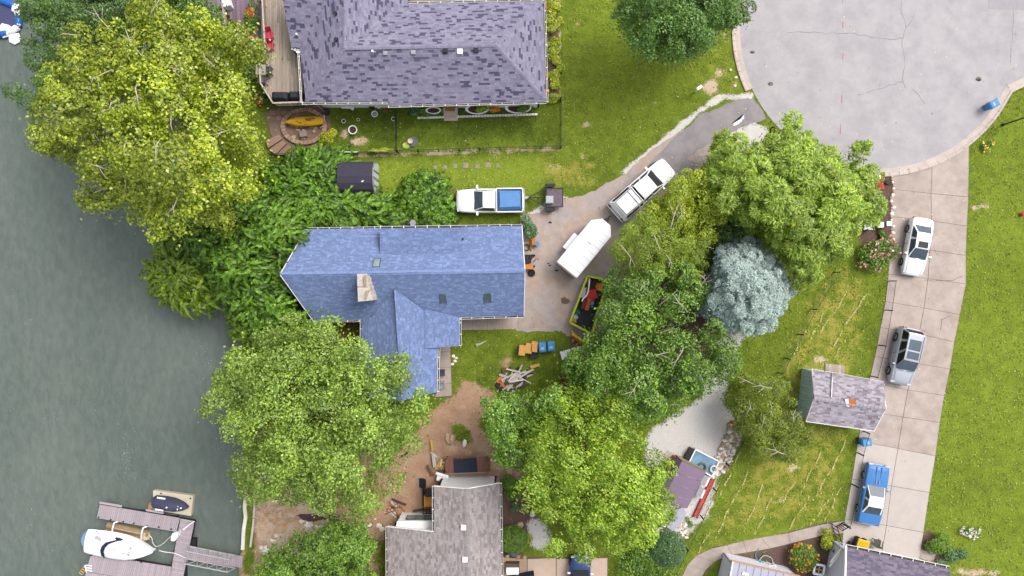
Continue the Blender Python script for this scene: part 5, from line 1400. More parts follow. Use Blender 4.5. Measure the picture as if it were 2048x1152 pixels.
def trim_lines(t, w, xs, z0, z1, hood=None, m=None):
    for s_ in (1, -1):
        for xx in xs: MB().box((xx, s_ * (w + .004), (z0 + z1) / 2), (.025, .02, z1 - z0)).build('door_seam', m or M_trim, t, local=True)
        for xx in xs[1:]: MB().box((xx - .16, s_ * (w + .012), z1 - .12), (.16, .03, .03)).build('door_handle', M_chrome, t, local=True)
    if hood:
        for s_ in (1, -1):
            MB().beam((hood[0], s_ * w * .78, hood[2]), (hood[1], s_ * w * .66, hood[3]), .02, .02).build('hood_seam', M_steel, t, local=True); MB().beam((hood[0] + .03, s_ * .1, hood[2] + .03), (hood[0] - .02, s_ * .62, hood[2] + .05), .03, .02).build('wiper', M_trim, t, local=True)
# white sedan
t = car_at('parked_sedan', 'white four door sedan with dark sunroof on driveway beside the rose bush', 1825, 494, -100.5)
W = .91
loft_body(MB(), [(-2.38, W * .8, .74, .78), (-2.3, W * .9, .9, .95), (-1.9, W * .98, 1.0, 1.04), (-1.2, W, .98, 1.02), (0, W, .94, .98), (.9, W, .93, .99), (1.5, W * .98, .86, .93), (2.05, W * .93, .78, .84), (2.32, W * .8, .66, .7), (2.4, W * .68, .55, .58)]).build('body', M_wht_car, t, local=True, smooth=True)
cabin(t, M_wht_car, (-1.75, 1.0), (-1.05, .2), .84, .64, .93, 1.43, (.42,), glass=M_glass)
box_part(t, 'sunroof', M_trim, (-.1, 0, 1.485), (.5, .78, .03)); mirrors(t, .72, W, .98, M_wht_car); lights(t, 2.2, -2.3, W, .66, .8)
for x in (1.42, -1.38):
    for s_ in (1, -1): wheel(t, x, s_ * .83)
trim_lines(t, W, (-1.0, -.1, .85), .4, .92, (1.05, 2.2, 1.0, .8))
# silver SUV
t = car_at('parked_suv', 'silver station SUV with two dark glass roof panels on the driveway above the shed', 1801, 711, -102.5)
W = .95
loft_body(MB(), [(-2.36, W * .86, .95, .97), (-2.28, W * .95, 1.08, 1.1), (-1.6, W, 1.08, 1.1), (0, W, 1.04, 1.08), (.9, W, 1.03, 1.09), (1.5, W * .98, .98, 1.06), (2.0, W * .93, .9, .98), (2.28, W * .8, .76, .8), (2.36, W * .68, .62, .64)]).build('body', M_silver, t, local=True, smooth=True)
cabin(t, M_silver, (-2.2, 1.05), (-1.95, .3), .88, .7, 1.05, 1.68, (.3, .62), glass=M_trim)
MB().add([(1.09, -.76, 1.1), (1.09, .76, 1.1), (.37, .6, 1.7), (.37, -.6, 1.7)], [(0, 1, 2, 3)]).build('windshield_tint', M_glass, t, local=True)
box_part(t, 'sunroof', M_glass, (-.15, 0, 1.735), (.6, .95, .03)); box_part(t, 'sunroof', M_glass, (-1.0, 0, 1.735), (.85, .95, .03))
for s_ in (1, -1): box_part(t, 'roof_rail', M_chrome, (-.85, s_ * .64, 1.75), (2.0, .05, .06)); box_part(t, 'running_board', M_chrome, (-.1, s_ * .99, .34), (1.7, .1, .06))
mirrors(t, .75, W, 1.1, M_silver); lights(t, 2.2, -2.3, W, .8, 1.0)
for x in (1.42, -1.42):
    for s_ in (1, -1): wheel(t, x, s_ * .88, .37)
trim_lines(t, W, (-1.1, -.1, .9), .45, 1.0, (1.15, 2.1, 1.1, .95))
# blue classic coupe
t = car_at('parked_coupe', 'blue two door classic coupe with white vinyl roof on pale concrete', 1738, 984, 79.5)
W = .94
loft_body(MB(), [(-2.44, W * .93, .72, .74), (-2.4, W * .96, .84, .87), (-1.6, W, .92, .95), (-.8, W, .93, .95), (.5, W, .9, .95), (1.3, W, .88, .95), (2.1, W * .97, .84, .9), (2.4, W * .95, .8, .84), (2.46, W * .93, .68, .7)]).build('body', M_blue_car, t, local=True, smooth=False)
cabin(t, M_vinyl, (-1.55, .75), (-.85, -.05), .82, .66, .9, 1.32, (.55,), glass=M_glass, roof_m=M_vinyl)
for s_ in (1, -1): box_part(t, 'hood_scoop', M_chrome, (1.1, s_ * .12, .975), (.36, .05, .05)); box_part(t, 'hood_crease', M_blue_car, (1.7, s_ * .2, .93), (1.3, .05, .04)); box_part(t, 'body_trim', M_chrome, (0, s_ * .955, .62), (4.0, .02, .05))
box_part(t, 'bumper', M_chrome, (2.5, 0, .52), (.12, 1.75, .14)); box_part(t, 'bumper', M_chrome, (-2.5, 0, .52), (.12, 1.75, .14))
mirrors(t, .5, W, .96, M_chrome); lights(t, 2.44, -2.42, W, .72, .74)
for x in (1.4, -1.4):
    for s_ in (1, -1): wheel(t, x, s_ * .85, .34)
trim_lines(t, W, (-.55, .7), .4, .88)
# white pickup with blue bed cover
t = car_at('pickup_truck', 'white pickup truck with blue covered bed parked on grass behind blue roofed house', 980, 404, 180.5)
W = .99
loft_body(MB(), [(-.55, W, 1.1, 1.12), (.3, W, 1.1, 1.14), (1.0, W, 1.1, 1.16), (1.5, W * .99, 1.06, 1.16), (2.2, W * .94, 1.0, 1.1), (2.6, W * .84, .9, .98), (2.74, W * .7, .7, .74)], .34).build('body', M_wht_car, t, local=True, smooth=True)
cabin(t, M_wht_car, (-.5, 1.25), (-.42, .5), .92, .74, 1.1, 1.72, (), glass=M_glass)
bd = MB()
for s_ in (1, -1): bd.box((-1.65, s_ * .95, .77), (2.18, .09, .86))
bd.box((-2.72, 0, .77), (.08, 1.98, .86)); bd.box((-.58, 0, .77), (.06, 1.82, .86)); bd.box((-1.65, 0, .42), (2.1, 1.84, .08))
bd.build('bed', M_wht_car, t, local=True)
M_tarp = mat('blue_tarp', px_col(104, 158, 220), .4, .08, 2, .2, 6); M_tarp_d = mat('navy_liner', px_col(34, 58, 112), .5, .2, 3)
box_part(t, 'bed_liner', M_tarp_d, (-1.65, 0, 1.13), (2.06, 1.76, .06))
cv = MB(); b0 = [(-2.55, -.75, 1.16), (-.68, -.8, 1.16), (-.68, .8, 1.16), (-2.55, .75, 1.16)]; b1 = [(-2.45, -.5, 1.42), (-.85, -.62, 1.42), (-.85, .62, 1.42), (-2.45, .55, 1.42)]
cv.add(b0 + b1, [(4, 5, 6, 7)] + [(i, (i + 1) % 4, (i + 1) % 4 + 4, i + 4) for i in range(4)]); cv.build('bed_cover', M_tarp, t, local=True)
box_part(t, 'bumper', M_chrome, (-2.82, 0, .55), (.14, 1.9, .16)); box_part(t, 'bumper', M_trim, (2.72, 0, .5), (.16, 1.7, .2)); box_part(t, 'antenna', M_trim, (.2, .3, 1.8), (.05, .05, .1))
mirrors(t, 1.0, W, 1.2, M_wht_car, True); lights(t, 2.6, -2.78, W, .85, .8)
for x in (1.75, -1.65):
    for s_ in (1, -1): wheel(t, x, s_ * .9, .39, .26)
# white crew cab truck with cap
t = car_at('crew_cab_truck', 'long white crew cab truck with white bed cap hitched to the cargo trailer', 1282, 381, 41.5)
W = 1.0
loft_body(MB(), [(-.75, W, 1.12, 1.14), (.4, W, 1.12, 1.15), (1.1, W, 1.12, 1.18), (1.7, W * .99, 1.1, 1.2), (2.4, W * .94, 1.02, 1.12), (2.8, W * .84, .92, .98), (2.94, W * .7, .72, .76)], .36).build('body', M_wht_car, t, local=True, smooth=True)
cabin(t, M_wht_car, (-.7, 1.45), (-.62, .75), .93, .76, 1.12, 1.8, (.48,), glass=M_trim)
bd = MB()
for s_ in (1, -1): bd.box((-1.85, s_ * .96, .8), (2.12, .08, .9))
bd.box((-2.88, 0, .8), (.07, 2.0, .9)); bd.box((-1.85, 0, .45), (2.0, 1.85, .08)); bd.build('bed', M_wht_car, t, local=True)
cp = MB(); b0 = [(-2.88, -.98, 1.24), (-.8, -.98, 1.24), (-.8, .98, 1.24), (-2.88, .98, 1.24)]; b1 = [(-2.7, -.72, 1.82), (-.82, -.74, 1.86), (-.82, .74, 1.86), (-2.7, .72, 1.82)]
cp.add(b0 + b1, [(4, 5, 6, 7)] + [(i, (i + 1) % 4, (i + 1) % 4 + 4, i + 4) for i in range(4)]); cp.build('bed_cap', M_wht_car, t, local=True)
for a, b in (((-2.62, -.68, 1.86), (-2.62, .68, 1.86)), ((-.92, -.7, 1.89), (-.92, .7, 1.89)), ((-2.62, .68, 1.86), (-.92, .7, 1.89)), ((-2.62, -.68, 1.86), (-.92, -.7, 1.89)), ((-1.3, -.68, 1.875), (-1.3, .68, 1.875))): MB().beam(a, b, .045, .03).build('cap_seam', M_trim, t, local=True)
for s_ in (1, -1): MB().add([(-2.7, s_ * .965, 1.32), (-.95, s_ * .965, 1.32), (-.95, s_ * .8, 1.72), (-2.6, s_ * .8, 1.7)], [(0, 1, 2, 3)]).build('cap_window', M_trim, t, local=True)
box_part(t, 'bumper', M_chrome, (-3.0, 0, .58), (.16, 1.9, .16)); mirrors(t, 1.2, W, 1.25, M_wht_car, True); lights(t, 2.78, -2.93, W, .85, .85)
for x in (1.95, -1.75):
    for s_ in (1, -1): wheel(t, x, s_ * .91, .4, .26)
# cargo trailer
t = empty('cargo_trailer', P(1166, 497, .008), 'white box cargo trailer with pointed nose and red rear sill on the worn drive', 'trailer', rz=R(50.5))
pl_ = [(-2.35, -1.02), (1.9, -1.02), (2.55, -.42), (2.55, .42), (1.9, 1.02), (-2.35, 1.02)]
MB().prism(pl_, .55, 2.15).build('body', M_wht_car, t, local=True)
MB().prism([(x * 1.01, y * 1.015) for x, y in pl_], 2.15, 2.22).build('roof', M_white, t, local=True, bevel=.03)
box_part(t, 'rear_sill', mat('red_sill', px_col(170, 44, 50), .5, .1, 4), (-2.4, 0, .6), (.1, 1.9, .22)); box_part(t, 'rear_door', M_white, (-2.38, 0, 1.35), (.06, 1.86, 1.3))
box_part(t, 'fender', M_white, (-.3, 1.2, .85), (1.5, .42, .1)); box_part(t, 'fender', M_white, (-.3, -1.08, .75), (1.5, .14, .06))
tg = MB(); tg.beam((2.4, .4, .48), (3.3, 0, .48), .08, .08); tg.beam((2.4, -.4, .48), (3.3, 0, .48), .08, .08); tg.box((3.35, 0, .5), (.2, .12, .12)); tg.beam((3.0, 0, 0.02), (3.0, 0, .9), .07, .07); tg.build('tongue', M_black_metal, t, local=True)
for x in (-.62, .08):
    for s_ in (1, -1): wheel(t, x, s_ * 1.0, .33)
for xx in np.linspace(-1.9, 1.7, 7): box_part(t, 'roof_seam', M_steel, (xx, 0, 2.222), (.02, 2.04, .008))
box_part(t, 'roof_vent', M_gut, (.6, 0, 2.27), (.36, .36, .1)); box_part(t, 'door', M_steel, (1.1, -1.03, 1.3), (.7, .02, 1.4))
for s_ in (1, -1):
    for xx in (-2.3, 0, 1.85): box_part(t, 'marker_light', M_lamp_r, (xx, s_ * 1.03, 2.1), (.08, .03, .05))
# small utility trailer
t = empty('utility_trailer', P(1098, 397, .008), 'small black flatbed utility trailer with steel toolbox behind the pickup truck', 'trailer', rz=R(180))
b = MB().box((-.45, 0, .55), (1.3, 1.5, .06)); b.build('deck', mat('rusty_plate', px_col(122, 106, 118), .7, .25, 4), t, local=True)
fr = MB()
for s_ in (1, -1): fr.beam((-1.1, s_ * .76, .58), (.3, s_ * .76, .58), .07, .1); fr.beam((.3, s_ * .72, .55), (1.75, 0, .5), .07, .08)
fr.beam((.25, -.85, .6), (.25, .85, .6), .12, .14); fr.beam((.7, -.5, .56), (.7, .5, .56), .06, .06); fr.beam((-1.1, -.78, .58), (-1.1, .78, .58), .06, .08); fr.beam((.3, 0, .56), (1.75, 0, .5), .06, .06); fr.build('frame', M_black_metal, t, local=True)
box_part(t, 'coupler', M_steel, (1.9, 0, .52), (.36, .2, .16)); MB().beam((1.7, .05, 0), (1.7, .05, .75), .07, .07).build('jack', M_black_metal, t, local=True)
box_part(t, 'toolbox', M_steel, (.0, .2, .74), (.62, .6, .32)); box_part(t, 'toolbox_lid', M_chrome, (.0, .2, .92), (.5, .48, .03))
for s_ in (1, -1): wheel(t, -.05, s_ * 1.0, .33, .24); box_part(t, 'fender', M_black_metal, (-.05, s_ * 1.0, .72), (.85, .28, .05))
# lime green dump bed full of junk
za = 1.15
qq = [P(1175, 552, za), P(1216, 560, za), P(1184, 668, za), P(1140, 645, za)]
qc = sum(qq, Vector()) / 4
M_lime = mat('lime_paint', px_col(206, 222, 48), .5, .1, 4)
t = empty('dump_trailer', Vector((qc.x, qc.y, .008)), 'lime green open trailer bed heaped with junk half hidden under the tree', 'trailer')
for i in range(4):
    a, b = qq[i], qq[(i + 1) % 4]; MB().beam(a - Vector((0, 0, .35)), b - Vector((0, 0, .35)), .09, .7).build('side_panel', M_lime, t); MB().beam(a, b, .16, .06).build('top_rail', M_lime, t)
MB().prism([(p.x, p.y) for p in qq], .42, .5).build('floor', M_black_metal, t)
ax = (qq[3] - qq[0]).normalized(); sd = Vector((-ax.y, ax.x, 0)); c0 = Vector((qc.x, qc.y, 0))
for i, x in enumerate((-.4, .4)):
    for s_ in (1, -1):
        p = c0 + ax * x + sd * s_ * .78; MB().tube([p + sd * s_ * .11 + Vector((0, 0, .3)), p - sd * s_ * .11 + Vector((0, 0, .3))], .3, 16).build('wheel', M_tyre, t)
def junk(nm, lab, m, mb_): 
    o = mb_.build(nm, m); tag(o, lab, 'junk'); return o
p = P(1182, 590, 1.0); junk('red_tarp', 'bright red plastic sheet lying in the lime green trailer', mat('red_plastic', px_col(226, 58, 50), .4, .05, 3), MB().add([(p.x - .5, p.y + .3, .95), (p.x + .35, p.y + .5, 1.05), (p.x + .55, p.y - .1, 1.0), (p.x + .1, p.y - .55, .9), (p.x - .5, p.y - .25, .9)] + [(p.x - .4, p.y + .2, .5), (p.x + .3, p.y + .35, .5), (p.x + .4, p.y - .1, .5), (p.x + .1, p.y - .4, .5), (p.x - .4, p.y - .2, .5)], [(0, 4, 3, 2, 1), (0, 1, 6, 5), (1, 2, 7, 6), (2, 3, 8, 7), (3, 4, 9, 8), (4, 0, 5, 9)]))
M_terra = mat('terracotta', px_col(204, 112, 74), .8, .15, 4)
for x, y, ang, lab, mm in ((1168, 606, 1.35, 'dark brown drum lying in the lime green trailer beside a paler one', mat('dark_drum', px_col(140, 60, 44), .7, .2, 4)), (1176, 609, 1.3, 'terracotta coloured drum lying in the lime green trailer', M_terra)):
    p = P(x, y, .85); d = Vector((math.cos(ang), math.sin(ang), .05)); junk('drum', lab, mm, MB().tube([p - d * .5, p - d * .46, p + d * .46, p + d * .5], [.17, .2, .2, .17], 14))
p0 = [P(1179, 556, .95), P(1178, 570, 1.0), P(1176, 584, 1.02), P(1172, 592, 1.04), P(1166, 598, 1.05), P(1164, 603, 1.06)]; junk('hose', 'white hose draped over the junk in the lime green trailer', M_white, MB().tube(smooth_line(p0, 4), .06, 6))
p = P(1168, 586, .9); junk('plastic_tub', 'pale grey tub standing in the lime green trailer', M_steel, MB().prism([(p.x - .18, p.y + .4), (p.x + .2, p.y + .45), (p.x + .02, p.y - .4), (p.x - .36, p.y - .35)], .5, .98))
p = P(1183, 604, .9); junk('bag', 'light blue sack wedged beside the drums', mat('sky_sack', px_col(110, 176, 214), .6, .1, 4), MB().rock((p.x, p.y, .5), (.3, .35, .5), 5))
for x, y, lab, mm, r in ((1152, 634, 'pale blue crumpled bag low in the lime green trailer', M_steel, .25), (1148, 641, 'tan carton in the corner of the lime green trailer', M_wood_new, .26), (1156, 624, 'teal crate in the lime green trailer', mat('teal_plastic', px_col(54, 120, 110), .5), .28), (1176, 562, 'rust brown timber offcut in front corner of the lime green trailer', M_terra, .3), (1200, 574, 'orange sack under the leaves at the trailer edge', mat('orange_plastic', px_col(236, 150, 44), .5, .1, 4), .4)):
    p = P(x, y, .8); junk('scrap', lab, mm, MB().rock((p.x, p.y, .48), (r, r * 1.1, .5), int(x)))
# ------------------------------------------------------------------ docks and boats on the lake
M_dockp = mat('dock_plank', px_col(196, 182, 188), .8, .08, 4, .2, 20, orand=.1)
M_alu = mat('dock_aluminium', px_col(226, 228, 230), .4, .05, 5, metal=.3)
ZK = -.62
dk = empty('boat_dock', P(290, 1090, WATER_Z), 'u shaped floating boat dock with mauve grey planks', 'dock')
def planks_between(parent, a0, a1, b0, b1, n, m, w_gap=.02, th=.05, name='plank'):
    """n boards laid across a strip: (a0->a1) one edge, (b0->b1) the other"""
    for i in range(n):
        f = (i + .5) / n; p, q = a0.lerp(a1, f), b0.lerp(b1, f); plank(name, m, parent, p, q, ((a1 - a0).length + (b1 - b0).length) / 2 / n - w_gap, th)
D = lambda x, y: P(x, y, ZK)
planks_between(dk, D(199, 1009), D(360, 1036), D(193, 1036), D(353, 1064), 42, M_dockp)
planks_between(dk, D(361, 1037), D(335, 1180), D(389, 1042), D(360, 1185), 36, M_dockp)
planks_between(dk, D(182, 1108), D(346, 1134), D(172, 1143), D(338, 1170), 42, M_dockp)
planks_between(dk, D(172, 1144), D(338, 1171), D(166, 1172), D(333, 1200), 42, M_dockp)
fr = MB()
for a, b in (((199, 1009), (389, 1042)), ((193, 1036), (353, 1064)), ((199, 1009), (193, 1036)), ((361, 1037), (335, 1180)), ((389, 1042), (360, 1185)), ((182, 1108), (346, 1134)), ((182, 1108), (166, 1172))): fr.beam(D(*a) - Vector((0, 0, .14)), D(*b) - Vector((0, 0, .14)), .08, .2)
fr.build('dock_frame', M_black_metal, dk)
for x, y in ((215, 1024), (275, 1034), (335, 1046), (372, 1090), (352, 1150), (200, 1128), (260, 1138), (320, 1148)):
    p = D(x, y); MB().box((p.x, p.y, WATER_Z + .12), (1.4, .9, .6)).build('float', M_dark, dk)
for x, y in ((198, 1034), (222, 1039), (247, 1043), (268, 1046), (294, 1051), (318, 1054), (343, 1058), (206, 1111), (258, 1119), (283, 1124), (348, 1101), (344, 1125), (184, 1110)): MB().cyl(D(x, y), .06, ZK, ZK + .1, 8).build('cleat', M_dark, dk)
for x, y, w, h in ((222, 1012, 1.9, .16), (310, 1026, 1.5, .16)): MB().box(D(x, y - 3) + Vector((0, .02, .02)), (w, h, .12), -.17).build('bumper_strip', M_dockp, dk)
br = MB().tube([P(367, 1059, ZK + .05), P(378, 1050, ZK + .3), P(388, 1043, ZK + .5)], [.08, .06, .05], 6); br.build('brace', M_white, dk)
o = MB().prism([(p.x, p.y) for p in (P(343, 1078, -.3), P(346, 1066, -.3), P(358, 1063, -.3), P(357, 1072, -.3), P(351, 1081, -.3), P(344, 1081, -.3))], ZK, -.15); tag(o.build('dock_box', M_white), 'white dock box on inner corner of the boat dock', 'box')
ld = empty('swim_ladder', P(168, 1136, ZK), 'folding swim ladder with white rails and wood treads at the dock end', 'ladder')
for i in range(3): MB().beam(P(172 + i * 1, 1130 + i * 5, ZK + .1), P(184, 1132 + i * 5, ZK + .1), .07, .05).build('rail', M_white, ld)
MB().beam(P(170, 1130, ZK + .1), P(173, 1144, ZK + .1), .08, .06).build('rail', M_white, ld)
for i in range(4): MB().beam(P(159 + i * 3, 1146 - i * 4, ZK - .1), P(164 + i * 3, 1149 - i * 4, ZK - .1), .1, .04).build('tread', M_wood_new, ld)
for a, b in (((158, 1146), (169, 1131)), ((165, 1149), (175, 1134))): MB().beam(P(*a, ZK - .12), P(*b, ZK + .08), .05, .05).build('stringer', M_stone2, ld)
# gangway to the seawall
gwy = empty('gangway', P(430, 1117, ZK), 'aluminium gangway with white truss railings between dock and seawall', 'gangway')
G = lambda x, y, z=ZK + .06: P(x, y, z)
planks_between(gwy, G(377, 1091), G(486, 1113), G(372, 1117), G(484, 1136), 30, M_dockp)
for (a, b) in (((376, 1092), (472, 1111)), ((372, 1117), (470, 1136))):
    zt = ZK + 1.0; A, B = G(*a), G(*b); A2, B2 = Vector((A.x, A.y, zt)), Vector((B.x, B.y, zt)); k = 5
    MB().beam(A, B, .07, .1).build('lower_chord', M_alu, gwy)
    MB().beam(A2.lerp(B2, .08), B2.lerp(A2, .05), .07, .07).build('hand_rail', M_alu, gwy)
    MB().beam(A, A2.lerp(B2, .08), .06, .06).build('strut', M_alu, gwy); MB().beam(B, B2.lerp(A2, .05), .06, .06).build('strut', M_alu, gwy)
    for i in range(k):
        p = A.lerp(B, (i + .15) / k); q = A2.lerp(B2, (i + .65) / k); r = A.lerp(B, (i + 1.1) / k)
        MB().beam(p, q, .05, .05).build('strut', M_alu, gwy); MB().beam(q, r, .05, .05).build('strut', M_alu, gwy)
# covered runabout boat on its lift
bx, by = 248, 1086
bt = empty('covered_boat', P(bx, by, WATER_Z + .3), 'white runabout boat under a fitted white cover beside the dock', 'boat', rz=R(-9.5))
Lb, Wb = 3.0, 1.12
st = [(-2.75, .93), (-2.4, 1.0), (-1.4, 1.06), (-.3, 1.08), (.6, 1.02), (1.4, .84), (2.1, .52), (2.6, .22), (2.88, .02)]
hull = []
for x, w in st: hull.append([(x, -w, .75), (x * .99, -w * .85, .3), (x * .96, 0, -.05), (x * .99, w * .85, .3), (x, w, .75)])
MB().grid(hull).add(hull[0], [(4, 3, 2, 1, 0)]).build('hull', M_white, bt, local=True, smooth=False)
M_cov = mat('white_boat_cover', (.78, .78, .8), .6, .05, 2.5, .4, 3)
rows = []
for x, w in st:
    h = 1.25 if -1.2 < x < .3 else (1.05 if x < -1.2 else max(.82, 1.15 - (x - .3) * .14)); w2 = w * 1.02 + .02
    rows.append([(x * 1.01, -w2, .74), (x * 1.0, -w2 * .9, .86), (x, -w2 * .5, .7 + (h - .7) * .85), (x, 0, h), (x, w2 * .5, .7 + (h - .7) * .85), (x * 1.0, w2 * .9, .86), (x * 1.01, w2, .74)])
MB().grid(rows).add(rows[0], [(6, 5, 4, 3, 2, 1, 0)]).build('cover', M_cov, bt, local=True, smooth=True)
sp = []
for a in np.linspace(math.pi / 2, 3 * math.pi / 2, 9): sp.append((-2.72 + .6 * math.cos(a), .72 * math.sin(a)))
MB().prism(sp, .42, .5).build('swim_platform', mat('platform_grey', px_col(166, 170, 190), .6, .05, 4), bt, local=True)
MB().tube([(x, y, .5) for x, y in sp], .05, 6).build('platform_edge', mat('platform_blue', px_col(110, 184, 236), .4), bt, local=True)
M_navy = mat('navy_canvas', px_col(38, 44, 78), .7, .15, 5)
pth = [(-.95, -1.1, .8), (-1.05, -.9, 1.0), (-1.1, -.4, 1.2), (-1.0, 0, 1.28), (-.75, .35, 1.25), (-.2, .6, 1.16), (.35, .78, 1.02)]
b = MB(); L_, R_ = [], []
for i, p in enumerate(pth):
    wd_ = .17 if i < 5 else .12; L_.append((p[0] - wd_ * .8, p[1] + .02, p[2] + .03)); R_.append((p[0] + wd_, p[1] - .05, p[2] + .03))
b.grid([R_, L_]); b.build('canvas_strap', M_navy, bt, local=True)
MB().rock((.05, .72, 1.02), (.36, .16, .1), 3).build('canvas_bundle', M_navy, bt, local=True)
for x, y, z in ((-.1, -.05, 1.27), (.62, .2, 1.12), (.62, -.35, 1.08), (-2.1, .2, 1.0), (-1.8, .85, .9), (.15, 1.02, .82), (-2.0, .98, .84)): MB().cyl((x, y), .05, z, z + .03, 8).build('cover_snap', M_dark, bt, local=True)
lt = text_mesh('KC3B', .3, M_trim, bt, Vector((0, 0, 0)), 0); lt.location = (1.1, -.12, 1.06); lt.rotation_euler = (0, .12, R(82))
for k in range(3): MB().box((-2.6, .05 + k * .16, .98), (.05, .1, .02)).build('stern_mark', M_trim, bt, local=True)
MB().add([(-2.0, .45, 1.07), (-1.3, .35, 1.2), (-1.35, .6, 1.14), (-1.9, .75, 1.02)], [(0, 1, 2, 3)]).build('cover_pocket', mat('grey_pocket', px_col(204, 200, 212), .7), bt, local=True)
lf = empty('boat_lift', P(255, 1062, WATER_Z), 'tan pontoon boat lift with white arms between dock and covered boat', 'lift')
zl = WATER_Z + .1
p0, p1 = P(214, 1052, zl), P(299, 1068, zl)
MB().tube([p0 + Vector((0, .1, 0)), p0 + Vector((.1, .08, 0)), p1 - Vector((.1, 0, 0)), p1], [.2, .33, .33, .22], 14).build('pontoon', mat('tan_pontoon', px_col(168, 148, 112), .5, .15, 4), lf)
p0, p1 = P(212, 1062, zl), P(293, 1079, zl); MB().tube([p0, p1], .3, 14).build('pontoon', MATS['tan_pontoon'], lf)
MB().tube([P(292, 1064, zl), P(292, 1078, zl)], .34, 14).build('pontoon_cap', mat('cream_cap', px_col(226, 204, 166), .5), lf)
for x in (228, 286): MB().tube([P(x + 8, 1043 + (x - 228) * .17, ZK + .12), P(x, 1046 + (x - 228) * .17, ZK + .15), P(x - 3, 1058 + (x - 228) * .17, ZK + .1), P(x - 4, 1072 + (x - 228) * .17, -.85)], .07, 6).build('lift_arm', M_white, lf)
MB().beam(P(228, 1056, -.7), P(285, 1068, -.7), .09, .06).build('lift_beam', M_stone2, lf)
for nm, lab, pts in (('mooring_rope', 'pale rope from boat lift to the white dock box', [(298, 1070, -1.0), (304, 1077, -1.0), (305, 1084, -1.0), (312, 1093, -1.05), (325, 1088, -.9), (336, 1078, -.7), (345, 1070, -.45)]), ('bow_line', 'white bow line from covered boat to the dock', [(318, 1101, -.3), (330, 1104, -.4), (346, 1106, -.58), (358, 1110, -.6), (371, 1116, -.5)])):
    o = MB().tube(smooth_line([P(*p) for p in pts], 4), .035, 5).build(nm, M_stone, None); tag(o, lab, 'rope')
# watercraft on a drive-on float
ft = empty('watercraft_float', P(342, 1010, WATER_Z), 'cream drive-on float moored beside the boat dock', 'float')
q = [P(x, y, -.75) for x, y in ((305, 981), (386, 992), (381, 1033), (352, 1028), (306, 1020), (301, 1012), (312, 998), (305, 995))]
MB().prism([(p.x, p.y) for p in q], WATER_Z - .1, -.78).build('float_body', mat('cream_float', px_col(236, 222, 196), .6, .06, 3), ft, bevel=.06)
for x, y in ((322, 987), (381, 997), (316, 1004)): MB().cyl(P(x, y, -.77), .07, -.79, -.74, 8).build('plug', M_dark, ft)
MB().rock(tuple(P(304, 1013, WATER_Z)), (.25, .4, .5), 4).build('roller', mat('ochre_stain', px_col(206, 160, 96), .7, .2, 4), ft)
jw = empty('covered_watercraft', P(343, 1007, -.78), 'personal watercraft under dark navy cover on the cream float', 'watercraft', rz=R(-9))
rows = []
for x, w, h in ((-1.45, .42, .5), (-1.3, .55, .62), (-.4, .62, .75), (.0, .6, .95), (.35, .58, .98), (.7, .5, .7), (1.15, .34, .55), (1.5, .1, .42), (1.58, .01, .38)): rows.append([(x, -w, .1), (x, -w * .95, .32), (x, -w * .45, h), (x, 0, h + .05), (x, w * .45, h), (x, w * .95, .32), (x, w, .1)])
MB().grid(rows).add(rows[0], [(6, 5, 4, 3, 2, 1, 0)]).build('cover', mat('slate_canvas', px_col(78, 82, 108), .75, .1, 4, .3, 8), jw, local=True, smooth=True)
MB().prism([(-1.4, -.4), (.9, -.36), (1.4, 0), (.9, .36), (-1.4, .4)], -.02, .14).build('hull', M_white, jw, local=True)
for s_ in (1, -1): MB().box((-.7, s_ * .5, .5), (.7, .13, .04)).build('cover_stripe', M_white, jw, local=True)
MB().box((.85, -.05, .66), (.08, .36, .04)).build('cover_stripe', M_white, jw, local=True)
for x, z in ((.1, 1.0), (1.12, .6)): MB().cyl((x, 0 if x < 1 else -.02), .07, z, z + .05, 8).build('cover_snap', M_white, jw, local=True)
# inflatable raft in the corner
rf_ = empty('inflatable_raft', P(8, 36, WATER_Z), 'blue and white inflatable lounge raft floating in the lake under the branches', 'raft')
M_rblue = mat('raft_blue', px_col(44, 112, 206), .35, .06, 3); M_rnavy = mat('raft_mesh', px_col(84, 86, 124), .8, .1, 6)
ring = [(-44, 12), (-20, -8), (3, 2), (30, 12), (38, 32), (37, 54), (16, 66), (-16, 72), (-44, 56)]
MB().prism([tuple(P(x * .92, y * .92 + 3, -1.0).xy) for x, y in ring], WATER_Z - .05, WATER_Z + .22).build('mesh_floor', M_rnavy, rf_)
cols = [M_rblue, M_white, M_rblue, M_white, M_rblue, M_white, M_rblue, M_white, M_rblue]
for i in range(len(ring)):
    a, b = P(*ring[i], -.95), P(*ring[(i + 1) % len(ring)], -.95); MB().tube([a, a.lerp(b, .06), a.lerp(b, .94), b], [.2, .27, .27, .2], 12).build('tube_section', cols[i], rf_, smooth=True)
MB().rock(tuple(P(12, 62, -1.1)), (.75, .6, .5), 9).build('seat_back', M_white, rf_); MB().rock(tuple(P(32, 78, -1.15)), (.55, .5, .35), 12).build('seat_back', M_white, rf_); MB().rock(tuple(P(34, 18, -1.1)), (.4, .5, .5), 15).build('seat_back', M_white, rf_)
text_mesh('RS', .45, M_white, rf_, P(36, 52, -.66), R(60))
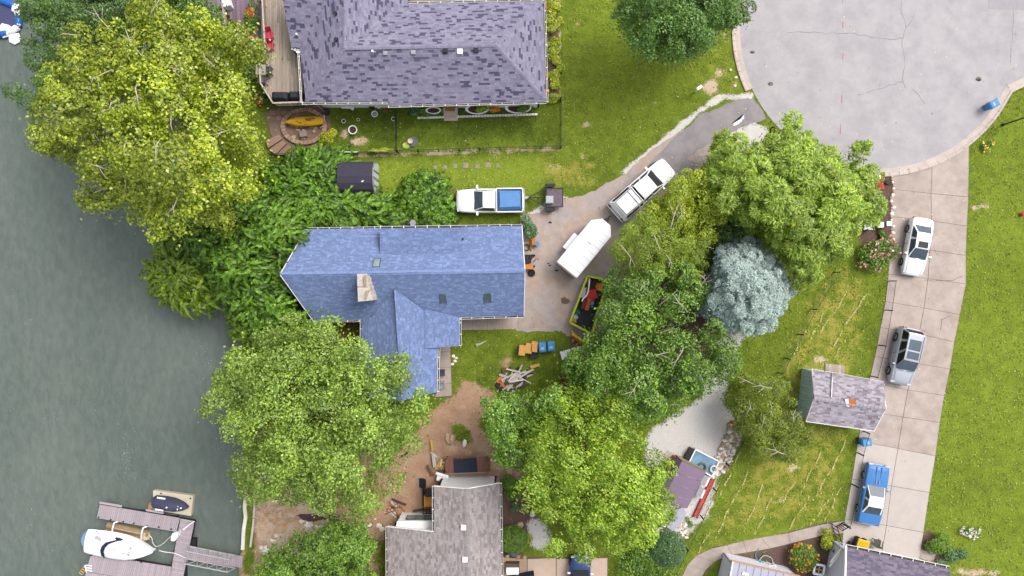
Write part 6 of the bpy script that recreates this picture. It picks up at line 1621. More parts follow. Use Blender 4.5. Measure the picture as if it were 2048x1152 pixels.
# seawall
sw = empty('seawall', P(490, 1040, -.7), 'pale timber and stone seawall along the lake edge', 'wall')
swp = [P(496, 945, -.5), P(492, 985, -.5), P(489, 1015, -.5), P(491, 1035, -.5), P(487, 1060, -.5), P(485, 1100, -.5)]
for a, b in zip(swp, swp[1:]):
    MB().beam(a - Vector((0, 0, .55)), b - Vector((0, 0, .55)), .28, 1.1).build('cap_block', M_stone, sw)
tb = [P(512, 965, -.2), P(508, 1035, -.25)], [P(508, 1037, -.25), P(501, 1094, -.3)]
for i, (a, b) in enumerate(tb): o = MB().beam(a, b, .16, .14); tag(o.build('landscape_timber', mat('pale_timber', px_col(228, 220, 206), .8, .1, 4)), ['pale timber edging the mossy strip above the seawall, upper length', 'pale timber edging the mossy strip above the seawall, lower length'][i], 'timber')
o = MB().tube([P(478, 965, -.9), P(492, 983, -.35), P(506, 996, -.15)], [.04, .05, .03], 6).build('driftwood_pole', M_terra); tag(o, 'thin brown pole leaning across the seawall', 'pole')
# weathered boardwalk and stairs at the top
bw = empty('boardwalk', P(490, 50, .1), 'weathered mauve grey boardwalk below the timber deck', 'boardwalk')
M_bwp = mat('mauve_plank', px_col(150, 132, 144), .9, .2, 3, .2, 20, orand=.25)
for i in range(14):
    x = 452 + i * 5.2; y1 = 118 if i > 7 else 30 + i * 9; plank('plank', M_bwp, bw, P(x + 2, -40, .12), P(x + 5, y1, .12), .2, .05)
fr = MB()
for y in (-20, 30, 70): fr.beam(P(456, y, .02), P(526, y, .02), .1, .14)
fr.build('joists', M_wood_brown, bw)
for i in range(8):
    x = 380 + i * 9; plank('plank', M_bwp, bw, P(x, -40, .0), P(x + 3, 16, .0), .34, .05)
st_ = empty('wooden_stairs', P(444, 66, 0), 'weathered wooden stair flight beside the boardwalk', 'stairs')
for i in range(9): plank('tread', M_bwp, st_, P(429 + i * 2, 28 + i * 9.6, .75 - i * .1), P(447 + i * 1.6, 24 + i * 9.6, .75 - i * .1), .22, .05)
for a, b in (((449, 18), (462, 108)), ((427, 24), (444, 112))): MB().beam(P(*a, .66), P(*b, -.2), .08, .2).build('stringer', M_wood_grey, st_)
MB().beam(P(444, 8, 1.5), P(460, 108, .7), .09, .08).build('hand_rail', M_rail, st_)
for f in (0, .5, 1): p = P(444 + 16 * f, 8 + 100 * f, 1.0 - .6 * f); MB().box((p.x, p.y, .55 - .3 * f), (.09, .09, 1.5 - .4 * f)).build('rail_post', M_rail, st_)
o = MB().box(P(455, 8, .5), (.6, .7, .8), .3); tag(o.build('storage_cube', M_white, None, bevel=.04), 'white storage cube at the head of the wooden stairs', 'box')
# ------------------------------------------------------------------ fenced garden under the grey house
def fence(name, label, pts, h, m, step=1.6, pick=None, rails=2, post=.06, z=0.0, infill_gap=.12):
    """posts and rails are parts; pickets or mesh wires too thin to pick apart are one stuff part"""
    t = empty(name, pts[0], label, 'fence'); wires = MB()
    for a, b in zip(pts, pts[1:]):
        L = (b - a).length; n = max(1, round(L / step))
        for i in range(n + 1):
            p = a.lerp(b, i / n); MB().box((p.x, p.y, h / 2), (post, post, h + .04)).build('post', m, t)
        for r in range(rails):
            zz = h - .04 - r * (h - .2); MB().beam(Vector((a.x, a.y, zz)), Vector((b.x, b.y, zz)), .03, .03).build('rail', m, t)
        if pick:
            k = int(L / infill_gap)
            for i in range(k):
                p = a.lerp(b, (i + .5) / k); wires.box((p.x, p.y, h * .5), (.018, .018, h * .9))
        else:
            for zz in np.arange(.15, h - .1, .18): wires.beam(Vector((a.x, a.y, zz)), Vector((b.x, b.y, zz)), .008, .008)
    tag(wires.build('pickets' if pick else 'wires', m, t), kind='stuff')
    return t
M_green_m = mat('dark_green_metal', px_col(46, 66, 56), .5, .1, 5)
fence('picket_fence', 'dark green metal picket fence round the grey house lawn', [P(1121, 203), P(1121, 297), P(960, 301), P(797, 306), P(660, 312), P(545, 312)], 1.1, M_green_m, 1.75, True)
fence('picket_fence', 'dark fence dividing the grey house lawn from the kayak garden', [P(793, 214), P(795, 304)], 1.1, M_green_m, 1.3, True)
fence('picket_fence', 'short dark green fence between corner of grey house and its bed', [P(1094, 200), P(1120, 201)], 1.0, M_green_m, 1.0, True)
# round brick terrace with fan steps
tr_ = sheet('brick_terrace', [(537, 222), (600, 214), (655, 216), (655, 300), (620, 312), (580, 312), (556, 296), (540, 262)], .02, mat('terrace_base', px_col(150, 124, 110), .95, .15, 4), .02)
M_paver = mat('mauve_paver', px_col(190, 158, 138), .9, .15, 5, .3, 25, orand=.18)
M_tread = mat('tread_brown', px_col(176, 144, 124), .9, .15, 5, .3, 25, orand=.14)
cx, cy = 607, 252
for i in range(30):           # curb of the planting ring
    a = 2 * math.pi * i / 30; r0, r1 = 36, 45
    q = [(cx + r * math.cos(a + s_ * math.pi / 30 * .9) * 1.03, cy + r * math.sin(a + s_ * math.pi / 30 * .9) * .82) for r, s_ in ((r0, -1), (r1, -1), (r1, 1), (r0, 1))]
    MB().prism([tuple(P(x, y, .3).xy) for x, y in q], .0, .26 + .02 * hsh(i, 3)).build('brick', M_paver, tr_)
for i in range(7):            # fan of steps going down to the west
    a0, a1 = math.radians(158 - i * 14.5), math.radians(158 - (i + 1) * 14.5 + 2)
    q = [(cx + r * math.cos(a), cy + r * math.sin(a) * .95) for r, a in ((50, a0), (84 if i < 5 else 72, a0), (84 if i < 5 else 72, a1), (50, a1))]
    q = [(max(533, x), min(310, y)) for x, y in q]
    MB().prism([tuple(P(x, y, .1).xy) for x, y in q], -.02, .3 - i * .034).build('step', M_tread, tr_)
for i in range(5):
    for j in range(5):
        x, y = 612 + i * 8.6, 272 + j * 8.0
        if (x - cx) ** 2 + ((y - cy) / .82) ** 2 > 49 ** 2: MB().prism([tuple(P(a, b, .03).xy) for a, b in ((x, y), (x + 8, y), (x + 8, y + 7.3), (x, y + 7.3))], 0, .04 + .01 * hsh(i, j)).build('paver', M_paver, tr_)
for i in range(5):
    for j in range(2):
        x, y = 540 + i * 12, 222 + j * 10
        MB().prism([tuple(P(a, b, .03).xy) for a, b in ((x, y), (x + 11, y), (x + 11, y + 9), (x, y + 9))], 0, .04 + .012 * hsh(i, j)).build('paver', M_tread, tr_)
for i in range(22):           # stones inside the ring
    a = rng.uniform(0, 6.28); r = 30 * math.sqrt(rng.random()); x, y = cx + r * math.cos(a), cy + 6 + r * .75 * math.sin(a)
    p = P(x, y); MB().rock((p.x, p.y, .0), (rng.uniform(.12, .24), rng.uniform(.1, .2), .22), 40 + i).build('stone', M_stone2, tr_)
kk = empty('kayak', P(611, 244, .3), 'long yellow kayak lying on the round brick terrace', 'kayak', rz=R(3))
M_kay = mat('yellow_plastic', px_col(236, 182, 42), .4, .1, 2)
rows = []
for x, w in ((-1.62, .02), (-1.3, .2), (-.7, .38), (0, .43), (.8, .42), (1.3, .36), (1.55, .3)): rows.append([(x, -w, .2), (x, -w * .75, .36), (x, 0, .42 if abs(x) > .9 else .38), (x, w * .75, .36), (x, w, .2), (x, w * .6, .0), (x, 0, -.04), (x, -w * .6, .0)])
MB().grid(rows, closed=True).add(rows[0], [tuple(range(8))]).add(rows[-1], [tuple(range(7, -1, -1))]).build('hull', M_kay, kk, local=True, smooth=True)
for x, y, r in ((.35, .1, .22), (.75, .16, .14), (-.35, -.12, .1), (.1, -.3, .07), (-.6, .0, .09)): MB().lathe((x, y, .385), [(r, 0), (r * .6, .02)], 10, rx=1.3, ry=.6).build('seat_well', mat('kayak_grime', px_col(150, 112, 34), .7, .2, 5), kk, local=True)
pc_ = MB().tube([P(636, 210, 2.6), P(645, 220, .6), P(648, 225, .3), P(648, 250, .18), P(640, 256, .15)], .08, 8); tag(pc_.build('drain_pipe', M_steel), 'bent grey drain pipe running beside the kayak stern', 'pipe')
o = MB().box(P(607, 268, .3), (.6, .5, .3), .1); tag(o.build('stone_block', mat('grey_block', px_col(166, 150, 140), .9, .15, 5), None, bevel=.03), 'square grey stone block in the brick ring below the kayak', 'stone')
# trellises
def trellis(label, x0, x1, y, m):
    t = empty('garden_trellis', P((x0 + x1) / 2, y), label, 'trellis')
    for i in range(5):
        x = x0 + (x1 - x0) * i / 4; MB().tube([P(x, y, 0), P(x, y, 1.25 - .25 * abs(i - 2) / 2)], .035, 6).build('bar', m, t)
    for z in (.35, .75): MB().beam(P(x0, y, z), P(x1, y, z), .04, .04).build('crossbar', m, t)
    top = smooth_line([P(x0, y, 1.0), P(x0 + (x1 - x0) * .3, y, 1.22), P(x0 + (x1 - x0) * .7, y, 1.22), P(x1, y, 1.0)], 4); MB().tube(top, .035, 6).build('arch', m, t)
trellis('white arched garden trellis beside the kayak terrace', 672, 716, 304, M_white)
trellis('yellow green arched trellis overgrown with vine next to the white one', 736, 776, 302, mat('lime_trellis', px_col(212, 220, 120), .5, .1, 5))
bush('vine', 'lime green vine climbing the second trellis by the picket fence', 768, 302, .75, .9, L_hosta, 700, .14, .4, seed=3, cat='plant')
bush('vine', 'green vine threading through the white trellis', 700, 303, .8, .6, L_box, 400, .12, .35, seed=4, cat='plant')
bush('garden_shrub', 'yellow flowered shrub at the edge of the brick terrace', 660, 278, .9, .9, L_hosta, 1200, .14, .7, seed=5, flowers=F_yel, nf=40)
bush('garden_shrub', 'orange tinged low plant on the lower edge of the brick terrace', 600, 308, .6, .4, F_orange, 260, .1, .3, seed=6)
def pot(label, px, py, r, h, m, inner=None, name='flower_pot', cat='pot', rx=1., ry=1.):
    p = P(px, py); t = empty(name, p, label, cat)
    MB().lathe(p, [(r * .8, 0), (r, h * .9), (r * 1.05, h), (r * .86, h), (r * .8, h * .82)], 18, rx=rx, ry=ry).build('tub', m, t, smooth=False)
    if inner: MB().lathe(p, [(r * .8, h * .7), (r * .8, h * .86)], 16, rx=rx, ry=ry).build('soil', inner, t)
    return t
M_soil = mat('potting_soil', px_col(92, 66, 54), .95, .2, 8)
pot('white round planter ring on lawn below the kayak house wall', 707, 261, .36, .3, M_white, M_soil, 'planter', 'planter')
pot('pale oval tub at the house wall on kayak lawn', 750, 229, .26, .2, M_white, M_steel)
pot('white round lid on dark tubs against the grey house wall', 758, 213, .24, .55, M_white)
pot('black tub beside the white lidded one at the wall', 745, 214, .24, .45, M_dark, M_soil)
pot('small stone coloured pot on the kayak lawn', 688, 243, .17, .16, M_stone, M_soil)
pot('tiny white pot on the kayak lawn', 717, 240, .12, .14, M_white, M_soil)
pot('white bucket leaning by the dividing fence', 788, 240, .16, .4, M_white, M_soil, 'bucket', 'bucket')
pot('dark grey round stool pad on the fenced lawn', 826, 284, .4, .16, mat('pad_grey', px_col(112, 114, 122), .8), None, 'round_pad', 'pad')
pot('cream round pot beside the dark pad', 822, 284.5, .2, .5, mat('cream_pot', px_col(236, 228, 196), .6))
o = MB().rock(tuple(P(812, 291)), (.34, .3, .3), 22); tag(o.build('soil_bag', mat('lime_bag', px_col(206, 220, 110), .6, .2, 4)), 'lime and white bag of soil by the garden fence', 'bag')
pot('dark green tub at the terrace corner by the drain pipe', 655, 226, .28, .45, M_green_m, M_soil)
for i, (x, r, lab, pl_) in enumerate(((868, .62, 'white oval stock tank planter with bare soil by the door steps', 0), (955, .95, 'long white oval planter tank with leafy greens by the door steps', 1), (1036, 1.05, 'white oval planter tank brimming with greens near the house corner', 2))):
    pot(lab, x, 224 - i * 2.5, r, .55, M_white, M_soil, 'planter_tank', 'planter', 1, .42)
    if pl_: bush('leafy_crop', ['', 'leafy green crop growing in the long planter tank', 'dark leafy greens filling the planter tank near house corner'][pl_], x + 8, 224 - i * 2.5, .8, .5, [0, L_hosta, L_box][pl_], 420, .18, .36, seed=30 + i, cat='plant', z0=.45)
for i, (x, y, r, m, lab) in enumerate(((835, 224, .8, L_juni, 'blue green shrub against the house wall inside the fence'), (852, 226, .7, L_box, 'leafy bush between blue green shrub and bare soil planter'), (990, 218, .5, F_orange, 'orange flowered plant between the two leafy planter tanks'), (884, 222, .3, L_box, 'small plant squeezed between bare planter and door steps'), (1062, 215, .4, L_box, 'bushy greens at the end of the planter row'))):
    bush('bed_plant', lab, x, y, r, .7, m, 420, .14, r * .6, seed=40 + i, cat='plant')
bw_ = empty('garden_edging', P(960, 232), 'white brick edging in front of the planter tanks', 'edging')
for i in range(40):
    x = 838 + i * 6.0
    if 890 < x < 916: continue
    p = P(x, 236.5 - (x - 838) * .03); MB().box((p.x, p.y, .08), (.22, .16, .2)).build('brick', M_stone, bw_)
o = MB().tube([P(683, 215, .2), P(700, 215, .3), P(706, 217, .35)], [.08, .1, .18], 8); tag(o.build('garden_sprayer', M_white), 'white garden sprayer lying along the grey house wall', 'sprayer')
for x, y, c, lab in ((845, 235, F_red, 'red toy beside the white planter edging'), (770, 222, F_red, 'red ornament at the house wall by the dividing fence')): o = MB().rock(tuple(P(x, y)), (.14, .1, .14), int(x)); tag(o.build('garden_ornament', mat('red_orn', px_col(214, 60, 66), .5)), lab, 'ornament')
# bed along the east wall of the grey house
for i in range(13):
    y = 4 + i * 15.5; bush('bed_plant', ['yellow green perennial clump in the east bed of the grey house, nearest the fence corner', 'lime green perennial clump of the grey house east bed'][0 if i == 12 else 1], 1107, y, .62, .65, L_hosta, 480, .17, .66, seed=60 + i, cat='plant', group='perennials in the east bed' if i != 12 else None)
for i, y in enumerate((12, 45, 150, 185)): bush('bed_shrub', 'rusty orange shrub tight against the east wall of the grey house', 1093, y, .28, .5, F_orange, 160, .12, .35, seed=70 + i, cat='shrub', group='orange shrubs by the east wall')
o = MB().rock(tuple(P(1093, 92)), (.16, .3, .35), 8); tag(o.build('meter_box', M_steel), 'grey utility meter box at the east wall of the grey house', 'meter')
# deck furniture
for i, (x, y) in enumerate(((542, 73), (543, 95))):
    p = P(x, y, ZD); t = empty('lounge_chair', p, ['pink slatted lounge chair on the timber deck, nearer the railing flowers', 'pink lounge chair on the timber deck, nearer the patio table'][i], 'chair', rz=R(-80 - 15 * i))
    M_pink = mat('pink_plastic', px_col(240, 74, 108), .5, .08, 4)
    MB().box((0, 0, .36), (.5, .5, .05)).build('seat', M_pink, t, local=True); MB().add([(-.25, -.24, .36), (-.25, .24, .36), (-.42, .3, .95), (-.42, -.3, .95), (-.29, -.24, .36), (-.29, .24, .36), (-.46, .3, .95), (-.46, -.3, .95)], [(0, 1, 2, 3), (7, 6, 5, 4), (0, 4, 5, 1), (1, 5, 6, 2), (2, 6, 7, 3), (3, 7, 4, 0)]).build('backrest', M_pink, t, local=True)
    for a in (-.22, .22):
        MB().box((0, a * 1.25, .55), (.56, .09, .04)).build('armrest', M_pink, t, local=True)
        for b in (-.22, .22): MB().box((b, a, .18), (.06, .06, .36)).build('leg', M_pink, t, local=True)
p = P(528, 145, ZD); t = empty('patio_table', p, 'square pale glass patio table by the deck railing', 'table', rz=R(-2))
MB().box((0, 0, .72), (.78, .8, .04)).build('table_top', mat('frosted_top', px_col(186, 184, 172), .3, .05, 6), t, local=True)
for a in (-.34, .34):
    for b in (-.34, .34): MB().box((a, b, .35), (.05, .05, .7)).build('leg', M_black_metal, t, local=True)
M_wick = mat('grey_wicker', px_col(106, 100, 104), .8, .15, 12)
for x, y, a, lab in ((528, 124, -90, 'grey wicker chair at the north side of the glass patio table'), (541, 145, 180, 'grey wicker chair on the house side of the glass patio table'), (529, 165, 90, 'grey wicker chair at the south side of the glass patio table')):
    t = empty('patio_chair', P(x, y, ZD), lab, 'chair', rz=R(a))
    MB().box((0, 0, .42), (.55, .58, .06)).build('seat', M_wick, t, local=True); MB().box((-.27, 0, .7), (.06, .56, .55)).build('backrest', M_wick, t, local=True)
    for s_ in (1, -1):
        MB().box((0, s_ * .29, .6), (.52, .05, .04)).build('armrest', M_wick, t, local=True)
        for b in (-.22, .22): MB().box((b, s_ * .26, .2), (.05, .05, .4)).build('leg', M_wick, t, local=True)
M_cover_b = mat('black_cover', px_col(48, 50, 60), .6, .15, 3, .3, 6)
for x, y, w, lab in ((562, 194, 1.4, 'large black covered grill on the timber deck corner'), (592, 193, 1.0, 'smaller black covered grill against the grey house wall')):
    p = P(x, y, ZD + .6); rows = []
    for z, k in ((ZD, 1.0), (ZD + .6, 1.0), (ZD + .95, .86), (ZD + 1.15, .55)): rows.append([(p.x + w / 2 * k * a, p.y + .36 * k * b, z) for a, b in ((-1, -.8), (-.9, -1), (.9, -1), (1, -.8), (1, .8), (.9, 1), (-.9, 1), (-1, .8))])
    o = MB().grid(rows, closed=True).add(rows[-1], [tuple(range(8))]).build('covered_grill', M_cover_b, smooth=False); tag(o, lab, 'grill')
for i, (x, y, lab) in enumerate(((522, 12, 'orange and red flowers in railing box near the top of the deck'), (522, 52, 'red flowers in the railing box beside the pink chairs'), (523, 100, 'yellow green potted plant on deck railing above the patio table'))):
    bush('railing_flowers', lab, x, y, .45, .4, L_hosta, 200, .13, .5, seed=80 + i, cat='flowers', z0=ZD + .9, flowers=F_red, nf=26, fs=.14)
bush('bank_bush', 'green bush between boardwalk and timber deck', 508, 40, .7, 1.2, L_mid, 900, .16, 1.3, seed=85)
bush('bank_bush', 'dark bush below the patio table railing', 505, 150, .7, 1.3, L_dkgrn, 900, .16, 1.4, seed=86, flowers=F_red, nf=8)
bush('bank_bush', 'dark green bush at the foot of the deck corner', 524, 200, .6, 1.0, L_dkgrn, 600, .16, .8, seed=87, flowers=F_red, nf=16, fs=.16)

# ------------------------------------------------------------------ lawn between the houses
st_p = [(870, 335, .34), (890, 334, .34), (910, 332, .36), (931, 331, .5), (954, 333, .4), (976, 330, .48), (995, 331, .34)]
for i, (x, y, s_) in enumerate(st_p):
    p = P(x, y); o = MB().box((p.x, p.y, .0), (s_ * .95, s_ * .9, .07), rng.uniform(-.15, .15)).build('stepping_stone', mat('flagstone', px_col(176, 162, 148), .9, .15, 5, .3, 20, orand=.08), None, bevel=.02); tag(o, 'square grey stepping stone in the row across the lawn', 'stone', 'stepping stones in the lawn')
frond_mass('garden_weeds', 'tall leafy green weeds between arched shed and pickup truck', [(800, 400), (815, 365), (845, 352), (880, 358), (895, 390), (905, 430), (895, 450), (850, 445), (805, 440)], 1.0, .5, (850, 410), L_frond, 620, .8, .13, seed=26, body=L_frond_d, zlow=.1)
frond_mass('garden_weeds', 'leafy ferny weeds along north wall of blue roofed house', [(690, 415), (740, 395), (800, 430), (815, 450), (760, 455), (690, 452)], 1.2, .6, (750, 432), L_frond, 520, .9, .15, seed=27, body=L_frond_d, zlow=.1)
bush('house_shrub', 'grey green shrub at the corner of the blue roofed garage', 1058, 455, .75, 1.3, L_juni, 1300, .15, 1.0, seed=88)
am = empty('utility_meter', P(822, 447), 'dark utility meter and satellite dish on north wall of blue roofed house', 'meter')
MB().box(P(817, 447, .9), (.28, .3, 1.8)).build('box', M_black_metal, am); MB().lathe(P(826, 446, 1.2), [(.02, 0), (.2, .06), (.26, .14)], 12).build('dish', M_steel, am)
mb_ = empty('mailbox', P(1390, 184), 'white mailbox on a post in the lawn near the straw circle', 'mailbox')
MB().box((mb_.location.x, mb_.location.y, .55), (.1, .1, 1.12)).build('post', M_white, mb_); p = mb_.location; MB().box((p.x + .02, p.y, 1.2), (.24, .5, .24), -.9).build('box', M_white, mb_, bevel=.03)
for x, y in ((1461, 140), (1472, 155), (1470, 172)): o = MB().rock((P(x, y).x, P(x, y).y, -.03), (.15, .12, .16), int(x + y)); tag(o.build('marker_stone', M_stone), 'small pale stone at the lawn edge by the kerb', 'stone', 'small stones by the kerb')
o = sheet('spilled_gravel', [(1465, 247), (1478, 238), (1488, 228), (1484, 240), (1474, 250)], .02, M_white, .05, kind='stuff')
tyr = P(1543, 262); o = MB().tube([(tyr.x + .26 * math.cos(a) * .5, tyr.y + .26 * math.sin(a), .25 + .2 * math.cos(a)) for a in np.linspace(0, 6.28, 16)], .05, 6, cap=False); tag(o.build('rubber_ring', M_tyre), 'black rubber ring at road edge beside the larch', 'ring')
# bins, board, rubble
M_bin_b = mat('blue_bin_plastic', px_col(84, 158, 214), .5, .06, 4); M_bin_t = mat('tan_bin', px_col(226, 172, 96), .7, .1, 4)
def wheelie(label, px, py, rz, m, group=None, w=.58, d=.72, h=1.05):
    t = empty('wheeled_bin', P(px, py), label, 'bin', group, R(rz))
    MB().add([(-w * .4, -d * .38, .05), (w * .4, -d * .38, .05), (w * .4, d * .38, .05), (-w * .4, d * .38, .05), (-w / 2, -d / 2, h * .92), (w / 2, -d / 2, h * .92), (w / 2, d / 2, h * .92), (-w / 2, d / 2, h * .92)], [(3, 2, 1, 0), (4, 5, 6, 7), (0, 1, 5, 4), (1, 2, 6, 5), (2, 3, 7, 6), (3, 0, 4, 7)]).build('body', m, t, local=True)
    MB().add([(-w * .53, -d * .55, h * .92), (w * .53, -d * .55, h * .92), (w * .53, d * .55, h * .92), (-w * .53, d * .55, h * .92), (-w * .45, -d * .4, h), (w * .45, -d * .4, h), (w * .48, d * .5, h * 1.02), (-w * .48, d * .5, h * 1.02)], [(3, 2, 1, 0), (4, 5, 6, 7), (0, 1, 5, 4), (1, 2, 6, 5), (2, 3, 7, 6), (3, 0, 4, 7)]).build('lid', m, t, local=True)
    MB().tube([(-w * .4, d * .58, h * .9), (w * .4, d * .58, h * .9)], .03, 6).build('handle', m, t, local=True)
    for s_ in (1, -1): MB().tube([(s_ * w * .44, d * .4, .12), (s_ * w * .3, d * .4, .12)], .12, 12).build('wheel', M_tyre, t, local=True)
    MB().box((0, -d * .1, h * 1.012), (w * .45, d * .22, .02)).build('lid_panel', mat('bin_label', px_col(176, 210, 232), .5), t, local=True)
    return t
wheelie('blue wheeled bin next to the tan drums on the front lawn', 1084, 693, 4, M_bin_b)
wheelie('blue wheeled bin at the outer end of the bin row on the front lawn', 1101, 691, 3, M_bin_b)
wheelie('blue wheeled bin on the kerb by the grass beyond the cul-de-sac', 1972, 214, -62, M_bin_b)
wheelie('blue wheeled bin on the fence line below the mauve shingled shed', 1722, 880, 97, M_bin_b)
for i, (x, y, lab) in enumerate(((1044, 699, 'tan rectangular tub at the rubble end of the bin row'), (1057, 695, 'tan rectangular tub in the middle of the bin row'), (1068, 692, 'tan rectangular tub standing against the blue bins'))):
    p = P(x, y); t = empty('garbage_tub', p, lab, 'bin', rz=R(-6))
    MB().prism([(-.24, -.4), (.24, -.4), (.24, .4), (-.24, .4)], -.02, .8).build('body', M_bin_t, t, local=True); MB().prism([(-.27, -.43), (.27, -.43), (.27, .43), (-.27, .43)], .8, .86).build('lid', M_bin_t, t, local=True, bevel=.02)
    MB().box((-.3, 0, .6), (.03, .5, .5)).build('handle_board', M_dark, t, local=True)
t = empty('battery_case', P(1068, 710), 'black plastic case on grass below the tan tubs', 'case'); MB().box(P(1068, 710, .22), (.62, .5, .44)).build('body', M_black_metal, t); MB().box(P(1068, 710, .47), (.3, .06, .06)).build('handle', M_dark, t)
bp_ = P(1143, 707, .5); o = MB().box((bp_.x, bp_.y, .06), (1.75, .72, .08), .28); tag(o.build('board', M_white), 'white board lying on the lawn half under tree leaves', 'board')
bk_ = empty('digger_bucket', P(1155, 676), 'orange and yellow digger bucket at the end of the worn drive', 'bucket')
M_or = mat('orange_paint', px_col(232, 142, 52), .5, .15, 4); p = P(1155, 677)
MB().grid([[(p.x - .5, p.y + .5, .6), (p.x - .6, p.y + .2, .15), (p.x - .3, p.y - .1, .0)], [(p.x + .7, p.y - .3, .6), (p.x + .6, p.y - .6, .15), (p.x + .9, p.y - .9, .0)]]).build('shell', M_or, bk_)
MB().beam((p.x - .5, p.y + .45, .62), (p.x + .7, p.y - .35, .62), .2, .1).build('lip', mat('yellow_paint', px_col(238, 196, 60), .5, .1, 4), bk_)
for i in range(4): a = Vector((p.x - .3 + i * .33, p.y - .1 - i * .27, .05)); MB().beam(a, a + Vector((-.15, -.2, -.02)), .08, .06).build('tooth', MATS['yellow_paint'], bk_)
MB().beam((p.x - .35, p.y + .4, .55), (p.x - .5, p.y + .65, .3), .14, .14).build('bracket', MATS['yellow_paint'], bk_)
# heap of lumber, every stick its own thing in the heap
hp = empty('lumber_heap', P(1030, 757), 'heap of white and grey scrap lumber on the front lawn', 'heap')
M_lum = mat('bleached_lumber', px_col(224, 216, 208), .8, .12, 4, orand=.14); M_lum_d = mat('dark_lumber', px_col(96, 80, 74), .8, .2, 4, orand=.2)
for i in range(46):
    f = rng.gauss(0, .35); cxx, cyy = 1030 + rng.gauss(0, 15), 758 + rng.gauss(0, 11); a = rng.gauss(.75, .4); L = rng.uniform(.5, 1.5)
    z = .08 + .5 * max(0, 1 - ((cxx - 1030) / 32) ** 2 - ((cyy - 758) / 24) ** 2) * rng.random(); d = Vector((math.cos(a), math.sin(a), rng.gauss(0, .08))); p = P(cxx, cyy, z); p.z = max(z, .05 + abs(d.z) * L * .5)
    plank('stick', M_lum if rng.random() < .75 else M_lum_d, hp, p - d * L / 2, p + d * L / 2, rng.uniform(.07, .18), .05)
for x, y, m in ((1000, 757, M_or), (1004, 768, M_terra), (1070, 732, M_wood_new), (1008, 745, M_wood_brown), (998, 775, M_dark), (1050, 748, M_dark), (1040, 742, M_dark)): p = P(x, y, .2); a = rng.uniform(0, 3); plank('stick', m, hp, p - Vector((math.cos(a), math.sin(a), 0)) * .4, p + Vector((math.cos(a), math.sin(a), 0)) * .4, .25, .1)
o = MB().tube([P(952, 690, .05), P(960, 688, .07), P(972, 682, .06)], [.13, .08, .04], 7); tag(o.build('fallen_branch', M_bark_pale), 'pale broken branch lying on the front lawn', 'branch')
for i, (x, y) in enumerate(((907, 712), (912, 716), (910, 722), (905, 728))): o = MB().rock(tuple(P(x, y)), (.16, .13, .12), 60 + i); tag(o.build('edging_stone', M_stone), 'small pale stone along the porch walk', 'stone', 'stones beside the porch walk')
for i, (x, y, lab) in enumerate(((884, 744, 'dark blue grey chair on the side porch walk, upper of two'), (884, 769, 'pale grey chair on the side porch walk, lower of two'))):
    t = empty('porch_chair', P(x, y, .02), lab, 'chair', rz=R(10 * i)); mm = mat('porch_chair%d' % i, px_col(*((84, 90, 106), (170, 176, 184))[i]), .6, .1, 6)
    MB().box((0, 0, .42), (.55, .55, .06)).build('seat', mm, t, local=True); MB().box((0, .27, .72), (.55, .05, .5)).build('backrest', mm, t, local=True)
    for s_ in (1, -1):
        MB().box((s_ * .27, 0, .62), (.05, .5, .04)).build('armrest', mm, t, local=True)
        for b in (-.24, .24): MB().box((s_ * .25, b, .2), (.04, .04, .4)).build('leg', mm, t, local=True)
# clutter against the garage
def clutter(nm, lab, cat, mb_, m): return tag(mb_.build(nm, m), lab, cat)
p = P(1065, 483); cb_ = empty('wheelbarrow', p, 'orange wheelbarrow tipped beside the garage corner', 'wheelbarrow')
MB().grid([[(p.x - .25, p.y + .45, .1), (p.x - .1, p.y + .5, .55), (p.x + .15, p.y + .4, .6)], [(p.x - .3, p.y - .4, .1), (p.x - .05, p.y - .35, .55), (p.x + .2, p.y - .3, .6)]]).build('tray', M_or, cb_)
for s_ in (.3, -.2): MB().tube([(p.x + .1, p.y + s_, .5), (p.x - .2, p.y + s_ - .3, .3), (p.x - .1, p.y - .8, .05)], .03, 6).build('handle', M_or, cb_)
MB().tube([(p.x - .08, p.y + .55, .18), (p.x + .04, p.y + .55, .18)], .18, 12).build('wheel', M_tyre, cb_)
p = P(1053, 495); clutter('coiled_hose', 'green hose coiled in a black reel against the garage', 'hose', MB().tube([(p.x + .26 * math.cos(a), p.y + .26 * math.sin(a), .15 + a * .008) for a in np.linspace(0, 18, 60)], .045, 6), M_green_m)
p = P(1073, 488); t = empty('water_drum', p, 'dark barrel with light blue lid beside the orange wheelbarrow', 'barrel'); MB().cyl(p, .2, 0, .5, 14).build('body', M_navy, t); MB().cyl(p, .21, .5, .56, 14).build('lid', M_bin_b, t)
p = P(1057, 522); t = empty('lawn_mower', p, 'black and orange riding mower parked by the garage door', 'mower')
MB().box((p.x - .1, p.y + .15, .45), (.62, .7, .4)).build('body', M_black_metal, t); MB().box((p.x + .2, p.y + .3, .62), (.2, .3, .35)).build('seat', M_dark, t); MB().box((p.x + .0, p.y - .5, .42), (.75, .4, .25)).build('deck', M_or, t)
MB().tube([(p.x + .4, p.y - .1, .5), (p.x + .55, p.y + .1, .9), (p.x + .75, p.y + .15, .9), (p.x + .8, p.y + .02, .88)], .03, 6).build('handlebar', M_black_metal, t)
for a, b in ((.35, -.45), (-.3, -.45), (.35, .45), (-.3, .45)): MB().tube([(p.x + a, p.y + b - .07, .2), (p.x + a, p.y + b + .07, .2)], .2, 12).build('wheel', M_tyre, t)
p = P(1063, 546); t = empty('spare_wheel', p, 'spare trailer wheel lying on the drive by the garage', 'wheel'); MB().lathe(p, [(.18, 0), (.3, .03), (.31, .14), (.26, .2), (.17, .17)], 18).build('tyre', M_tyre, t); MB().cyl(p, .16, .06, .14, 12).build('rim', M_rim, t)
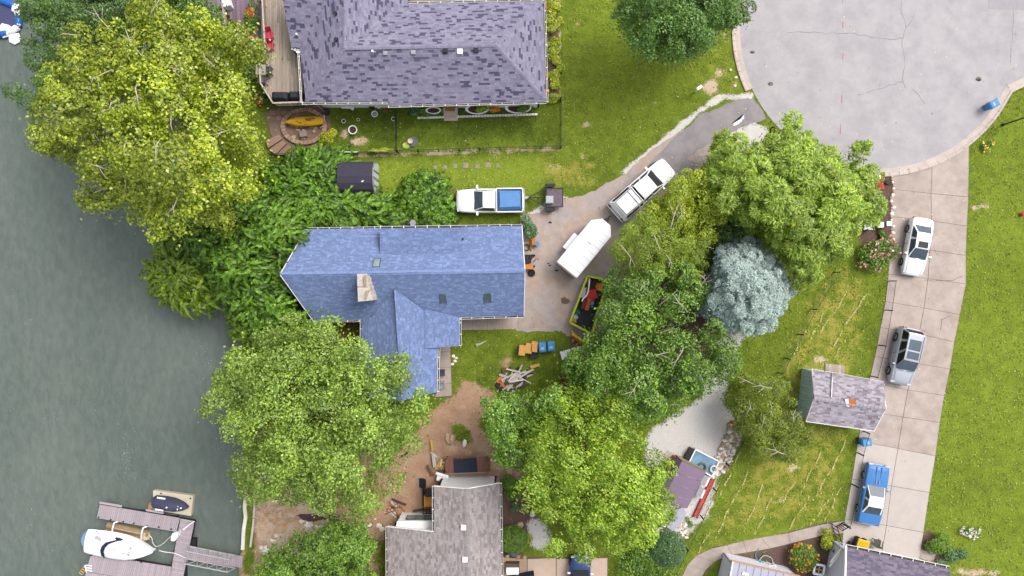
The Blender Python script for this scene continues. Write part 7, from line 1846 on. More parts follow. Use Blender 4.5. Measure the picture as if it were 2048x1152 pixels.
p = P(1071, 462); clutter('white_bucket', 'white bucket at the foot of the garage shrub', 'bucket', MB().lathe(p, [(.18, 0), (.22, .34), (.2, .34), (.17, .1)], 14), M_white)
for i, (x, y, s_) in enumerate(((1100, 445, .3), (1128, 535, .3), (1133, 540, .25), (1113, 541, .25), (1097, 527, .18), (1100, 531, .2))): a = rng.uniform(0, 3); p = P(x, y, .03); o = clutter('scrap_piece', 'small dark piece of scrap lying on the worn drive', 'scrap', MB().rock((p.x, p.y, .0), (s_ * .6, s_ * .3, .1), 90 + i), M_dark); o['group'] = 'scrap bits on the drive'
sheet('drive_stain', [(1122, 598), (1128, 594), (1136, 598), (1140, 604), (1132, 608), (1123, 606)], .013, mat('mud_stain', px_col(128, 104, 88), .9, .2, 6), .03)
# ------------------------------------------------------------------ building yard by the taupe roofed house
p = P(853, 972); ex = empty('mini_excavator', P(852, 985), 'orange compact loader with black toothed bucket against the taupe roof edge', 'loader')
M_ora = mat('loader_orange', px_col(232, 158, 50), .5, .12, 4)
q = P(861, 995); MB().box((q.x, q.y, .7), (.85, .95, .8)).build('body', M_ora, ex, bevel=.06); MB().box((q.x, q.y + .7, .9), (.5, .5, .9)).build('cab', M_black_metal, ex)
for s_ in (1, -1): MB().box((q.x + s_ * .5, q.y + .1, .22), (.24, 1.5, .44)).build('track', M_tyre, ex, bevel=.08)
MB().tube([(q.x - .1, q.y + .7, 1.2), (q.x - .3, q.y + 1.1, 1.4), (q.x - .5, q.y + 1.3, .6)], [.13, .11, .1], 8).build('arm', M_black_metal, ex)
u = Vector((q.x - .5, q.y + 1.2, 0)); MB().grid([[(u.x + .2, u.y + .45, .6), (u.x - .2, u.y + .5, .25), (u.x - .45, u.y + .4, .05)], [(u.x + .2, u.y - .4, .6), (u.x - .2, u.y - .35, .25), (u.x - .45, u.y - .3, .05)]]).build('bucket', M_dark, ex)
for i in range(5): a = (u.x - .42, u.y + .38 - i * .17, .06); MB().beam(a, (a[0] - .28, a[1] + .08, .03), .05, .05).build('tooth', M_steel, ex)
M_yel_f = mat('yellow_frame', px_col(232, 190, 60), .6, .1, 4)
sc = empty('sawhorse_stack', P(873, 915), 'stack of yellow framed sawhorses and boards on the bare earth', 'lumber')
for a, b, m in (((862, 880), (865, 902), M_yel_f), ((864, 905), (868, 935), M_lum), ((868, 912), (872, 938), M_lum), ((866, 934), (912, 928), M_wood_new), ((880, 925), (905, 926), M_wood_new), ((873, 936), (882, 918), M_yel_f), ((882, 938), (890, 930), M_yel_f), ((861, 905), (874, 914), M_lum), ((855, 930), (866, 952), M_wood_brown), ((862, 952), (868, 945), M_terra), ((874, 942), (900, 944), M_lum_d), ((884, 918), (880, 934), M_lum)): z = .12 + .3 * rng.random(); plank('board', m, sc, P(*a, z), P(*b, z), .14, .09)
rk_ = empty('timber_rack', P(856, 1010), 'dark timber pallet frame leaning at the house corner', 'pallet')
for i in range(4): plank('slat', M_lum_d, rk_, P(848 + i * 6, 1010, .4), P(846 + i * 6, 1032, .4), .08, .06)
for y in (1012, 1020, 1028): plank('slat', M_lum_d, rk_, P(847, y, .46), P(868, y - 1, .46), .08, .05)
for a, b, lab in (((783, 998), (812, 1010), 'long dark beam lying across the bare earth'), ((826, 1022), (846, 1019), 'short dark plank stack beside the bay wall')): o = MB().beam(P(*a, .1), P(*b, .1), .16, .14); tag(o.build('beam', M_lum_d), lab, 'beam')
o = MB().beam(P(874, 954, .5), P(896, 957, .5), .5, .3); tag(o.build('white_sheet', M_white), 'white sheet of board resting beside the gable corner', 'board')
wp = empty('scrap_pile', P(780, 1015), 'small pile of pale branches and scrap beside the big maple', 'pile')
for i in range(16): a = rng.uniform(0, 3.1); q = P(782 + rng.gauss(0, 11), 1018 + rng.gauss(0, 7), .1); d = Vector((math.cos(a), math.sin(a), 0)) * rng.uniform(.2, .5); plank('stick', (M_lum, M_wood_brown, M_terra)[i % 3], wp, q - d, q + d, .1, .07)
# stones: path from the bank and loose rocks
def stone(nm, lab, cat, px, py, rx, ry, h, m, seed, group=None):
    p = P(px, py); p.z = gz(p); o = MB().rock((p.x, p.y, p.z - .03), (rx, ry, h), seed).build(nm, m); return tag(o, lab, cat, group)
path = [(526, 1090, .24), (519, 1100, .22), (543, 1083, .26), (538, 1093, .3), (530, 1099, .28), (527, 1108, .28), (526, 1118, .24), (550, 1074, .2), (603, 1043, .24), (609, 1046, .22), (614, 1048, .3), (620, 1049, .3), (628, 1055, .2), (634, 1054, .22), (643, 1054, .2), (649, 1056, .2), (658, 1052, .18), (660, 1058, .18), (668, 1053, .2), (669, 1058, .18), (678, 1055, .2), (692, 1054, .22), (697, 1052, .24), (707, 1052, .24), (725, 1050, .22), (732, 1052, .22), (739, 1050, .22), (748, 1052, .24), (758, 1051, .26), (764, 1058, .3)]
for i, (x, y, r) in enumerate(path):
    stone('path_stone', 'flat pale stone set in the muddy path up from the lake', 'stone', x, y, r, r * .8, .16, M_stone if i % 3 else M_stone2, 100 + i, 'flat stones of the muddy path')
for i, (x, y, rx, ry, lab) in enumerate(((895, 875, .22, .4, 'grey boulder lying upright in the bare earth by the grass patch'), (899, 884, .3, .22, 'grey boulder beside the upright one near the sawhorses'), (904, 877, .18, .3, 'narrow grey boulder nearest the grass patch'), (929, 886, .2, .4, 'long cream boulder at the tip of the grass patch'), (1000, 887, .25, .18, 'pale boulder under the young maple edge, upper'), (996, 891, .2, .16, 'pale boulder under the young maple edge, lower'), (1065, 1028, .25, .3, 'white boulder at the maple edge in the mulch bed'), (1040, 1050, .3, .3, 'tan boulder in the middle of the mulch bed'), (1018, 943, .3, .35, 'brown boulder at the corner of the gable shrubs'), (560, 1060, .6, .35, 'broad flat grey slab on the muddy bank'))): stone('boulder', lab, 'boulder', x, y, rx, ry, .35, M_stone if i in (3, 4, 5, 6) else M_stone2, 140 + i)
for i in range(46):
    x, y = rng.uniform(500, 600), rng.uniform(990, 1080); stone('bank_rock', 'rough tan rock scattered on the muddy lake bank', 'rock', x, y, rng.uniform(.12, .35), rng.uniform(.1, .28), rng.uniform(.1, .25), M_stone2, 170 + i, 'rocks scattered on the muddy bank')
o = sheet('tarp', [(597, 1030), (640, 1028), (652, 1036), (628, 1044), (606, 1040)], .05, mat('plum_tarp', px_col(92, 70, 78), .8, .2, 4), .05); del o['kind']; tag(o, 'dark plum coloured tarp on the bank under the big maple', 'tarp')
for x, y, lab in ((662, 1030, 'dark green bottle crate near the muddy path'), (672, 1012, 'black tub half under the big maple')): o = MB().box(P(x, y, .15), (.25, .6 if x < 665 else .3, .35), .1); tag(o.build('crate', M_green_m, None, bevel=.02), lab, 'crate')
o = MB().prism([tuple(P(x, y, 0).xy) for x, y in ((805, 914), (818, 906), (816, 902), (803, 910))], .0, .2); tag(o.build('kerb_block', M_navy), 'dark navy block at the edge of the big maple by the earth track', 'block')
# shrubs round the taupe house
bush('house_shrub', 'rounded leafy shrub at the gable corner of the taupe roofed house', 1018, 968, .8, 1.1, L_box, 1500, .15, .8, seed=90)
bush('house_shrub', 'dark clipped shrub just below the gable corner shrub', 1026, 985, .7, .8, L_box, 1100, .12, .5, seed=91, ball=True)
bush('house_shrub', 'small grey green perennial in the mulch bed', 1036, 1012, .5, .45, L_juni, 500, .12, .5, seed=92)
bush('house_shrub', 'big round clipped shrub against the taupe roof eave', 1026, 1072, 1.25, 1.5, L_box, 3600, .13, 1.15, seed=93, ball=True)
bush('house_shrub', 'wispy light green grass clump beside the round clipped shrub', 1052, 1075, .6, .8, L_hosta, 700, .18, .7, seed=94, aspect=.25)
bush('flower_clump', 'orange flowering clump at the foot of the round clipped shrub', 1017, 1092, .3, .35, F_orange, 160, .1, .3, seed=95, cat='flowers')
for x, y, m, lab in ((1009, 1100, M_dark, 'black sacks piled by the patio wall'), (1028, 1105, mat('grey_sack', px_col(104, 108, 120), .5, .2, 4), 'shiny grey sack beside the black sacks')): p = P(x, y); tag(MB().rock((p.x, p.y, 0), (.5, .4, .5), int(x)).build('sack', m), lab, 'sack')
for i, (x, y) in enumerate(((1015, 1112), (1036, 1114), (1049, 1114))): stone('edge_stone', 'round tan stone along the patio edge', 'stone', x, y, .2, .18, .25, M_stone2, 220 + i, 'stones at the patio edge')
pb = empty('patio_chest', P(1025, 1134, .03), 'white lidded cooler chest in a dark surround on the tan patio', 'chest'); p = pb.location
MB().box((p.x, p.y + .08, .3), (1.15, .85, .6)).build('surround', mat('taupe_box', px_col(110, 92, 80), .7, .1, 4), pb); MB().box((p.x, p.y - .1, .62), (1.05, .6, .12)).build('lid', M_white, pb, bevel=.05)
# corner of a vehicle on the pale patio under the tree
t = empty('parked_hatchback', P(1158, 1150, .03), 'dark blue car partly hidden under the lime maple on the pale patio', 'car', rz=R(88))
loft_body(MB(), [(-1.95, .7, .8, .84), (-1.85, .82, .9, .94), (-1.0, .86, .94, .98), (.3, .86, .92, .97), (1.0, .85, .86, .93), (1.6, .78, .76, .82), (1.9, .6, .6, .64)]).build('body', mat('navy_car_paint', px_col(44, 74, 132), .25, .03, 1, spec=.5), t, local=True, smooth=True)
cabin(t, MATS['navy_car_paint'], (-1.7, .8), (-1.2, .1), .8, .62, .92, 1.42, (.5,), glass=M_trim)
mirrors(t, .55, .86, .98, M_white); lights(t, 1.75, -1.88, .86, .66, .8)
for x in (1.2, -1.2):
    for s_ in (1, -1): wheel(t, x, s_ * .78, .31)
o = MB().beam(P(1005, 1162, .9), P(1068, 1148, .9), .25, .9); tag(o.build('blue_canopy_edge', M_navy), 'dark blue railing panel at the bottom edge of the tan patio', 'panel')

# ------------------------------------------------------------------ purple topped shelter and its clutter
sh_ = empty('flat_roofed_shelter', P(1375, 968), 'lean-to shelter with four plum coloured roof panels beside the limestone wall', 'shelter')
M_plum = mat('plum_panel', px_col(150, 128, 152), .75, .05, 3, .15, 30, orand=.03)
zs = 2.2
Aa, Ab, Ba, Bb = P(1364, 922, zs), P(1412, 944, zs), P(1322, 1008, zs - .1), P(1375, 1016, zs - .1)
def lrp(f): return Aa.lerp(Ba, f), Ab.lerp(Bb, f)
for f0, f1 in ((0, .26), (.27, .52), (.53, .78), (.79, 1)):
    a, b = lrp(f0); c, d = lrp(f1); MB().poly([a, b, d, c], .06).build('roof_panel', M_plum, sh_)
MB().poly([Aa + (Aa - Ab) * .02, P(1350, 918, zs - .25), P(1333, 953, zs - .25), lrp(.42)[0]], .05).build('side_awning', mat('plum_dark', px_col(96, 82, 94), .8, .08, 3), sh_)
for p in (Aa, Ab, Ba, Bb): MB().box((p.x + (-.1 if p in (Ab, Bb) else .1), p.y + (.1 if p in (Ba, Bb) else -.1), 1.05), (.1, .1, 2.1)).build('post', M_wood_brown, sh_)
MB().beam(Aa - Vector((0, 0, .12)), Ab - Vector((0, 0, .12)), .08, .14).build('beam', M_wood_brown, sh_); MB().beam(Ba - Vector((0, 0, .12)), Bb - Vector((0, 0, .12)), .08, .14).build('beam', M_wood_brown, sh_)
w = MB().beam(Aa - Vector((0, 0, 1.1)), Ab - Vector((0, 0, 1.1)), .05, 1.9); w.build('back_wall', mat('olive_panel', px_col(186, 180, 140), .7, .1, 4), sh_)
o = MB().prism([tuple(P(x, y).xy) for x, y in ((1316, 938), (1335, 900), (1372, 918), (1360, 934))], -.02, .06); tag(o.build('concrete_pad', M_conc2), 'pale concrete pad beside the plum roofed shelter', 'pad')
lr = empty('pergola_ladder', P(1340, 935), 'rust red timber ladder rack leaning at the shelter side', 'ladder')
M_rust = mat('rust_red', px_col(176, 98, 84), .7, .15, 4)
MB().beam(P(1333, 948, 1.6), P(1356, 918, 1.6), .12, .1).build('rail', M_rust, lr); MB().beam(P(1330, 944, .9), P(1347, 912, .9), .1, .1).build('rail', M_rust, lr)
for i in range(6): f = i / 5.2; MB().beam(P(1333 + 23 * f, 948 - 30 * f, 1.55), P(1330 + 17 * f, 944 - 32 * f, .95), .08, .06).build('rung', M_rust, lr)
for f in (.05, .95): p = P(1333 + 23 * f, 948 - 30 * f, 1.5); MB().box((p.x, p.y, .75), (.1, .1, 1.5)).build('post', M_rust, lr)
pd = empty('pool_deck_tray', P(1405, 925), 'shallow pale blue tray with white rim and dark end panel in the gravel yard', 'pool')
z = .55; q = [P(x, y, z) for x, y in ((1391, 899), (1438, 923), (1424, 953), (1378, 925))]
MB().prism([(p.x, p.y) for p in q], .0, z - .05).build('tray', mat('pool_blue', px_col(140, 182, 214), .35, .12, 2.2, .2, 8, col2=px_col(116, 146, 170)), pd)
for i in range(4): MB().beam(q[i] - Vector((0, 0, .2)), q[(i + 1) % 4] - Vector((0, 0, .2)), .09, .48).build('rim', M_white, pd)
MB().prism([tuple(P(x, y, z).xy) for x, y in ((1382, 896), (1390, 900), (1377, 923), (1370, 915))], 0, z).build('end_panel', M_black_metal, pd)
for x, y, r, m, lab in ((1404, 934, .3, mat('olive_coil', px_col(120, 120, 84), .7, .2, 5), 'olive hose coil on the edge of the pale blue tray'), (1427, 938, .26, M_stone, 'cream ring on the edge of the pale blue tray')): p = P(x, y, .6); tag(MB().tube([(p.x + r * math.cos(a), p.y + r * math.sin(a), .6 + .006 * a) for a in np.linspace(0, 12.5, 40)], .07, 6).build('coil', m), lab, 'coil')
for i, (x, y, rz) in enumerate(((1409, 960, -.45), (1400, 984, -.45))):
    t = empty('white_cabinet', P(x, y), ['white cabinet beside the shelter, nearer the pale blue tray', 'white cabinet beside the shelter, nearer the red brick edging'][i], 'cabinet'); MB().box(P(x, y, .45), (.42, .75, .9), -.42).build('body', M_white, t, bevel=.03); MB().box(P(x, y, .92), (.46, .8, .05), -.42).build('top', M_steel, t)
o = MB().prism([tuple(P(x, y, .6).xy) for x, y in ((1351, 1020), (1370, 1014), (1372, 1030), (1350, 1062), (1334, 1056))], 0, .55); tag(o.build('work_bench', mat('pale_bench', px_col(196, 196, 214), .6, .06, 3)), 'pale lavender work bench at the front of the plum shelter', 'bench')
o = MB().prism([tuple(P(x, y, .5).xy) for x, y in ((1300, 1036), (1316, 1030), (1336, 1048), (1330, 1056))], 0, .45); tag(o.build('white_bench', M_white), 'white bench top at the foot of the plum shelter', 'bench')
o = MB().prism([tuple(P(x, y, .4).xy) for x, y in ((1287, 1042), (1299, 1046), (1290, 1058), (1282, 1052))], 0, .4); tag(o.build('yellow_crate', mat('yellow_crate', px_col(240, 206, 52), .5, .1, 4)), 'yellow crate under the lime maple by the white bench', 'crate')
ch = empty('folding_chair', P(1345, 1030), 'dark folding chair beside the pale work bench', 'chair'); p = ch.location
MB().box((p.x, p.y, .68), (.5, .5, .05), .5).build('seat', M_steel, ch); MB().box((p.x - .2, p.y + .1, 1.0), (.06, .5, .5), .5).build('backrest', M_black_metal, ch)
for a in (-.2, .2):
    for b in (-.2, .2): MB().beam((p.x + a, p.y + b, 0), (p.x + a * .8, p.y + b * .8, .67), .04, .04).build('leg', M_black_metal, ch)
# red brick edging and the limestone wall
re_ = empty('brick_edging', P(1408, 1000), 'row of red bricks edging the gravel beside the plum shelter', 'edging')
for i in range(30):
    f = (i + .5) / 30; x, y = 1424 + (1388 - 1424) * f, 957 + (1032 - 957) * f; p = P(x, y); MB().box((p.x, p.y, .12), (.42, .09, .2 + .12 * hsh(i, 8)), .46 + rng.gauss(0, .05)).build('brick', M_brick_red, re_)
for i in range(26): f = (i + .5) / 26; p = P(1430 + (1394 - 1430) * f, 958 + (1036 - 958) * f); MB().box((p.x, p.y, .1), (.12, .11, .24), .46).build('brick', M_kerb, re_)
lw = empty('limestone_wall', P(1455, 900), 'curving dry wall of cream and tan limestone blocks at the gravel yard', 'wall')
wl_ = smooth_line([P(x, y) for x, y in ((1478, 842), (1474, 862), (1464, 882), (1452, 905), (1444, 928), (1432, 948))], 8)
k = 0
for p in wl_:
    d = .0
    for row in range(4):
        a = rng.uniform(-.1, .1); off = Vector((-.75 + row * .42 + rng.uniform(-.08, .08), -.35 + row * .18 + rng.uniform(-.1, .1), 0)); k += 1
        MB().rock((p.x + off.x, p.y + off.y, -.02), (rng.uniform(.16, .32), rng.uniform(.14, .24), .28 + .16 * (row == 3) + rng.uniform(0, .12)), 300 + k).build('stone', M_stone if rng.random() < .5 else M_stone2, lw)
for i in range(14): p = P(1466 + rng.uniform(-10, 14), 850 + rng.uniform(-8, 10)); MB().rock((p.x, p.y, 0), (.2, .12, .3), 500 + i).build('stone', M_brick_red, lw)
ps = empty('rubble_edging', P(1372, 1060), 'patch of cream rubble stones below the plum shelter', 'stones')
for i in range(34):
    p = P(rng.uniform(1356, 1376), rng.uniform(1045, 1078)) if i % 2 else P(rng.uniform(1298, 1330), rng.uniform(1050, 1066)); MB().rock((p.x, p.y, -.02), (rng.uniform(.12, .24), rng.uniform(.1, .2), .2), 540 + i).build('stone', M_stone if i % 3 else M_stone2, ps)
bush('juniper', 'dense dark blue green juniper at the end of the plum shelter', 1330, 1088, 1.5, 2.0, L_juni, 5200, .15, 1.5, seed=101, aspect=.35, ball=True)
bush('juniper', 'lighter spreading evergreen below the dark juniper', 1290, 1115, 2.1, 1.6, L_mid, 4200, .2, 1.6, seed=102, aspect=.4)
bush('lawn_tuft', 'small bright green tuft beside the red brick edging', 1378, 1042, .35, .35, L_box, 260, .1, .5, seed=103)
bush('understory_shrub', 'dark burgundy shrub under the deep green tree', 1130, 765, .8, 1.0, leafmat('burgundy_leaf', (90, 34, 44), (150, 70, 70), .2), 500, .16, .6, seed=104)
o = MB().box(P(1118, 802, .3), (.9, .6, .6), .4); tag(o.build('pale_crate', M_steel), 'pale crate glimpsed between the two maples', 'crate')

# ------------------------------------------------------------------ right hand garden
fence('wire_fence', 'thin black wire fence running down the striped lawn from larch to birch', [P(1668, 545), P(1622, 618), P(1596, 668), P(1570, 716), P(1556, 745)], 1.1, M_black_metal, 2.6, None, 1, .075)
fence('wire_fence', 'thin black wire fence along the driveway edge above the shed', [P(1778, 562), P(1770, 620), P(1758, 690), P(1742, 752)], 1.1, M_black_metal, 2.7, None, 1, .075)
fence('wire_fence', 'thin black wire fence along the driveway edge below the shed', [P(1726, 862), P(1714, 905), P(1704, 968), P(1688, 1048)], 1.1, M_black_metal, 2.9, None, 1, .075)
fence('wire_fence', 'thin black wire fence behind the limestone wall and red bricks', [P(1478, 880), P(1450, 925), P(1425, 975), P(1400, 1030), P(1370, 1092), P(1340, 1152)], 1.1, M_black_metal, 2.4, None, 1, .075)
gt_ = empty('garden_gate', P(1668, 1056), 'black metal garden gate standing open on the curved walk', 'gate')
for a, b in (((1662, 1046), (1672, 1080)), ((1672, 1052), (1686, 1044))):
    A, B = P(*a), P(*b)
    for zz in (.12, 1.12): MB().beam(Vector((A.x, A.y, zz)), Vector((B.x, B.y, zz)), .05, .05).build('rail', M_black_metal, gt_)
    for f in np.linspace(0, 1, 5): p = A.lerp(B, f); MB().box((p.x, p.y, .6), (.04, .04, 1.16)).build('bar', M_black_metal, gt_)
bush('garden_shrub', 'round green shrub speckled with orange leaves in the mulch bed', 1600, 1108, 1.15, 1.3, L_box, 3000, .13, 1.15, seed=110, ball=True, flowers=F_orange, nf=90, fs=.16)
bush('garden_shrub', 'light leafy shrub beside the open garden gate', 1652, 1080, .8, .9, L_hosta, 1100, .15, .8, seed=111)
bush('garden_shrub', 'rounded grey green shrub at the foot of the driveway', 1868, 1085, 1.1, 1.1, L_box, 1900, .14, .9, seed=112)
bush('garden_shrub', 'dark spreading shrub below the rounded one at lawn edge', 1894, 1108, 1.0, .8, L_juni, 1500, .14, .8, seed=113)
bush('flowering_shrub', 'small shrub with white blossoms on the right hand lawn', 1938, 1062, .9, .6, L_box, 700, .13, .7, seed=114, flowers=F_white, nf=60, fs=.18)
bush('lawn_plant', 'small yellow flowered plant on the right hand lawn near the lamp post', 1973, 293, .5, .5, L_juni, 350, .13, .5, seed=115, flowers=F_yel, nf=20, fs=.16)
bush('rose_bush', 'wide rose bush with pink and white blossoms beside the sedan', 1748, 502, 1.7, 1.3, L_mid, 3600, .17, 1.35, seed=116, flowers=F_pink, nf=90, fs=.22)
bush('grass_clump', 'pale spiky ornamental grass at larch edge by the mailbox cluster', 1728, 428, .9, .9, L_spruce, 1100, .5, .8, seed=117, aspect=.09, cat='grass')
bush('bed_plant', 'small round green shrub in the bed at the top of the driveway', 1764, 420, .4, .5, L_box, 420, .12, .4, seed=118)
bush('bed_plant', 'red flowered plant in the bed near the kerb', 1752, 372, .5, .5, L_mid, 500, .13, .5, seed=119, flowers=F_red, nf=30, fs=.18)
bush('bed_plant', 'low green plant at the kerb end of the driveway bed', 1760, 355, .5, .4, L_hosta, 360, .12, .4, seed=120)
bush('bed_plant', 'small green plant between bins and rose bush', 1762, 470, .45, .5, L_box, 380, .12, .45, seed=121)
for i in range(22):
    x, y = 1786 - i * .1 + rng.uniform(-3, 2), 352 + i * 6.3; stone('bed_stone', 'small stone edging the bed beside the driveway', 'stone', x, y, rng.uniform(.12, .22), rng.uniform(.12, .2), .2, M_stone2 if i % 2 else M_stone, 600 + i, 'stones edging the driveway bed')
for x, y, r, lab in ((1736, 357, .3, 'dark rock at the kerb end of the driveway bed'), (1776, 366, .35, 'dark rock near the driveway top in the bed')): stone('dark_rock', lab, 'rock', x, y, r, r * .6, .3, mat('dark_rock', px_col(84, 70, 72), .9, .2, 5), int(x))
for x, y, w, h, m, lab in ((1729, 453, .75, .6, M_steel, 'grey flat top utility box beside the larch'), (1755, 451, .5, .5, M_white, 'small white utility box between two larger ones'), (1768, 449, .42, .75, M_white, 'white topped utility pedestal nearest the driveway'), (1752, 356, .32, .4, M_white, 'small white utility marker box in the bed by the kerb')):
    t = empty('utility_box', P(x, y), lab, 'utility box'); p = t.location; MB().box((p.x, p.y, h / 2), (w * .9, w * .8, h)).build('body', M_steel, t); MB().box((p.x, p.y, h + .03), (w, w * .9, .07)).build('lid', m, t, bevel=.02)
lp = empty('lamp_post', P(2005, 250), 'dark green lamp post standing on the right hand lawn', 'lamp post'); p = lp.location
MB().tube([p, p + Vector((0, 0, 3.4))], [.07, .05], 10).build('pole', M_green_m, lp); MB().cyl(p, .14, -.02, .25, 12, .09).build('base', M_green_m, lp); MB().lathe(p + Vector((0, 0, 3.4)), [(.08, 0), (.2, .1), (.22, .35), (.06, .5)], 12).build('lantern', M_glass_l, lp)
o = MB().lathe(P(2041, 429), [(.06, 0), (.17, .1), (.17, .2), (.05, .32)], 12); tag(o.build('red_ball', mat('red_ball', px_col(214, 40, 70), .4)), 'red ball on the right hand lawn', 'ball')
# things by the plum house
yc = empty('yellow_cart', P(1718, 1082, .03), 'yellow plastic cart tub with dark wheel side by the plum house gutter', 'cart', rz=R(-17)); M_ycart = mat('yellow_cart', px_col(246, 214, 40), .45, .08, 4)
MB().add([(-.4, -.26, .3), (.4, -.26, .3), (.4, .26, .3), (-.4, .26, .3), (-.5, -.36, .72), (.5, -.36, .72), (.5, .36, .72), (-.5, .36, .72)], [(3, 2, 1, 0), (4, 5, 6, 7), (0, 1, 5, 4), (1, 2, 6, 5), (2, 3, 7, 6), (3, 0, 4, 7)]).build('tub', M_ycart, yc, local=True, bevel=.06)
MB().box((0, 0, .73), (.7, .42, .03)).build('tub_floor', mat('yellow_floor', px_col(232, 190, 30), .5), yc, local=True)
for a in (-.3, .3):
    for b in (-.3, .3): MB().tube([(a, b - .06, .17), (a, b + .06, .17)], .17, 12).build('wheel', M_tyre, yc, local=True)
MB().box((-.55, 0, .45), (.1, .6, .5)).build('handle', M_dark, yc, local=True)
oc = empty('green_patio_chair', P(1750, 1082, .03), 'dark olive plastic chair beside the yellow cart', 'chair', rz=R(-10)); M_ol = mat('olive_plastic', px_col(98, 98, 86), .6, .1, 4)
MB().box((0, 0, .4), (.52, .5, .05)).build('seat', M_ol, oc, local=True); MB().box((-.0, -.27, .68), (.5, .06, .5)).build('backrest', M_ol, oc, local=True)
for s_ in (1, -1):
    MB().box((s_ * .3, -.02, .62), (.06, .52, .04)).build('armrest', M_ol, oc, local=True)
    for b in (-.2, .2): MB().box((s_ * .24, b, .2), (.05, .05, .4)).build('leg', M_ol, oc, local=True)
for x, y, lab, m, w, l, a in ((1712, 1090, 'black and white folded stroller lying by the gutter', M_black_metal, .25, 1.6, -.4), (1732, 1098, 'white bicycle frame leaning by the gutter', M_white, .12, .8, -.9), (1696, 1092, 'white plastic tub by the house corner', M_white, .45, .5, 0)):
    p = P(x, y); t = empty('porch_clutter', p, lab, 'clutter', rz=a); MB().box((0, 0, .25), (l, w, .3)).build('frame', m, t, local=True, bevel=.05); MB().box((l * .2, w * .4, .42), (l * .4, w * .5, .12)).build('cover', M_white if m is M_black_metal else M_black_metal, t, local=True)
    for s_ in (1, -1): MB().tube([(s_ * l * .35, -.04, .12), (s_ * l * .35, .04, .12)], .12, 10).build('wheel', M_tyre, t, local=True)
gb = empty('glass_table', P(1672, 1095), 'dark green glass top table at the plum house corner', 'table', rz=R(-30)); MB().box((0, 0, .7), (.9, .8, .04)).build('table_top', M_green_m, gb, local=True)
for a in (-.38, .38):
    for b in (-.33, .33): MB().box((a, b, .34), (.04, .04, .68)).build('leg', M_black_metal, gb, local=True)
hr = empty('hose_reel', P(1518, 1118), 'turquoise garden hose coiled beside a white reel cart in the mulch bed', 'hose'); p = hr.location; M_turq = mat('turquoise_hose', px_col(86, 188, 190), .5, .06, 5)
MB().tube([(p.x + .24 * math.cos(a) * (1 + .02 * math.sin(3 * a)), p.y - .35 + .3 * math.sin(a), .1 + .018 * a) for a in np.linspace(0, 22, 80)], .05, 6).build('coil', M_turq, hr)
MB().tube(smooth_line([Vector((p.x - .15, p.y - .1, .3)), Vector((p.x - .32, p.y + .3, .06)), Vector((p.x - .2, p.y + .65, .05)), Vector((p.x - .02, p.y + .9, .05))], 5), .035, 6).build('loose_hose', M_turq, hr)
MB().tube(smooth_line([Vector((p.x - .1, p.y, .3)), Vector((p.x + .4, p.y + .3, .05)), Vector((p.x + 1.0, p.y + .1, .05)), Vector((p.x + 1.1, p.y - .4, .05)), Vector((p.x + .8, p.y - .6, .05))], 5), .035, 6).build('loose_hose', mat('pale_hose', px_col(196, 224, 214), .5), hr)
fr = empty('reel_cart', P(1538, 1130), 'white wire framed cart beside the turquoise hose', 'cart'); q = fr.location
for a in (-.25, .25):
    MB().tube([(q.x + a, q.y + .35, .05), (q.x + a, q.y + .3, .8), (q.x + a, q.y - .3, .8), (q.x + a, q.y - .35, .05)], .03, 6).build('side_frame', M_white, fr)
for b in (-.3, 0, .3): MB().beam((q.x - .25, q.y + b, .8), (q.x + .25, q.y + b, .8), .04, .04).build('crossbar', M_white, fr)
MB().tube([(q.x - .2, q.y, .4), (q.x + .2, q.y, .4)], .22, 12).build('drum', M_green_m, fr)
ac = empty('heat_pump', P(1630, 1132), 'square white topped air conditioner with fan grille beside the plum house', 'air conditioner', rz=R(-10))
MB().box((0, 0, .36), (.78, .78, .72)).build('cabinet', M_steel, ac, local=True, bevel=.05)
rm = MB()
for a, b in (((-.4, -.4), (.4, -.4)), ((.4, -.4), (.4, .4)), ((.4, .4), (-.4, .4)), ((-.4, .4), (-.4, -.4))): rm.beam((*a, .75), (*b, .75), .14, .08)
rm.build('rim', M_white, ac, local=True); MB().cyl((0, 0), .3, .7, .735, 18).build('fan_grille', M_dark, ac, local=True)
for k in range(4): a = k * math.pi / 2; MB().beam((0, 0, .745), (.26 * math.cos(a), .26 * math.sin(a), .745), .1, .02).build('fan_blade', M_stone2, ac, local=True)

# ------------------------------------------------------------------ lawn blades, clippings, fallen leaves (uncountable)
def lawn_mask(pts):
    ok = np.ones(len(pts), bool)
    for poly in NOGRASS:
        a = np.array(poly); lo, hi = a.min(0), a.max(0)
        s_ = (pts[:, 0] > lo[0]) & (pts[:, 0] < hi[0]) & (pts[:, 1] > lo[1]) & (pts[:, 1] < hi[1]) & ok
        i = np.where(s_)[0]
        if len(i): ok[i] &= ~inside(pts[i], poly)
    ok &= (pts[:, 0] - shore_x(pts[:, 1])) > .3
    gi = np.clip(np.searchsorted(gx, pts[:, 0]), 0, ni - 1) * nj + np.clip(np.searchsorted(gy, pts[:, 1]), 0, nj - 1)
    bare = np.maximum.reduce([att['dirt'][gi], att['grav'][gi], att['mul'][gi], att['tan'][gi]])
    return ok & (nr.random(len(pts)) > bare * 1.15), att['lt'][gi], att['dry'][gi]
N = 230000
pts = np.column_stack([nr.uniform(-27, 46, N), nr.uniform(-26, 26, N)])
cl = np.sin(pts[:, 0] * 1.9 + np.sin(pts[:, 1] * 1.3) * 2) * np.cos(pts[:, 1] * 2.3 + np.sin(pts[:, 0] * .9) * 2)
ok, lt_, dr_ = lawn_mask(pts); ok &= nr.random(N) < .55 + .4 * cl
pts = pts[ok]; lt_ = lt_[ok]; dr_ = dr_[ok]; n_ = len(pts)
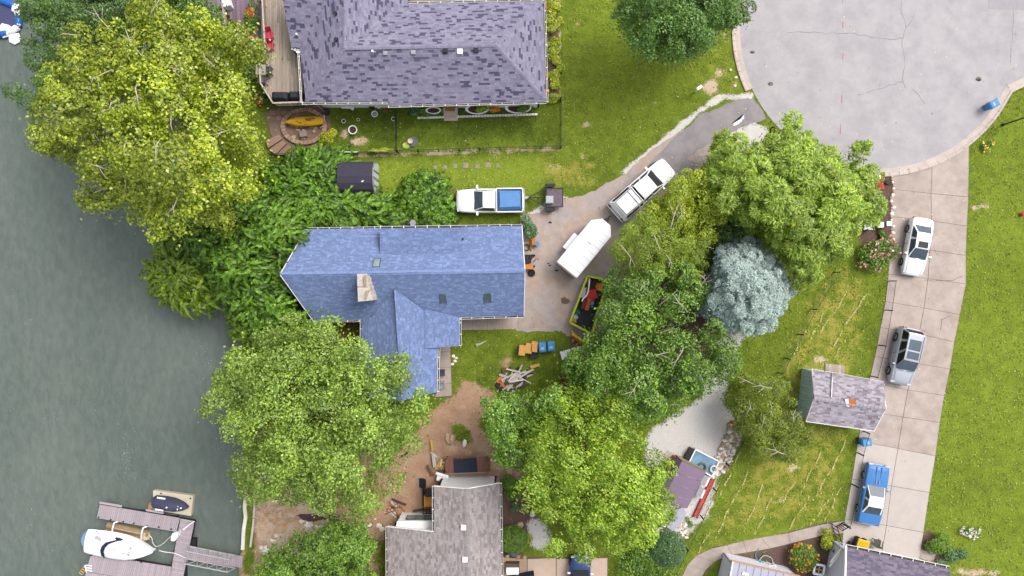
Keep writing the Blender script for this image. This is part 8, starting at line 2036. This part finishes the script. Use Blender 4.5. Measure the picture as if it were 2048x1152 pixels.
z = ground_z(pts[:, 0], pts[:, 1]); a = nr.uniform(0, 6.28, n_); L = nr.uniform(.07, .17, n_); w = nr.uniform(.035, .075, n_)
b0 = np.column_stack([pts, z - .01]); sd = np.column_stack([-np.sin(a), np.cos(a), np.zeros(n_)]) * w[:, None]
tip = b0 + np.column_stack([np.cos(a) * L * nr.uniform(.5, 1.2, n_), np.sin(a) * L, L * nr.uniform(.35, .9, n_)])
V = np.stack([b0 - sd, b0 + sd, tip], 1)
v = np.clip(.5 + (lt_ - .5) * .9 + nr.normal(0, .22, n_), 0, 1)
def grass_mat():
    m = bpy.data.materials.new('grass_blades'); m.use_nodes = True; n = m.node_tree.nodes; l = m.node_tree.links; b = n['Principled BSDF']; b.inputs['Roughness'].default_value = .7; b.inputs['Specular IOR Level'].default_value = .2
    at = n.new('ShaderNodeAttribute'); at.attribute_name = 'v'; r = n.new('ShaderNodeValToRGB'); e = r.color_ramp.elements
    e[0].color = px_col(66, 92, 22); e[1].color = px_col(188, 196, 84); k = e.new(.5); k.color = px_col(128, 148, 46); l.new(at.outputs['Fac'], r.inputs[0]); l.new(r.outputs[0], b.inputs['Base Color']); return m
go = quads_np('grass', V, v, grass_mat(), None, 3); tag(go, 'short mown lawn grass', 'grass', kind='stuff')
# rows of dry clippings left by the mower
rows_ = []
for (x0, y0, x1, y1) in ((1700, 575, 1640, 665), (1722, 600, 1660, 700), (1690, 680, 1668, 715), (1730, 590, 1708, 625), (1650, 620, 1620, 680), (1480, 905, 1440, 990), (1500, 935, 1452, 1030), (1530, 960, 1488, 1060), (1548, 985, 1510, 1068), (1590, 960, 1560, 1010), (1620, 990, 1575, 1060), (1640, 905, 1600, 985), (1666, 930, 1625, 1000), (1690, 880, 1655, 960), (1460, 1010, 1432, 1075), (1655, 1000, 1620, 1050), (1420, 1060, 1392, 1110), (1600, 900, 1580, 940), (1680, 975, 1650, 1040), (1610, 660, 1580, 720), (1440, 960, 1400, 1045)):
    k = int(math.hypot(x1 - x0, y1 - y0) * 4); f = nr.random(k); keep = np.sin(f * 31 + x0) + np.sin(f * 13 + y0) + nr.random(k) * 2 > .9
    wob = nr.normal(0, .7, k) + 1.6 * np.sin(f * 9 + x0)
    rows_.append(np.column_stack([x0 + (x1 - x0) * f + wob, y0 + (y1 - y0) * f + nr.normal(0, 1.2, k)])[keep])
pp = np.concatenate(rows_); k = len(pp)
c = np.column_stack([(pp[:, 0] - 1024) / S, -(pp[:, 1] - 576) / S, np.full(k, .06) + nr.random(k) * .05])
V = leaf_quads(c, unit(np.array([0, 0, 1.]) + nr.normal(size=(k, 3)) * .4), nr.uniform(.05, .12, k), .35)
co_ = quads_np('grass_clippings', V, nr.random(k), leafmat('dry_clipping', (196, 182, 112), (232, 216, 156), .1), None); tag(co_, 'pale dry clippings in mown rows on the lawn', 'clippings', kind='stuff')
# litter of fallen leaves and twigs on lawn, drive and earth
k = 2600; pp = np.column_stack([nr.uniform(-25, 42, k), nr.uniform(-23, 23, k)]); pp = pp[(pp[:, 0] - shore_x(pp[:, 1])) > .6]; k = len(pp)
c = np.column_stack([pp, ground_z(pp[:, 0], pp[:, 1]) + .045]); V = leaf_quads(c, unit(np.array([0, 0, 1.]) + nr.normal(size=(k, 3)) * .25), nr.uniform(.05, .15, k), .55)
fo = quads_np('fallen_leaves', V, nr.random(k), leafmat('fallen_leaf', (126, 104, 70), (222, 206, 150), .1), None); tag(fo, 'fallen leaves scattered over lawn and drive', 'leaves', kind='stuff')
